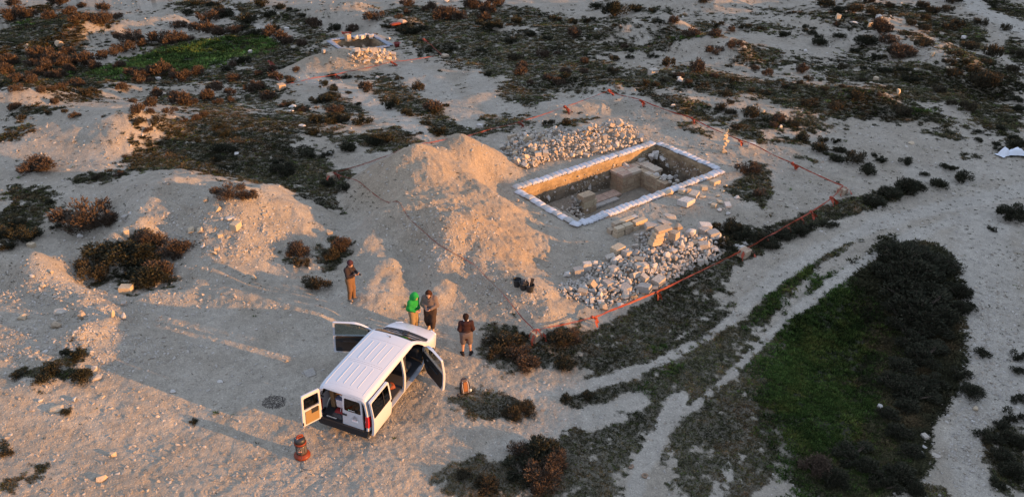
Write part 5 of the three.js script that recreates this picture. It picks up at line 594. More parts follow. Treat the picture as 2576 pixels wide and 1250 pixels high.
{
  const v = VAN, gy = (heightAt(-4.9, -20.8) + heightAt(-3.9, -23.6)) / 2, T = thing('van', 'white passenger van with front, sliding and rear doors standing open', 'van', [-4.42, gy, -22.16], 1.2205);
  { const hx = (heightAt(-3.5, -22.16) - heightAt(-5.3, -22.16)) / 1.8, hz = (heightAt(-4.42, -20.6) - heightAt(-4.42, -23.7)) / 3.1; T.quaternion.premultiply(new THREE.Quaternion().setFromUnitVectors(new THREE.Vector3(0, 1, 0), new THREE.Vector3(-hx, 1, -hz).normalize())); T.updateMatrixWorld(true); }
  const { sub, and, sideP, topP, rearP } = v, add = (n, b, m, par = T, l) => part(par, n, clean(b.geometry || b), m, l);
  const body = add('body', v.body, paint);
  add('windscreen', sub(and(sub(v.outer, v.skin), topP(v.grow(v.WS, -0.004), 1.08, 2.0)), v.br(new THREE.BoxGeometry(.01, .01, .01))), darkGlass);
  for (const s of [1, -1]) add('window', and(sub(v.outer, v.skin), s > 0 ? sideP(v.grow(v.QW, -.004), .5, 1.3) : sideP(v.grow(v.QW, -.004), -1.3, -.5)), darkGlass);
  add('window', and(sub(v.outer, v.skin), sideP(v.grow(v.SW, -.004), -1.3, -.5)), darkGlass);
  add('rear_bumper', sub(and(v.swell, v.bump), v.lin), blackPl); add('front_bumper', sub(and(v.swell, v.fbump), v.br(new THREE.BoxGeometry(.01, .01, .01))), blackPl);
  add('bumper_step', box(.24, .035, 1.5, .015).translate(-2.44, .53, 0), blackPl);
  for (const s of [1, -1]) { add('tail_light', sub(and(v.swell, rearP([[-1.2, .70], [-.0, .70], [-.0, 1.13], [-1.2, 1.13]].map(p => [p[0] * s, p[1]]), -2.7, -2.34, .02)), v.br(new THREE.BoxGeometry(1, 3, 1.60).translate(-2.3, 1, 0))), redLens); const tl = T.children[T.children.length - 1]; part(tl, 'reversing_lamp', box(.02, .07, .11, .008).translate(-2.505, .92, s * .845), std([.75, .72, .7], .3)); }
  add('rear_reflector', box(.015, .045, .5, .006).translate(-2.525, .525, .45), std([.25, .04, .02], .4));
  // roof pressings
  const rib = (a0, a1, b, w = .022) => { const pts = []; for (let i = 0; i <= 14; i++) { const a = lerp(a0, a1, i / 14); pts.push(new THREE.Vector3(a, v.solidAt(a, b) - .003, b)); } const g = new THREE.TubeGeometry(new THREE.CatmullRomCurve3(pts), 16, w, 6); g.scale(1, 1, 1); return g; };
  const cross = (a, b0, b1, w) => { const pts = []; for (let i = 0; i <= 14; i++) { const b = lerp(b0, b1, i / 14); pts.push(new THREE.Vector3(a, v.solidAt(a, b) - .003, b)); } return new THREE.TubeGeometry(new THREE.CatmullRomCurve3(pts), 16, w, 6); };
  for (const b of [-.36, -.12, .12, .36]) { part(T, 'roof_rib', clean(rib(.20, -.86, b, .013)), paint); part(T, 'roof_rib', clean(rib(-1.16, -2.16, b, .013)), paint); }
  for (const a of [.33, -.97, -1.05, -2.28]) part(T, 'roof_seam', clean(cross(a, -.58, .58, a === -2.28 ? .006 : .010)), paint);
  for (const s of [1, -1]) part(T, 'roof_channel', clean(rib(.7, -2.36, s * .655, .011)), paint);
  { const x = .66, an = part(T, 'aerial', clean(rod([x, v.solidAt(x, 0) - .01, 0], [x - .28, v.solidAt(x, 0) + .30, 0], .006, .003, 5)), blackPl); part(an, 'aerial_base', new THREE.SphereGeometry(.03, 8, 6).translate(x, v.solidAt(x, 0), 0), blackPl); }
  // scuttle, wipers, lights, wheels
  add('scuttle', (() => { const g = and(sub(v.swell, v.skin), topP([[1.96, -.80], [1.98, 0], [1.96, .80], [1.76, .84], [1.80, 0], [1.76, -.84]], 1.05, 1.6, .03)); return g; })(), blackPl);
  part(T, 'scuttle_cover', box(.16, .05, .24, .02).translate(1.84, 1.265, .02), blackPl);
  for (const [b0, b1] of [[-.55, .02], [.1, .62]]) part(T, 'wiper', clean(rod([1.78, 1.27, b0], [1.62, 1.36, b1], .012, .008, 5)), blackPl);
  for (const s of [1, -1]) part(T, 'headlight', box(.2, .14, .3, .04).rotateY(s * -.5).translate(2.64, .88, s * .64), new THREE.MeshPhysicalMaterial({ color: 0xcccccc, roughness: .1, clearcoat: 1 }));
  for (const a of [1.72, -1.62]) for (const s of [1, -1]) { const w = part(T, 'wheel', new THREE.TorusGeometry(.245, .092, 10, 26).scale(1, 1, 1.15).translate(a, .325, s * .83), rubber); const rim = new THREE.CylinderGeometry(.2, .2, .06, 20); rim.rotateX(Math.PI / 2); part(w, 'rim', rim.translate(a, .325, s * .88), steel); }
  // interior
  const I = n => n; part(T, 'cabin_floor', box(4.1, .05, 1.66, .01).translate(-.36, .50, 0), seatMat); part(T, 'firewall', box(.06, .62, 1.6, .01).translate(1.56, .82, 0), seatMat); part(T, 'inner_lining', clean(sub(v.inner, v.lin).geometry).scale(1, 1, .995), std([.10, .10, .105], .9)).visible = false; T.remove(T.children[T.children.length - 1]);
  const dash = part(T, 'dashboard', box(.42, .34, 1.56, .1, 3).translate(1.42, .98, 0), blackPl); part(dash, 'steering_wheel', new THREE.TorusGeometry(.18, .018, 8, 24).rotateY(Math.PI / 2).rotateZ(.45).translate(1.12, 1.06, -.40), blackPl);
  const seat = (a, b, w) => { const s = part(T, 'seat', merge([box(.5, .16, w, .06).translate(a, .80, b), box(.14, .66, w, .06).rotateZ(.2).translate(a - .30, 1.12, b)]), seatMat); part(s, 'seat_base', box(.42, .26, w * .8).translate(a, .62, b), blackPl); for (const k of w > .7 ? [-.3, .3] : [0]) part(s, 'headrest', box(.1, .2, .26, .04).translate(a - .40, 1.52, b + k), seatMat); };
  seat(.62, -.46, .52); seat(.62, .36, .78); seat(-.68, 0, 1.3); 
  // cargo seen through the rear door
  part(T, 'load_floor_strip', box(.05, .012, .36, .004).rotateY(0).translate(-2.40, .545, -.46), std([.6, .58, .52], .5));
  // doors
  const shellOf = (pr, z0, z1, win) => { const P_ = sideP(v.grow(pr, .012), z0, z1); let s = and(sub(v.outer, v.skin2), P_); return sub(s, sideP(win, z0, z1, .07)); };
  for (const s of [1, -1]) {
    const z0 = s > 0 ? .5 : -1.3, z1 = s > 0 ? 1.3 : -.5, hx = 1.42, hz = s * .93, D = new THREE.Group(); D.name = 'door'; T.add(D); if (s > 0) D.userData.label = 'right front door with black inner trim'; else D.userData.label = 'left front door swung open'; D.position.set(hx, 0, hz); D.rotation.y = s * (s > 0 ? .92 : 1.14) ; const toH = g => clean(g).translate(-hx, 0, -hz);
    part(D, 'door_panel', toH(shellOf(v.FD, z0, z1, v.FW).geometry), paint);
    part(D, 'window', toH(and(sub(v.skin, v.skin2), sideP(v.grow(v.FW, -.01), z0, z1, .07)).geometry), glassMat);
    const low = [[.04, .42], [1.06, .42], [1.33, .64, .2], [1.41, 1.08], [.03, 1.05]]; part(D, 'inner_trim', toH(and(sub(v.skin2, v.lin), sideP(low, z0, z1)).geometry), blackPl);
    part(D, 'armrest', toH(box(.55, .06, .07, .025).translate(.55, .86, s * .83)), blackPl); part(D, 'inner_handle', toH(box(.10, .05, .03, .012).translate(.98, .98, s * .815)), steel); part(D, 'speaker_grille', toH(new THREE.CylinderGeometry(.09, .09, .03, 16).rotateX(Math.PI / 2).translate(1.08, .62, s * .835)), seatMat);
    part(D, 'mirror', toH(box(.11, .21, .20, .045, 3).translate(1.20, 1.16, s * 1.08)), blackPl); part(D, 'mirror_glass', toH(box(.012, .18, .14, .006).translate(1.142, 1.16, s * 1.08)), new THREE.MeshStandardMaterial({ color: 0xdddddd, metalness: 1, roughness: .05 })); part(D, 'handle', toH(box(.2, .04, .035, .015).translate(.2, 1.0, s * .975)), blackPl);
  }
  { // sliding door, pushed back along the side
    const D = new THREE.Group(); D.name = 'sliding_door'; T.add(D); D.position.set(-1.14, 0, .125);
    part(D, 'door_panel', clean(shellOf(v.SD, .5, 1.3, v.SW).geometry), paint); part(D, 'window', clean(and(sub(v.outer, v.skin), sideP(v.grow(v.SW, -.004), .5, 1.3, .07)).geometry), darkGlass); const bz = .94; part(D, 'window_bar', box(.03, .55, .02, .008).rotateX(-.16).translate(-.62, 1.38, bz - .03), blackPl); part(D, 'handle', box(.1, .09, .03, .012).translate(-.18, 1.0, .965), blackPl); part(D, 'inner_trim', clean(and(sub(v.skin2, v.lin), sideP(v.grow(v.SD, .05), .5, 1.3)).geometry), blackPl).visible = true;
    part(T, 'slide_rail', box(1.25, .035, .02, .005).translate(-1.85, 1.02, .963), blackPl);
  }
  for (const s of [1, -1]) { // rear leaves
    const hz = s * .74, hx = -2.47, D = new THREE.Group(); D.name = 'rear_door'; D.userData.label = s > 0 ? 'closed right rear leaf with logo' : 'left rear leaf swung wide open'; T.add(D); D.position.set(hx, 0, hz); D.rotation.y = s > 0 ? 0 : -1.98; const toH = g => clean(g).translate(-hx, 0, -hz);
    const sh = sub(and(sub(v.outer, v.br(new THREE.BoxGeometry(8, 4, 4).translate(-2.445 + 4, 1, 0))), rearP(v.leaf(s), -2.8, -2.2)), rearP(v.lwin(s), -2.8, -2.2, .06)); part(D, 'door_panel', toH(sh.geometry), paint);
    part(D, 'window', toH(and(sub(v.outer, v.br(new THREE.BoxGeometry(8, 4, 4).translate(-2.488 + 4, 1, 0))), rearP(v.grow(v.lwin(s), -.012), -2.8, -2.2, .06)).geometry), darkGlass);
    if (s < 0) { part(D, 'inner_trim', toH(box(.02, .50, .50, .04).translate(-2.432, .82, -.36)), std([.22, .145, .06], .9)); part(D, 'trim_pocket', toH(box(.03, .18, .26, .03).translate(-2.43, 1.0, -.45)), blackPl); for (const y of [.66, 1.35]) part(D, 'hinge', toH(box(.12, .05, .05, .012).translate(-2.46, y, -.76)), blackPl); part(D, 'latch', toH(box(.05, .12, .03, .01).translate(-2.44, .62, -.02)), blackPl); }
    else {
      const C = document.createElement('canvas'); C.width = 256; C.height = 64; const c = C.getContext('2d'); c.fillStyle = '#0b0d0c'; c.fillRect(0, 0, 256, 64); c.fillStyle = '#0c8a5a'; c.fillRect(4, 8, 48, 48); c.fillStyle = '#fff'; c.font = 'bold 44px sans-serif'; c.fillText('e', 15, 46); c.font = 'bold 38px sans-serif'; c.fillText('nterprise', 58, 46); const tx = new THREE.CanvasTexture(C); tx.colorSpace = THREE.SRGBColorSpace;
      const pl = new THREE.PlaneGeometry(.27, .066); pl.rotateY(-Math.PI / 2); part(D, 'window_sticker', toH(pl.translate(-2.506, 1.19, .33)).clone(), new THREE.MeshStandardMaterial({ map: tx, roughness: .5 }));
      const L = part(D, 'brand_emblem', toH(merge([0, 1].flatMap(k => [rod([-2.512, .90 + k * .055, .37], [-2.512, .955 + k * .055, .44], .011, .011, 4), rod([-2.512, .955 + k * .055, .44], [-2.512, .90 + k * .055, .51], .011, .011, 4)]))), steel); const bar = box(.006, .012, .24, .002).translate(-2.512, .875, .44); part(D, 'badge_line', toH(bar), steel);
      const C2 = document.createElement('canvas'); C2.width = 128; C2.height = 64; const d = C2.getContext('2d'); d.fillStyle = '#e2e0df'; d.fillRect(0, 0, 128, 64); d.fillStyle = '#b9403c'; d.font = 'bold 22px sans-serif'; d.fillText('CITROËN', 8, 24); d.font = '15px sans-serif'; d.fillText('www.citroen', 10, 46); const t2 = new THREE.CanvasTexture(C2); t2.colorSpace = THREE.SRGBColorSpace; const p2 = new THREE.PlaneGeometry(.22, .09); p2.rotateY(-Math.PI / 2); part(D, 'door_lettering', toH(p2.translate(-2.5095, .81, .44)), new THREE.MeshStandardMaterial({ map: t2, roughness: .4 })); part(D, 'handle', toH(box(.03, .07, .16, .012).translate(-2.515, .96, .08)), blackPl);
    }
  }
  // things carried in the van, each lying on its floor
  const W = (a, b, y) => { const p = new THREE.Vector3(a, y, b).applyMatrix4(T.matrixWorld); return [p.x, p.y, p.z]; };
  const cb = thing('cardboard_box', 'tall brown cardboard box standing inside the van behind the open rear leaf', 'box', W(-1.7, -.66, .53), 1.2205); part(cb, 'carton', box(.5, 1.0, .14, .01).translate(0, .5, 0), std([.30, .17, .08], .95)); part(cb, 'packing_tape', box(.505, .04, .145, .004).translate(0, .8, 0), std([.42, .30, .16], .4));
  const cr = thing('plastic_crate', 'clear plastic crate stacked with white bags in the van\'s load bay', 'crate', W(-2.0, -.22, .86), 1.2205); part(cr, 'tub', box(.42, .30, .34, .04).translate(0, .15, 0), std([.55, .52, .54], .4)); part(cr, 'lid', box(.44, .04, .36, .015).translate(0, .32, 0), std([.12, .13, .2], .5)); part(cr, 'white_bag', new THREE.IcosahedronGeometry(.15, 2).scale(1, .8, 1).translate(0.02, .42, .02), std([.62, .62, .62], .7)); part(cr, 'orange_lid', box(.3, .03, .22, .01).translate(-.04, .53, -.02), std([.6, .2, .03], .5));
  const rb = thing('red_bag', 'red holdall lying in the load bay of the van', 'bag', W(-2.08, -.22, .62), 1.2205); part(rb, 'holdall', BAGS[1], std([.22, .014, .014], .8)).scale.set(.44, .26, .5); part(rb, 'strap', new THREE.TorusGeometry(.14, .012, 6, 18).translate(0, .10, 0), std([.55, .5, .5], .7));
  const bb = thing('black_bag', 'black sack on the load floor inside the open rear door of the van', 'bag', W(-2.2, -.28, .55), 1.0); part(bb, 'sack', BAGS[3], std([.035, .035, .038], .6)).scale.set(.34, .26, .46); part(bb, 'tied_neck', bagTie, std([.05, .05, .05], .6)).scale.set(.08, .08, .12);
  const ob = thing('orange_bag', 'orange bag on the floor inside the open sliding door of the van', 'bag', W(-.25, .5, .58), .4); part(ob, 'sack', BAGS[2], std([.25, .06, .02], .7)).scale.set(.26, .16, .34); part(ob, 'tied_neck', bagTie, std([.5, .1, .03], .7)).scale.set(.06, .06, .1);
}
// ------------------------------------------------------------------ people
function netSurface(field, min, max, cell) { // naive surface nets over field(x, y, z) > 0 inside
  const n = [0, 1, 2].map(i => Math.ceil((max[i] - min[i]) / cell) + 1), F = new Float32Array(n[0] * n[1] * n[2]), at = (i, j, k) => (k * n[1] + j) * n[0] + i;
  for (let k = 0; k < n[2]; k++) for (let j = 0; j < n[1]; j++) for (let i = 0; i < n[0]; i++) F[at(i, j, k)] = field(min[0] + i * cell, min[1] + j * cell, min[2] + k * cell);
  const vi = new Int32Array(F.length).fill(-1), pos = [], idx = [];
  for (let k = 0; k < n[2] - 1; k++) for (let j = 0; j < n[1] - 1; j++) for (let i = 0; i < n[0] - 1; i++) { let c = 0, sx = 0, sy = 0, sz = 0, m = 0; const v = []; for (let q = 0; q < 8; q++) { const f = F[at(i + (q & 1), j + (q >> 1 & 1), k + (q >> 2))]; v.push(f); if (f > 0) m++; } if (m === 0 || m === 8) continue; for (const [a, b] of [[0, 1], [2, 3], [4, 5], [6, 7], [0, 2], [1, 3], [4, 6], [5, 7], [0, 4], [1, 5], [2, 6], [3, 7]]) if ((v[a] > 0) !== (v[b] > 0)) { const t = v[a] / (v[a] - v[b]); sx += (a & 1) + t * ((b & 1) - (a & 1)); sy += (a >> 1 & 1) + t * ((b >> 1 & 1) - (a >> 1 & 1)); sz += (a >> 2) + t * ((b >> 2) - (a >> 2)); c++; } vi[at(i, j, k)] = pos.length / 3; pos.push(min[0] + (i + sx / c) * cell, min[1] + (j + sy / c) * cell, min[2] + (k + sz / c) * cell); }
  const quad = (a, b, c, d, f) => { if (a < 0 || b < 0 || c < 0 || d < 0) return; f ? idx.push(a, b, c, a, c, d) : idx.push(a, c, b, a, d, c); };
  for (let k = 1; k < n[2] - 1; k++) for (let j = 1; j < n[1] - 1; j++) for (let i = 1; i < n[0] - 1; i++) { const f = F[at(i, j, k)] > 0; if (f !== F[at(i + 1, j, k)] > 0) quad(vi[at(i, j - 1, k - 1)], vi[at(i, j, k - 1)], vi[at(i, j, k)], vi[at(i, j - 1, k)], f); if (f !== F[at(i, j + 1, k)] > 0) quad(vi[at(i - 1, j, k - 1)], vi[at(i - 1, j, k)], vi[at(i, j, k)], vi[at(i, j, k - 1)], f); if (f !== F[at(i, j, k + 1)] > 0) quad(vi[at(i - 1, j - 1, k)], vi[at(i, j - 1, k)], vi[at(i, j, k)], vi[at(i - 1, j, k)], f); }
  const g = new THREE.BufferGeometry(); g.setAttribute('position', new THREE.Float32BufferAttribute(pos, 3)); g.setIndex(idx); g.computeVertexNormals(); return g;
}
// bones: [A, B, ra, rb, squash?] capsules blended smoothly; squash = depth factor on local z
function capsules(bones, k = 0.03, wob) {
  const B = bones.map(([a, b, ra, rb, sq = 1]) => ({ a, d: [b[0] - a[0], b[1] - a[1], b[2] - a[2]], ra, rb, sq })); for (const q of B) q.l = q.d[0] ** 2 + q.d[1] ** 2 + q.d[2] ** 2 + 1e-9;
  const field = (x, y, z) => { let s = 0; for (const q of B) { const px = x - q.a[0], py = y - q.a[1], pz = z - q.a[2], t = clamp((px * q.d[0] + py * q.d[1] + pz * q.d[2]) / q.l); const ex = px - q.d[0] * t, ey = py - q.d[1] * t, ez = (pz - q.d[2] * t) / q.sq; const dist = Math.sqrt(ex * ex + ey * ey + ez * ez) - lerp(q.ra, q.rb, t); if (dist < k * 6) s += Math.exp(-dist / k); } let f = k * Math.log(Math.max(s, 1e-12)); if (wob) f += wob(x, y, z); return f; };
  const mn = [1e9, 1e9, 1e9], mx = [-1e9, -1e9, -1e9]; for (const q of bones) for (const [p, r] of [[q[0], q[2]], [q[1], q[3]]]) for (let i = 0; i < 3; i++) { mn[i] = Math.min(mn[i], p[i] - r - .05); mx[i] = Math.max(mx[i], p[i] + r + .05); } return { field, mn, mx };
}
const blob = (bones, cell, k, wob) => { const c = capsules(bones, k, wob); return netSurface(c.field, c.mn, c.mx, cell); };
const folds = (amp, sx = 9, sy = 14) => (x, y, z) => amp * (vnoise(x * sx + z * 5, y * sy) + 0.5 * vnoise(x * 23 + 7, y * 19 + z * 11));
function handGeo(M, side, curl = 1) { // palm at origin, fingers along -y, thumb to side * x, palm facing +z
  const b = [[[-.022, -.01, 0], [-.020, -.075, 0], .016, .015], [[0, -.005, 0], [0, -.08, 0], .018, .016], [[.022, -.01, 0], [.02, -.075, 0], .016, .014]]; [[-.028, .062], [-.0095, .072], [.0095, .068], [.027, .052]].forEach(([x, L]) => { const x2 = x * 1.08, a = [x, -.085, .0], c = [x2, -.085 - L * .42, .010 * curl], d = [x2, -.085 - L * .74, .028 * curl], e = [x2, -.085 - L * .92, .052 * curl]; b.push([a, c, .0095, .009], [c, d, .009, .008], [d, e, .008, .007]); }); const s = side; b.push([[s * .025, -.02, .005], [s * .05, -.05, .018], .014, .011], [[s * .05, -.05, .018], [s * .052, -.085, .035 * curl], .011, .008]); b.push([[0, .045, 0], [0, -.01, 0], .026, .025]);
  const g = blob(b, .0042, .005); g.applyMatrix4(M); return g;
}
function basisTo(from, to, palm) { // matrix that puts -y along from->to and +z near palm
  const y = new THREE.Vector3(from[0] - to[0], from[1] - to[1], from[2] - to[2]).normalize(), z = new THREE.Vector3(...palm), x = new THREE.Vector3().crossVectors(y, z).normalize(); z.crossVectors(x, y); return new THREE.Matrix4().makeBasis(x, y, z).setPosition(...to);
}
function headGeo() { // chin-to-crown about 0.235, centre of head at origin, face to +z
  const g = blob([[[0, .035, -.02], [0, .035, -.02], .098, .098], [[0, -.01, .02], [0, -.055, .035], .074, .055], [[0, -.085, .05], [0, -.092, .052], .036, .032], [[0, .005, .098], [0, -.028, .112], .012, .017], [[-.012, -.032, .104], [.012, -.032, .104], .010, .010], [[-.022, -.062, .088], [.022, -.062, .088], .012, .012], [[-.034, .02, .075], [.034, .02, .075], .026, .026], [[-.092, .01, -.012], [-.094, -.02, -.008], .014, .010], [[.092, .01, -.012], [.094, -.02, -.008], .014, .010]], .0075, .012, (x, y, z) => { let e = 0; for (const s of [-1, 1]) { const d = Math.hypot(x - s * .034, (y + .001) * 1.3, z - .104); e -= .010 * Math.exp(-d * d / .0002); } return e; }); return g;
}
const HEAD = headGeo();
const skinM = new THREE.MeshPhysicalMaterial({ color: new THREE.Color().setRGB(0.42, 0.235, 0.155), roughness: 0.6, specularIntensity: 0.4 });
const cloth = (r, g, b) => new THREE.MeshPhysicalMaterial({ color: new THREE.Color().setRGB(r, g, b), roughness: 0.95, specularIntensity: 0.15, sheen: 0.2 });
// figure in its own frame: +z is the way it faces, +x its left hand
function person(label, u, v, turn, o) {
  const p = PG(u, v), T = thing('person', label, 'person', p, turn), J = o.j, s = o.scale || 1; T.scale.setScalar(s);
  const L = 1, hip = J.hip || [0, .93, 0], chest = J.chest || [0, 1.28, .01], neck = J.neck || [0, 1.47, .015], head = J.head || [0, 1.63, .04];
  const sh = w => [w * .185 + neck[0], neck[1] - .055, neck[2] - .02];
  const leg = w => ({ h: [w * .095 + hip[0], hip[1] - .02, hip[2]], k: J.knee?.[w] || [w * .11, .50, .03], a: J.ankle?.[w] || [w * .12, .09, -.01] });
  const arm = w => ({ s: sh(w), e: J.elbow[w], w: J.wrist[w] });
  const bones = [[hip, chest, .135, .145, .78], [chest, [neck[0], neck[1] - .1, neck[2] - .01], .145, .12, .75], [[neck[0], neck[1] - .06, neck[2] - .02], [head[0], head[1] - .06, head[2] - .01], .058, .054]];
  for (const w of [1, -1]) { const g = leg(w), a = arm(w); bones.push([hip, g.h, .12, .10], [g.h, g.k, .088, .062], [g.k, g.a, .060, .040], [a.s, a.e, .055, .043], [a.e, a.w, .042, .028], [[neck[0], neck[1] - .07, neck[2] - .02], a.s, .06, .058]); }
  const parts = [blob(bones, .018, .022)];
  const hm = new THREE.Matrix4().makeRotationFromEuler(new THREE.Euler(o.nod || 0, o.look || 0, 0, 'YXZ')).setPosition(...head); parts.push(HEAD.clone().applyMatrix4(hm));
  for (const w of [1, -1]) { const a = arm(w), q = new THREE.Vector3(a.w[0] - a.e[0], a.w[1] - a.e[1], a.w[2] - a.e[2]).normalize(), at = [a.w[0] + q.x * .03, a.w[1] + q.y * .03, a.w[2] + q.z * .03]; parts.push(handGeo(basisTo(a.e, at, o.palm?.[w] || [-w, 0, .2]), w * (o.thumb?.[w] ?? 1), o.curl ?? 1)); }
  part(T, 'body', mergeGeometries(parts.map(g => { g = g.toNonIndexed(); for (const k of Object.keys(g.attributes)) if (k !== 'position' && k !== 'normal') g.deleteAttribute(k); return g; })), skinM);
  // clothes
  const top = [[[hip[0], hip[1] - (o.hem ?? -.02), hip[2]], chest, .168, .172, .80], [chest, [neck[0], neck[1] - .09, neck[2] - .012], .172, .14, .78]]; for (const w of [1, -1]) { const a = arm(w), d = k => a.e.map((c, i) => lerp(c, a.w[i], k)); top.push([[neck[0], neck[1] - .085, neck[2] - .02], a.s, .085, .078], [a.s, a.e, .078, .064], [a.e, d(.9), .062, .046]); } top.push([[neck[0], neck[1] - .05, neck[2] - .03], [neck[0], neck[1] + .01, neck[2] - .02], .085, .068]);
  if (o.puff) for (const b of top) { b[2] += o.puff; b[3] += o.puff; }
  if (o.hoodBack) top.push([[neck[0] - .06, neck[1] - .03, neck[2] - .10], [neck[0] + .06, neck[1] - .03, neck[2] - .10], .07, .07]);
  part(T, o.topName || 'jacket', blob(top, .016, .024, folds(.006)), o.top);
  const tr = [[[hip[0], hip[1] + .06, hip[2]], [hip[0], hip[1] - .03, hip[2]], .160, .158, .82]]; const cut = o.trouserCut ?? 1, baggy = o.baggy || 0; for (const w of [1, -1]) { const g = leg(w); tr.push([hip.map((c, i) => i === 1 ? c - .03 : c), g.h, .13, .12]); if (cut >= 1) { const e = g.k.map((c, i) => lerp(c, g.a[i], Math.min(1, cut - 1 + .0) || 0)); tr.push([g.h, g.k, .112 + baggy, .082 + baggy], [g.k, g.k.map((c, i) => lerp(c, g.a[i], o.shin ?? .92)), .080 + baggy, .066 + baggy * .6]); } else tr.push([g.h, g.h.map((c, i) => lerp(c, g.k[i], cut)), .118 + baggy, .098 + baggy]); }
  part(T, o.trouserName || 'trousers', blob(tr, .016, .022, folds(.006, 12, 10)), o.trousers);
  for (const w of [1, -1]) { const a = leg(w).a, f = o.toe?.[w] ?? w * .25, dx = Math.sin(f), dz = Math.cos(f); const sh_ = part(T, 'shoe', blob([[[a[0] - dx * .05, .05, a[2] - dz * .05], [a[0] + dx * .14, .042, a[2] + dz * .14], .045, .040], [[a[0], .09, a[2]], [a[0], o.boot || .10, a[2]], .05, .052]], .011, .014, (x, y) => y < .004 ? -.05 : 0), o.shoe); part(sh_, 'sole', blob([[[a[0] - dx * .055, .012, a[2] - dz * .055], [a[0] + dx * .15, .012, a[2] + dz * .15], .044, .040]], .011, .012, (x, y) => y > .02 ? -.05 : 0), std([.05, .04, .035], .9)); }
  return { T, hm, head, neck, arm };
}
const cap = (hm, bones, cell, k, wob) => blob(bones, cell, k, wob).applyMatrix4(hm);
{
  // the photographer with a woollen cap, looking at the camera in the hands
  const A = person('person in dark sweater, brown trousers and knitted cap holding a camera', 886, 752, 1.15, { j: { neck: [0, 1.47, .02], head: [0, 1.61, .07], elbow: { 1: [.25, 1.17, .08], '-1': [-.25, 1.17, .08] }, wrist: { 1: [.09, 1.24, .32], '-1': [-.09, 1.24, .32] }, ankle: { 1: [.10, .09, .02], '-1': [-.10, .09, -.05] } }, nod: .5, palm: { 1: [-1, 0.2, 0], '-1': [1, 0.2, 0] }, thumb: { 1: -1, '-1': -1 }, hem: .02, topName: 'sweater', top: cloth(.032, .024, .024), trousers: cloth(.15, .085, .045), baggy: .012, shoe: cloth(.26, .19, .13), curl: 1.2, boot: .13 });
  part(A.T, 'knitted_cap', cap(A.hm, [[[0, .06, -.03], [0, .075, -.03], .105, .10], [[-.05, .06, .02], [.05, .06, .02], .075, .075]], .012, .016, folds(.003, 40, 60)), cloth(.05, .022, .026));
  { const q = A.T, w = new THREE.Vector3(0, 1.27, .40).applyAxisAngle(new THREE.Vector3(0, 1, 0), 1.15).add(q.position), K = thing('camera', 'black camera held up by the person in the knitted cap', 'camera', [w.x, w.y, w.z], 1.15); const bl = std([.015, .015, .016], .5); part(K, 'camera_body', box(.14, .10, .07, .015, 3), bl); part(K, 'lens', new THREE.CylinderGeometry(.036, .04, .10, 18).rotateX(Math.PI / 2).translate(0, -.005, .08), bl); part(K, 'viewfinder', box(.05, .03, .05, .01).translate(0, .062, 0), bl); part(K, 'screen', box(.08, .055, .004, .001).translate(-.005, -.005, -.037), std([.06, .06, .07], .1)); }
  part(A.T, 'camera_strap', tube([[.07, 1.29, .38], [.09, 1.40, .20], [.08, 1.50, .02], [0, 1.525, -.07], [-.08, 1.50, .02], [-.09, 1.40, .20], [-.07, 1.29, .38]], .011, 40, 5), std([.02, .02, .02], .8));
  // green hood, seen from its side, hands in the pocket
  const Bp = person('person in a bright green hooded top and khaki trousers by the van bonnet', 1043, 832, 1.0, { j: { neck: [0, 1.45, .05], head: [0, 1.58, .12], chest: [0, 1.26, .03], elbow: { 1: [.25, 1.14, -.02], '-1': [-.25, 1.14, -.02] }, wrist: { 1: [.12, 1.04, .19], '-1': [-.12, 1.04, .19] } }, nod: .55, puff: .014, palm: { 1: [-1, 0, -.3], '-1': [1, 0, -.3] }, hem: .05, topName: 'hooded_top', top: cloth(.02, .235, .045), trousers: cloth(.24, .175, .095), baggy: .014, shoe: cloth(.2, .15, .1) , scale: .99 });
  part(Bp.T, 'hood', cap(Bp.hm, [[[0, .05, -.05], [0, .04, -.01], .128, .125], [[0, -.05, -.08], [0, -.13, -.06], .11, .12], [[-.05, .0, .03], [-.05, -.09, .02], .075, .07], [[.05, .0, .03], [.05, -.09, .02], .075, .07]], .013, .018, (x, y, z) => { const d = Math.hypot(x / .075, (y + .01) / .10, (z - .13) / .09); return d < 1 ? -.12 * (1 - d) - .01 : .004 * vnoise(x * 20, y * 20 + z * 9); }), cloth(.02, .245, .05)); part(Bp.T, 'chest_print', (() => { const g = new THREE.CylinderGeometry(.165, .165, .16, 10, 1, true, -.35, .7); g.scale(1.0, 1, .98); return g.translate(0, 1.24, .022); })(), new THREE.MeshStandardMaterial({ color: 0xbfd8c0, roughness: .9, side: THREE.DoubleSide })); part(Bp.T, 'front_pocket', blob([[[-.08, 1.06, .13], [.08, 1.06, .13], .055, .055]], .014, .02), cloth(.02, .225, .043));
  // grey hooded fleece, beard, phone in both hands
  const Cc = person('person in a grey fleece and dark baggy trousers looking at a phone', 1085, 833, -.15, { j: { neck: [0, 1.50, .03], head: [0, 1.64, .10], chest: [0, 1.30, .01], elbow: { 1: [.265, 1.17, .03], '-1': [-.265, 1.17, .03] }, wrist: { 1: [.085, 1.13, .27], '-1': [-.085, 1.13, .27] }, knee: { 1: [.10, .52, .10], '-1': [-.11, .50, .02] }, ankle: { 1: [.10, .09, .14], '-1': [-.12, .09, -.10] } }, nod: .55, puff: .012, palm: { 1: [-.6, .8, 0], '-1': [.6, .8, 0] }, thumb: { 1: -1, '-1': -1 }, hoodBack: 1, hem: .03, topName: 'fleece', top: cloth(.135, .105, .09), trousers: cloth(.05, .034, .027), baggy: .035, shin: .55, shoe: cloth(.36, .28, .21), boot: .2, scale: 1.03 });
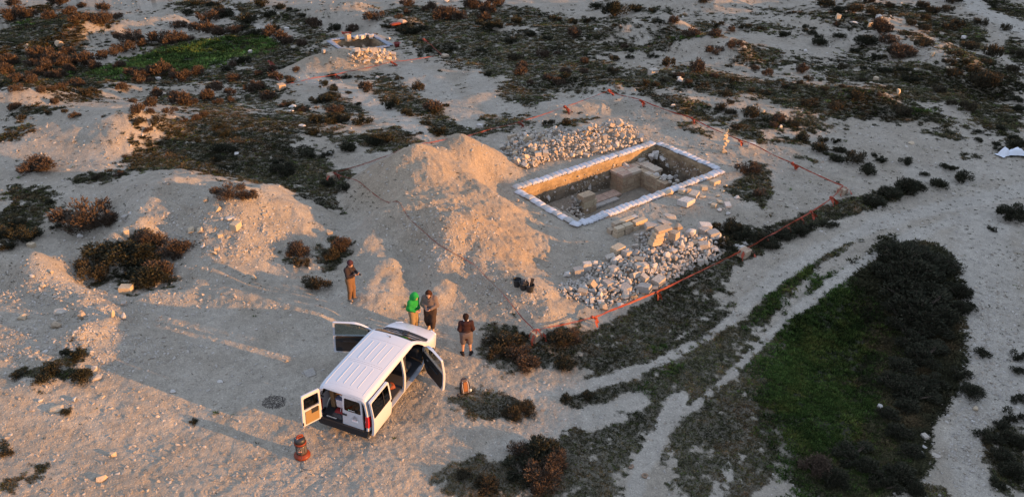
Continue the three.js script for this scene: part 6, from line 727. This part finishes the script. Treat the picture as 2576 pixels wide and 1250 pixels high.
  part(Cc.T, 'hair', cap(Cc.hm, [[[0, .055, -.03], [0, .05, -.03], .112, .11], [[-.06, .0, -.04], [.06, .0, -.04], .07, .07], [[0, .135, -.05], [0, .15, -.06], .05, .045], [[0, -.04, -.09], [0, -.10, -.09], .07, .05]], .012, .014, (x, y, z) => z > .055 && y < .09 ? -.06 : .004 * vnoise(x * 40, y * 40 + z * 30)), cloth(.045, .02, .012)); part(Cc.T, 'beard', cap(Cc.hm, [[[-.05, -.06, .05], [0, -.10, .07], .04, .045], [[.05, -.06, .05], [0, -.10, .07], .04, .045], [[0, -.10, .075], [0, -.15, .075], .045, .03]], .011, .012, (x, y, z) => .004 * vnoise(x * 50, y * 50)), cloth(.05, .022, .013));
  { const q = Cc.T, w = new THREE.Vector3(0, 1.165, .36).applyAxisAngle(new THREE.Vector3(0, 1, 0), -.15).multiplyScalar(1.03).add(q.position), K = thing('phone', 'black phone held in both hands by the person in the grey fleece', 'phone', [w.x, w.y, w.z], -.15); const bd = part(K, 'phone_case', box(.09, .014, .17, .006), std([.012, .012, .014], .35)); bd.rotation.x = .5; const sc = part(K, 'phone_screen', box(.08, .002, .155, .001).translate(0, .008, 0), std([.03, .03, .035], .08)); sc.rotation.x = .5; }
  part(Cc.T, 'neck_lanyard', tube([[-.05, 1.46, .12], [-.02, 1.36, .185], [.02, 1.36, .185], [.05, 1.46, .12]], .008, 16, 5), std([.02, .02, .02], .8));
  // seen from behind, shorts, hands in front
  const Dd = person('person in dark jacket and grey shorts with bare calves, seen from behind', 1174, 890, 3.25, { j: { neck: [0, 1.47, .0], head: [0, 1.62, .03], elbow: { 1: [.245, 1.15, -.02], '-1': [-.245, 1.15, -.02] }, wrist: { 1: [.19, .92, .10], '-1': [-.19, .92, .10] }, knee: { 1: [.12, .50, .02], '-1': [-.12, .50, .02] }, ankle: { 1: [.145, .09, -.02], '-1': [-.145, .09, -.02] } }, nod: .15, puff: .002, hoodBack: 1, palm: { 1: [-1, 0, .2], '-1': [1, 0, .2] }, hem: .12, top: cloth(.036, .018, .017), trousers: cloth(.105, .085, .082), trouserName: 'shorts', trouserCut: .82, baggy: .022, shoe: cloth(.025, .02, .02), boot: .16, toe: { 1: .45, '-1': -.45 } });
  part(Dd.T, 'hair', cap(Dd.hm, [[[0, .05, -.03], [0, .045, -.03], .111, .11], [[0, .0, -.07], [0, -.06, -.07], .085, .07]], .012, .014, (x, y, z) => z > .06 && y < .08 ? -.06 : .003 * vnoise(x * 40, y * 40 + z * 30)), cloth(.022, .013, .010)); part(Dd.T, 'collar', blob([[[-.05, 1.525, -.04], [.05, 1.525, -.04], .045, .045]], .012, .016), std([.6, .58, .55], .9)); part(Dd.T, 'waist_strap', new THREE.TorusGeometry(.168, .012, 6, 28).rotateX(Math.PI / 2).scale(1, 1, .8).translate(0, 1.10, 0), std([.02, .015, .015], .8));
}
// ------------------------------------------------------------------ shrubs, mats, grass
function shrubGeo(seed, leaves, tone, spread, ls = 1) { // unit: about 1 m across, standing on y = 0
  const R = rng(seed * 101 + 7), pos = [], col = [], clumps = []; const nC = 6 + Math.floor(R() * 4);
  for (let i = 0; i < nC; i++) { const a = i / nC * 6.283 + R(), d = i === 0 ? 0 : 0.16 + 0.2 * R(); clumps.push([Math.cos(a) * d * spread, 0.18 + 0.16 * R() * (i ? 1 : 1.5), Math.sin(a) * d, 0.13 + 0.10 * R()]); }
  const tri = (a, b, c, k) => { pos.push(...a, ...b, ...c); for (let i = 0; i < 3; i++) col.push(...k); };
  for (let i = 0; i < leaves; i++) {
    const c = clumps[Math.floor(R() * nC)]; let x = R() * 2 - 1, y = R() * 2 - 1, z = R() * 2 - 1; const l = Math.hypot(x, y, z) || 1, q = Math.cbrt(R()) * (0.8 + 0.5 * R() * R()); x *= q / l; y *= q / l; z *= q / l;
    const px = c[0] + x * c[3], py = Math.max(0.015, c[1] + y * c[3] * 1.15), pz = c[2] + z * c[3]; const out = new THREE.Vector3(px * 0.9 + x * 0.5 + (R() - .5) * 0.8, 0.55 + 0.6 * R(), pz * 0.9 + z * 0.5 + (R() - .5) * 0.8).normalize(), side = new THREE.Vector3(R() - .5, R() - .5, R() - .5).cross(out).normalize();
    const L = (0.045 + 0.075 * R()) * ls, w = L * (0.17 + 0.17 * R()), f = 0.6 + 0.8 * R(), t = R(); const k = [lerp(tone[0][0], tone[1][0], t) * f, lerp(tone[0][1], tone[1][1], t) * f, lerp(tone[0][2], tone[1][2], t) * f];
    const A = [px - side.x * w, py - side.y * w, pz - side.z * w], B = [px + side.x * w, py + side.y * w, pz + side.z * w], C = [px + out.x * L, py + out.y * L, pz + out.z * L]; tri(A, B, C, k);
  }
  const leaf = new THREE.BufferGeometry(); leaf.setAttribute('position', new THREE.Float32BufferAttribute(pos, 3)); leaf.setAttribute('color', new THREE.Float32BufferAttribute(col, 3)); leaf.computeVertexNormals();
  const st = []; for (const c of clumps) for (let k = 0; k < (ls < 1 ? 6 : 3); k++) st.push(rod([(R() - .5) * .06, -0.03, (R() - .5) * .06], [c[0] + (R() - .5) * .16, c[1] + .06 + .1 * R(), c[2] + (R() - .5) * .16], 0.011, 0.004, 3));
  return [leaf, merge(st)];
}
const leafMat = new THREE.MeshPhysicalMaterial({ vertexColors: true, roughness: 0.9, specularIntensity: 0.15, side: THREE.DoubleSide });
const twigMat = std([0.09, 0.065, 0.045], 1);
const TONE = { brown: [[0.052, 0.038, 0.027], [0.100, 0.070, 0.048]], dark: [[0.018, 0.021, 0.013], [0.048, 0.044, 0.027]], olive: [[0.030, 0.028, 0.018], [0.070, 0.056, 0.034]] };
const SHRUB = { brown: [], dark: [], olive: [] }; { let s = 1; for (const k in SHRUB) for (let i = 0; i < 4; i++) SHRUB[k].push(shrubGeo(s++, 1150, TONE[k], 1 + 0.4 * (i % 2))); for (const k in SHRUB) for (let i = 0; i < 3; i++) SHRUB[k].push(shrubGeo(s++, 3600, TONE[k], 1 + 0.4 * (i % 2), 0.62)); }
const SH = [ // tile, list of [X, Y, width] in tile px; default kind; group label
  [0, 'brown', 'brown heath shrub on the pale swells of the upper left', [[100, 45, 90], [420, 45, 130], [85, 150, 150], [200, 130, 90], [350, 140, 90], [500, 105, 90], [560, 160, 100], [620, 150, 90], [740, 185, 150], [690, 175, 90], [850, 135, 80], [750, 80, 90], [1510, 165, 110], [1620, 110, 80], [600, 55, 70]]],
  [0, 'brown', 'brown sunlit shrub in the belt above the green meadow', [[950, 315, 150], [1040, 335, 90], [1160, 315, 120], [1230, 325, 110], [1290, 305, 100], [1370, 295, 80], [1300, 205, 100], [1430, 220, 100], [1510, 245, 110], [1590, 255, 90], [1950, 265, 100], [2030, 295, 110], [2090, 315, 90], [2190, 330, 80], [1700, 245, 90]]],
  [0, 'brown', 'brown shrub in the thick growth at the left end of the meadow', [[290, 440, 140], [380, 470, 130], [450, 480, 110], [330, 520, 120], [620, 475, 140], [680, 505, 100], [740, 430, 80], [820, 405, 70], [900, 385, 110], [860, 495, 90], [480, 400, 90], [60, 480, 120], [40, 540, 100], [120, 600, 90], [210, 600, 90], [390, 570, 90], [440, 560, 90], [120, 660, 80], [310, 670, 70], [390, 660, 70], [460, 640, 60], [560, 635, 90], [230, 480, 90], [260, 550, 80], [510, 520, 80], [540, 460, 80]]],
  [0, 'brown', 'brown sunlit shrub in the belt below the green meadow', [[980, 560, 110], [1060, 560, 120], [1180, 545, 120], [1310, 595, 120], [1430, 545, 90], [1000, 610, 90], [1090, 600, 70], [1690, 485, 60], [1990, 515, 80], [2010, 585, 100], [1890, 545, 70], [2160, 515, 60], [2110, 595, 60], [890, 650, 80], [1700, 590, 90]]],
  [0, 'dark', 'dark shrub in the shaded ground at upper left of the small pit', [[1420, 30, 60], [1370, 110, 80], [1640, 125, 130], [1560, 50, 80], [1600, 85, 80], [1800, 175, 130], [1960, 135, 100], [2040, 70, 80], [1900, 45, 100], [2110, 75, 50], [2200, 120, 60], [2440, 220, 80], [2260, 180, 90], [2550, 230, 60], [1850, 255, 80], [1760, 215, 90], [1740, 460, 80], [1800, 450, 80], [1650, 520, 90], [2000, 220, 80]]],
  [0, 'brown', 'rust brown shrub on the grey slope below the meadow', [[2290, 200, 110], [1560, 660, 110], [1680, 690, 70], [1830, 670, 100], [1900, 645, 80], [1950, 725, 110], [1680, 745, 60], [1520, 730, 110], [1590, 755, 70], [1270, 725, 90], [1310, 765, 140], [1380, 770, 90], [1130, 715, 90], [1090, 775, 90], [1000, 830, 100], [1100, 825, 60], [1240, 825, 80], [1430, 870, 70], [1340, 885, 50], [1490, 845, 60], [1080, 960, 60], [550, 855, 70], [120, 785, 70], [85, 795, 60], [2120, 600, 60], [970, 745, 60], [400, 755, 60]]],
  [0, 'olive', 'low olive tuft shrub on the pale swell at middle left', [[1010, 910, 90], [1140, 905, 90], [640, 700, 90], [160, 865, 60], [350, 830, 50], [470, 820, 50]]],
  [0, 'dark', 'black looking shrub in the shaded scrub left of the bare path', [[1600, 935, 80], [1620, 985, 80], [1590, 1110, 120], [1680, 1110, 90], [1580, 1175, 90], [2300, 900, 120], [2440, 900, 150], [2280, 975, 90], [2430, 660, 70], [2360, 620, 70], [2100, 775, 90], [2190, 805, 90], [2380, 745, 110], [2300, 760, 90], [2530, 1100, 120], [2240, 1145, 110], [2390, 1135, 90], [2020, 1190, 80]]],
  [0, 'brown', 'brown topped shrub between the black ones left of the bare path', [[2350, 725, 60], [2440, 825, 110], [2205, 810, 70], [2065, 780, 50]]],
  [1, 'dark', 'dark shrub in the shaded scrub of the upper middle', [[50, 220, 90], [640, 245, 130], [560, 255, 110], [420, 205, 70], [1370, 175, 90], [1650, 155, 90], [1470, 270, 90], [1330, 320, 90], [1180, 215, 160], [2090, 190, 50], [2195, 380, 70], [2190, 425, 60], [2080, 445, 90], [2360, 420, 70], [2410, 175, 80], [2240, 90, 120], [2090, 125, 180], [1960, 70, 90], [2360, 90, 60], [1730, 555, 70], [1160, 550, 60], [730, 375, 60], [900, 365, 70], [1110, 375, 70], [1890, 165, 90], [1780, 175, 80], [1600, 290, 80]]],
  [1, 'brown', 'rust coloured shrub along the top of the middle scrub', [[180, 225, 80], [330, 150, 120], [510, 135, 60], [570, 45, 90], [570, 105, 60], [750, 65, 80], [870, 150, 170], [960, 145, 90], [800, 140, 110], [1050, 60, 150], [1220, 45, 110], [1160, 105, 130], [1140, 155, 110], [2510, 165, 60], [1790, 275, 110], [700, 75, 50]]],
  [1, 'brown', 'reddish shrub in the lit strip beyond the farthest tape bend', [[1600, 580, 80], [1680, 615, 80], [1400, 550, 90], [1730, 530, 80], [1860, 530, 70], [1870, 455, 70], [1670, 395, 50], [1560, 415, 80], [2160, 345, 60], [1410, 500, 80], [1470, 610, 50]]],
  [1, 'olive', 'olive brown shrub in the scrub at upper right of centre', [[1360, 445, 110], [2470, 490, 100], [2310, 615, 60], [2450, 590, 60], [2070, 530, 70], [2390, 625, 60], [2510, 560, 60]]],
  [1, 'dark', 'dark shrub beside the bare path above the spoil heap', [[40, 655, 80], [30, 720, 100], [570, 840, 100], [760, 825, 90], [70, 890, 130], [240, 910, 120], [330, 1060, 150], [420, 1040, 120], [150, 1105, 110], [670, 975, 50], [800, 980, 110], [720, 905, 70], [230, 570, 60], [1610, 905, 80], [130, 570, 60], [30, 560, 60], [510, 580, 60], [150, 680, 50], [220, 765, 50], [860, 775, 60]]],
  [2, 'dark', 'dark shrub on the grey slope at upper right', [[550, 210, 80], [980, 203, 50], [1040, 213, 40], [830, 268, 80], [1020, 258, 90], [1080, 278, 60], [1090, 335, 110], [1230, 280, 80], [1140, 60, 120], [1220, 98, 90], [1450, 335, 190], [1340, 383, 70], [1500, 438, 80], [1400, 503, 60], [1575, 535, 90], [1690, 518, 60], [1720, 583, 80], [1790, 593, 80], [660, 218, 60], [340, 192, 80]]],
  [2, 'brown', 'reddish brown shrub on the lit upper right slope', [[20, 160, 70], [440, 230, 60], [1530, 245, 150], [1590, 325, 110], [150, 275, 110], [320, 265, 90], [320, 395, 100], [430, 345, 80], [510, 333, 60], [60, 560, 70], [130, 605, 50], [320, 563, 60], [700, 545, 80], [960, 530, 90], [1200, 185, 50], [790, 890, 90], [750, 930, 70], [1520, 698, 40], [610, 510, 60]]],
  [2, 'olive', 'olive brown shrub among the stones at far upper right', [[240, 20, 70], [1340, 95, 110], [1450, 25, 80], [1590, 48, 60], [1480, 115, 90], [1850, 345, 90], [1850, 142, 60], [1740, 185, 70], [1850, 225, 80], [2020, 213, 80], [2080, 198, 80], [2060, 32, 110], [1830, 63, 90], [1900, 95, 90], [2010, 88, 80], [2250, 175, 80], [2440, 218, 60], [2180, 365, 110], [2350, 415, 110], [2530, 400, 80], [2060, 405, 80], [2030, 470, 80], [2055, 560, 90], [2190, 523, 80], [2300, 465, 70], [2480, 525, 80]]],
  [2, 'olive', 'olive brown shrub in the patchy scrub at middle right', [[1260, 495, 70], [2310, 645, 160], [2250, 605, 110], [1950, 673, 90], [2170, 815, 100], [2040, 763, 60], [1680, 845, 120], [1360, 728, 100], [1400, 593, 50], [1210, 803, 90], [1000, 780, 100], [830, 640, 70], [690, 683, 70], [390, 703, 80], [430, 753, 60], [370, 815, 90], [430, 835, 90], [480, 935, 80], [460, 593, 60], [250, 623, 50], [590, 668, 50], [1000, 583, 60], [940, 613, 50], [890, 918, 80], [1120, 655, 60], [1250, 635, 50], [900, 650, 40]]],
  [2, 'dark', 'dark green shrub on the bare ground behind the right hand tape', [[580, 825, 100], [960, 1025, 110], [1100, 1033, 80], [1200, 1038, 60], [1240, 1115, 100], [1220, 1183, 110], [1480, 1138, 50], [1720, 1200, 90], [1440, 1225, 90], [1530, 1175, 80], [2000, 1225, 80], [2240, 1025, 60], [2370, 1055, 60], [2540, 1085, 120], [2400, 945, 60], [2500, 1005, 60], [2240, 965, 60], [2510, 735, 90], [2540, 805, 90], [2390, 1100, 60]]],
  [3, 'dark', 'low dark shrub in the shaded mat at far left', [[60, 560, 160], [150, 590, 140], [40, 640, 120], [230, 560, 120], [360, 300, 60], [120, 480, 120], [420, 480, 70]]],
  [5, 'dark', 'dark shrub in the band of scrub along the right hand tape', [[430, 520, 180], [380, 645, 180], [650, 605, 180], [830, 565, 160], [1160, 485, 110], [950, 535, 150], [740, 640, 150], [480, 560, 140], [1000, 500, 110], [560, 560, 120]]],
  [5, 'dark', 'dark low shrub beside the upper wheel track', [[1440, 103, 110], [1850, 103, 60], [2140, 145, 120], [1720, 235, 180], [1620, 275, 180], [1480, 325, 170], [1960, 195, 120], [2480, 425, 180], [2560, 405, 100], [1800, 215, 130], [2340, 495, 60], [2060, 60, 60]]],
  [5, 'dark', 'dark shrub merged in the great thicket on the right of the green field', [[1700, 765, 330], [1850, 785, 300], [1620, 885, 280], [1780, 905, 350], [1900, 885, 250], [1980, 805, 220], [1560, 795, 190], [1700, 1005, 360], [1850, 1025, 300], [1830, 1155, 360], [1990, 1185, 250], [1700, 1190, 280], [1900, 1000, 250], [1640, 700, 180], [1780, 680, 200]]],
  [5, 'dark', 'dark shrub on the pale path just right of the great thicket', [[2110, 1000, 170], [2110, 1105, 150], [2180, 1080, 110], [2060, 920, 90]]],
  [6, 'dark', 'dark shrub in the lower part of the thicket by the green field', [[1900, 65, 300], [1950, 205, 190], [1850, 285, 240], [1650, 485, 230], [1780, 560, 240], [1850, 490, 190], [1930, 445, 140], [1740, 630, 190], [1600, 690, 170], [1680, 830, 190], [1750, 960, 190], [1760, 120, 260], [1700, 350, 220]]],
  [6, 'dark', 'dark shrub on the pale ground at the lower right edge', [[2200, 535, 190], [2110, 395, 120], [2280, 235, 110], [2530, 345, 90], [2540, 255, 100], [2550, 560, 100], [2410, 745, 100], [2330, 860, 140], [2500, 705, 140], [2560, 900, 150], [2420, 1000, 150], [2500, 1100, 200], [2390, 1190, 100], [2460, 850, 120]]],
  [6, 'dark', 'dark shrub at the bottom of the green field', [[1330, 1000, 260], [1200, 1160, 230], [1700, 1150, 240], [1450, 1090, 200], [1780, 1225, 150], [1560, 1200, 180]]],
];
const SHX = [ // shrubs one can point at
  [3, 640, 515, 270, 'brown', 'single round brown shrub on the shaded upper part of the left swell'], [3, 900, 720, 320, 'dark', 'large dark shrub at the back of the big left clump'], [3, 1090, 660, 190, 'brown', 'brown topped shrub in the middle of the big left clump'], [3, 1265, 700, 200, 'brown', 'brown feathery shrub at the right end of the big left clump'], [3, 685, 865, 200, 'olive', 'olive shrub at the left end of the big left clump'], [3, 1150, 860, 190, 'brown', 'brown twiggy shrub at the front right of the big left clump'], [3, 1060, 905, 240, 'dark', 'dark low shrub lying at the front of the big left clump'], [3, 800, 700, 200, 'dark', 'dark shrub between the back and left ones of the big left clump'], [3, 1000, 780, 220, 'dark', 'dark shrub in the hollow of the big left clump'],
  [3, 1680, 282, 170, 'brown', 'brown dry shrub on the crest of the left swell'], [3, 1800, 275, 90, 'brown', 'flat brown shrub just right of the dry crest shrub'], [3, 2160, 705, 170, 'brown', 'brown shrub on the bare ground left of the photographer'], [3, 2190, 765, 90, 'olive', 'small olive shrub under the brown one left of the photographer'], [3, 2300, 935, 170, 'olive', 'round olive shrub at the feet level left of the photographer'], [3, 2470, 655, 120, 'brown', 'brown shrub just above the standing photographer'], [3, 2420, 720, 120, 'olive', 'low olive shrub behind the standing photographer'], [3, 270, 82, 190, 'brown', 'long low brown shrub alone on the pale ground at left'], [3, 2060, 105, 140, 'dark', 'flat dark shrub in the scrub left of the cord stone'], [3, 2390, 175, 90, 'dark', 'dark shrub under the stone with red cord'], [3, 2510, 205, 90, 'dark', 'dark shrub right of the stone with red cord'], [3, 700, 132, 60, 'olive', 'small olive tuft above the left swell'], [3, 860, 104, 50, 'brown', 'tiny brown tuft above the left swell'],
  [4, 470, 215, 75, 'dark', 'small black shrub at the upper left of the lower left patch'], [4, 560, 240, 110, 'dark', 'black shrub at the top of the lower left patch'], [4, 590, 425, 165, 'dark', 'round black shrub at the right of the lower left patch'], [4, 370, 350, 150, 'dark', 'flat black shrub in the middle of the lower left patch'], [4, 300, 420, 120, 'dark', 'flat dark shrub at the lower left of the lower left patch'], [4, 120, 380, 100, 'dark', 'straggling dark shrub at the far left of the lower left patch'], [4, 480, 655, 80, 'dark', 'lone dark shrub among lit stones at lower left'], [4, 1405, 710, 60, 'dark', 'lone dark tuft in the shadow band at lower left'], [4, 30, 950, 90, 'olive', 'olive shrub at the left edge near the bottom'],
  [5, 560, 85, 140, 'brown', 'brown green shrub right of the pit\'s right corner'], [5, 650, 250, 90, 'brown', 'small reddish shrub in the scrub right of the loose blocks'], [5, 430, 500, 90, 'brown', 'reddish shrub behind the right end of the front stone heap'],
  [7, 730, 170, 270, 'olive', 'large shrub just right of the person in shorts'], [7, 800, 240, 240, 'brown', 'brown shrub in the middle of the clump by the anchor block'], [7, 905, 325, 210, 'brown', 'rusty twiggy shrub at the lower right of the clump by the anchor block'], [7, 680, 250, 150, 'olive', 'shrub at the lower left of the clump by the anchor block'], [7, 850, 120, 100, 'olive', 'shrub directly left of the anchor block'], [7, 1140, 160, 210, 'olive', 'wide shrub under the tape right of the anchor block'], [7, 1230, 125, 190, 'brown', 'brownish shrub under the tape farther right of the anchor block'], [7, 1160, 315, 190, 'dark', 'dark low shrub on the bare track below the tape'], [7, 880, 645, 190, 'olive', 'shrub at the border of sun and shade right of the backpack'], [7, 790, 690, 150, 'olive', 'low shrub left of the one at the border of sun and shade'], [7, 1000, 1000, 330, 'dark', 'largest dark shrub at the bottom centre'], [7, 900, 1100, 330, 'dark', 'dark shrub at the left of the bottom centre clump'], [7, 1080, 1065, 240, 'brown', 'rusty shrub at the right of the bottom centre clump'], [7, 1030, 1180, 290, 'brown', 'rusty shrub at the foot of the bottom centre clump'], [7, 850, 960, 200, 'brown', 'brown shrub at the top of the bottom centre clump'], [7, 430, 1125, 120, 'olive', 'olive shrub on the lit ground at bottom centre'], [7, 600, 1220, 220, 'olive', 'olive shrub at the bottom edge left of the clump'], [7, 1340, 540, 110, 'dark', 'dark tuft on the bare track at lower centre'], [7, 1180, 550, 90, 'dark', 'left dark tuft on the bare track at lower centre'],
  [6, 1080, 1100, 240, 'brown', 'brown plumed shrub with a rusty tip at the bottom of the green field'],
  [1, 270, 660, 100, 'brown', 'round rust topped shrub on the path up from the spoil heap'], [1, 660, 660, 95, 'olive', 'olive shrub in the scrub right of the path'], [1, 450, 795, 120, 'dark', 'dark shrub right beside the bare path'], [1, 760, 815, 120, 'brown', 'big rust topped shrub behind the spoil heap'], [1, 30, 815, 90, 'brown', 'rust topped shrub at the left of the bare path'], [1, 1730, 910, 70, 'olive', 'small shrub behind the far stone heap'],
  [2, 1700, 425, 200, 'brown', 'biggest shrub on the upper right slope'], [2, 1640, 395, 130, 'dark', 'dark shrub left of the biggest one on the upper right slope'], [2, 200, 525, 120, 'brown', 'round rust shrub below the pale crest at upper right'], [2, 1360, 1185, 130, 'olive', 'round shrub with a rusty top right of the stone plate ground'], [2, 1090, 1115, 120, 'dark', 'long dark shrub left of the round rusty topped one'], [2, 600, 870, 110, 'olive', 'green brown mat shrub near the right tape'],
];
{
  const R = rng(1717), all = [];
  for (const [t, kind, label, L] of SH) for (const [X, Y, w] of L) all.push({ t, X, Y, w, kind, label, group: label.replace(/^\S+( \S+)? shrub/, 'shrubs').slice(0, 70) });
  for (const [t, X, Y, w, kind, label] of SHX) all.push({ t, X, Y, w: w * (t === 3 ? 1.22 : 1.0), kind, label });
  for (const a of all) { a.p = PG(TU(a.t, a.X), TV(a.t, a.Y)); a.size = wide(a.p, a.w) * 1.02; }
  const order = [...all].sort((a, b) => (b.group ? 0 : 1e4) + b.w - ((a.group ? 0 : 1e4) + a.w)), single = new Set(order.slice(0, 298));
  const counts = {}; for (const a of single) if (a.group) counts[a.label] = (counts[a.label] || 0) + 1;
  const rest = [];
  for (const a of all) {
    const g = SHRUB[a.kind][a.w > 140 ? 4 + Math.floor(R() * 3) : Math.floor(R() * 4)], s = a.size, hk = (a.w > 180 ? 0.78 : 1.0) * (0.75 + 0.4 * R()) * (a.kind === 'dark' ? 0.85 : 1.1), y = a.p[1] - 0.02, turn = R() * 6.28;
    if (!single.has(a)) { rest.push([g, M4(a.p[0], y, a.p[2], 0, turn, 0, s * 1.15, s * hk, s * 1.1)]); continue; }
    const T = thing('shrub', a.label, 'shrub', [a.p[0], y, a.p[2] - s * 0.18], turn, a.group && counts[a.label] > 1 ? a.group : undefined);
    const f = part(T, 'foliage', g[0], leafMat), st = part(T, 'stems', g[1], twigMat); for (const m of [f, st]) m.scale.set(s * 1.15, s * hk, s * 1.15);
  }
  for (const k in SHRUB) SHRUB[k].forEach((g, i) => { const L = rest.filter(r => r[0] === g); if (!L.length) return; const I = new THREE.InstancedMesh(g[0], leafMat, L.length); L.forEach((r, j) => I.setMatrixAt(j, r[1])); I.name = numbered('small_shrubs'); I.castShadow = I.receiveShadow = true; scene.add(I); tag(I, 'small ' + ['rounded', 'spreading', 'upright', 'flat', 'ragged', 'dense', 'open'][i] + ' ' + k + ' shrubs scattered through the distant scrub', 'shrubs', null, 'stuff'); });
}
// low mats of dwarf plants, grass and weeds
function tuftGeo(seed, n, up, wid, tone) { const R = rng(seed), pos = [], col = []; for (let i = 0; i < n; i++) { const a = R() * 6.283, d = 0.42 * Math.sqrt(R()), x = Math.cos(a) * d, z = Math.sin(a) * d, o = new THREE.Vector3(Math.cos(a) * (0.25 + 0.5 * R()), up * (0.5 + 0.7 * R()), Math.sin(a) * (0.25 + 0.5 * R())), s = new THREE.Vector3(R() - .5, 0.1 * (R() - .5), R() - .5).normalize().multiplyScalar(wid * (0.6 + 0.8 * R())); const f = 0.6 + 0.8 * R(), t = R(), k = [0, 1, 2].map(c => lerp(tone[0][c], tone[1][c], t) * f); pos.push(x - s.x, 0.02, z - s.z, x + s.x, 0.02 + s.y, z + s.z, x + o.x * .6, o.y * .6, z + o.z * .6); for (let c = 0; c < 3; c++) col.push(...k); } const g = new THREE.BufferGeometry(); g.setAttribute('position', new THREE.Float32BufferAttribute(pos, 3)); g.setAttribute('color', new THREE.Float32BufferAttribute(col, 3)); g.computeVertexNormals(); return g; }
{
  const K = { mat: [[0.024, 0.026, 0.014], [0.062, 0.055, 0.029]], drab: [[0.040, 0.040, 0.019], [0.095, 0.080, 0.040]], dry: [[0.10, 0.075, 0.035], [0.2, 0.14, 0.07]], grass: [[0.022, 0.044, 0.010], [0.066, 0.105, 0.026]], weed: [[0.03, 0.05, 0.012], [0.085, 0.10, 0.028]] };
  const G = { mat: [tuftGeo(1, 22, 0.55, 0.11, K.mat), tuftGeo(2, 22, 0.45, 0.13, K.mat)], drab: [tuftGeo(3, 18, 0.5, 0.10, K.drab)], dry: [tuftGeo(4, 18, 0.8, 0.06, K.dry)], grass: [tuftGeo(5, 16, 1.0, 0.085, K.grass), tuftGeo(6, 16, 0.8, 0.10, K.grass)], weed: [tuftGeo(7, 14, 0.7, 0.11, K.weed)] };
  const L = { mat: [[], []], drab: [[]], dry: [[]], grass: [[], []], weed: [[]] }, R = rng(2024), m4 = new THREE.Matrix4(), q = new THREE.Quaternion(), e = new THREE.Euler(), add = (k, x, z, s, h) => { const l = L[k][Math.floor(R() * L[k].length)]; m4.compose(new THREE.Vector3(x, heightAt(x, z) - 0.01, z), q.setFromEuler(e.set(0, R() * 6.3, 0)), new THREE.Vector3(s, h, s)); const M = m4.clone(); M.far = Math.hypot(x, z) > 45; M.n = [fbm(x * 0.33 + 40, z * 0.33, 3), fbm(x * 1.4, z * 1.4 + 70, 2)]; l.push(M); };
  const TRIES = LOWRES ? 160000 : 520000;
  for (let i = 0; i < TRIES; i++) {
    const u = R() * 2680 - 50, v = R() * 1320 - 40, p = P(u, v), x = p[0], z = p[1]; if (inHole(x, z, 0.5)) continue; const c = coverAt(x, z), far = Math.hypot(x, z) / 24, sz = Math.pow(far, 0.8);
    const fine = fbm(x * 4.4 + 50, z * 4.4, 2), spot = fbm(x * 1.15 + 11, z * 1.15, 2);
    if (c.grass > 0.12 && R() < c.grass * (0.75 + 0.9 * fbm(x * 0.8 + 9, z * 0.8, 3) + 0.5 * fine)) { const s = rr(0.10, 0.22, R) * sz; add(R() < 0.72 ? 'grass' : 'weed', x, z, s, s * rr(0.5, 0.95, R)); }
    else if (R() < c.bush * 1.2) { const s = rr(0.16, 0.34, R) * sz; add('mat', x, z, s, s * 0.7); }
    else { const dens = clamp(c.mat * 1.25 + 0.006 + 0.05 * sstep(800, 640, v) * sstep(0.1, 0.5, fine + 0.5 * spot) + 0.03 * sstep(1500, 1700, u)) + (c.c > 0.1 ? 0 : 0.05 * sstep(0.5, 0.7, spot)); if (R() < dens * 0.8) { const s = rr(0.06, 0.16, R) * sz * (0.7 + 0.4 * c.mat); const w = R(); const dr = v > 880 && u < 1340 && u > 950 ? 0.35 : 0; add(w < 0.62 - dr ? 'mat' : w < 0.86 - dr ? 'drab' : w < 0.94 - dr ? 'weed' : 'dry', x, z, s, s * rr(0.45, 0.8, R)); } }
  }
  const tintC = new THREE.Color(); const LB = { mat: ['dark dwarf scrub forming ragged mats on the ground', 'dark creeping scrub between the ragged mats'], drab: ['drab low herbs between the dark mats'], dry: ['dry yellow brown tufts in the mats'], grass: ['lush green grass of the meadow and the field', 'shorter green grass of the meadow and the field'], weed: ['yellow green weeds in the field and mats'] }, NM = { mat: 'scrub_mat', drab: 'low_herbs', dry: 'dry_tufts', grass: 'grass', weed: 'weeds' };
  for (const k in L) L[k].forEach((l, i) => { const I = new THREE.InstancedMesh(G[k][i], leafMat, l.length); l.forEach((m, j) => { I.setMatrixAt(j, m); const a = m.n[0], b = m.n[1]; let f = clamp((k === 'grass' ? 0.35 + 1.15 * Math.pow(hash2(j, 77), 2.2) : 0.75 + 0.3 * hash2(j, 5)) + 0.75 * a + 0.35 * b, 0.22, 1.7); if (k === 'grass' && m.far) f *= 1.7; I.setColorAt(j, tintC.setRGB(f * (1 + 0.5 * Math.max(0, b)), f, f * 0.95)); }); I.name = numbered(NM[k]); I.castShadow = I.receiveShadow = true; scene.add(I); tag(I, LB[k][i], k === 'grass' ? 'grass' : 'ground cover', null, 'stuff'); });
}
renderer.render(scene, camera);
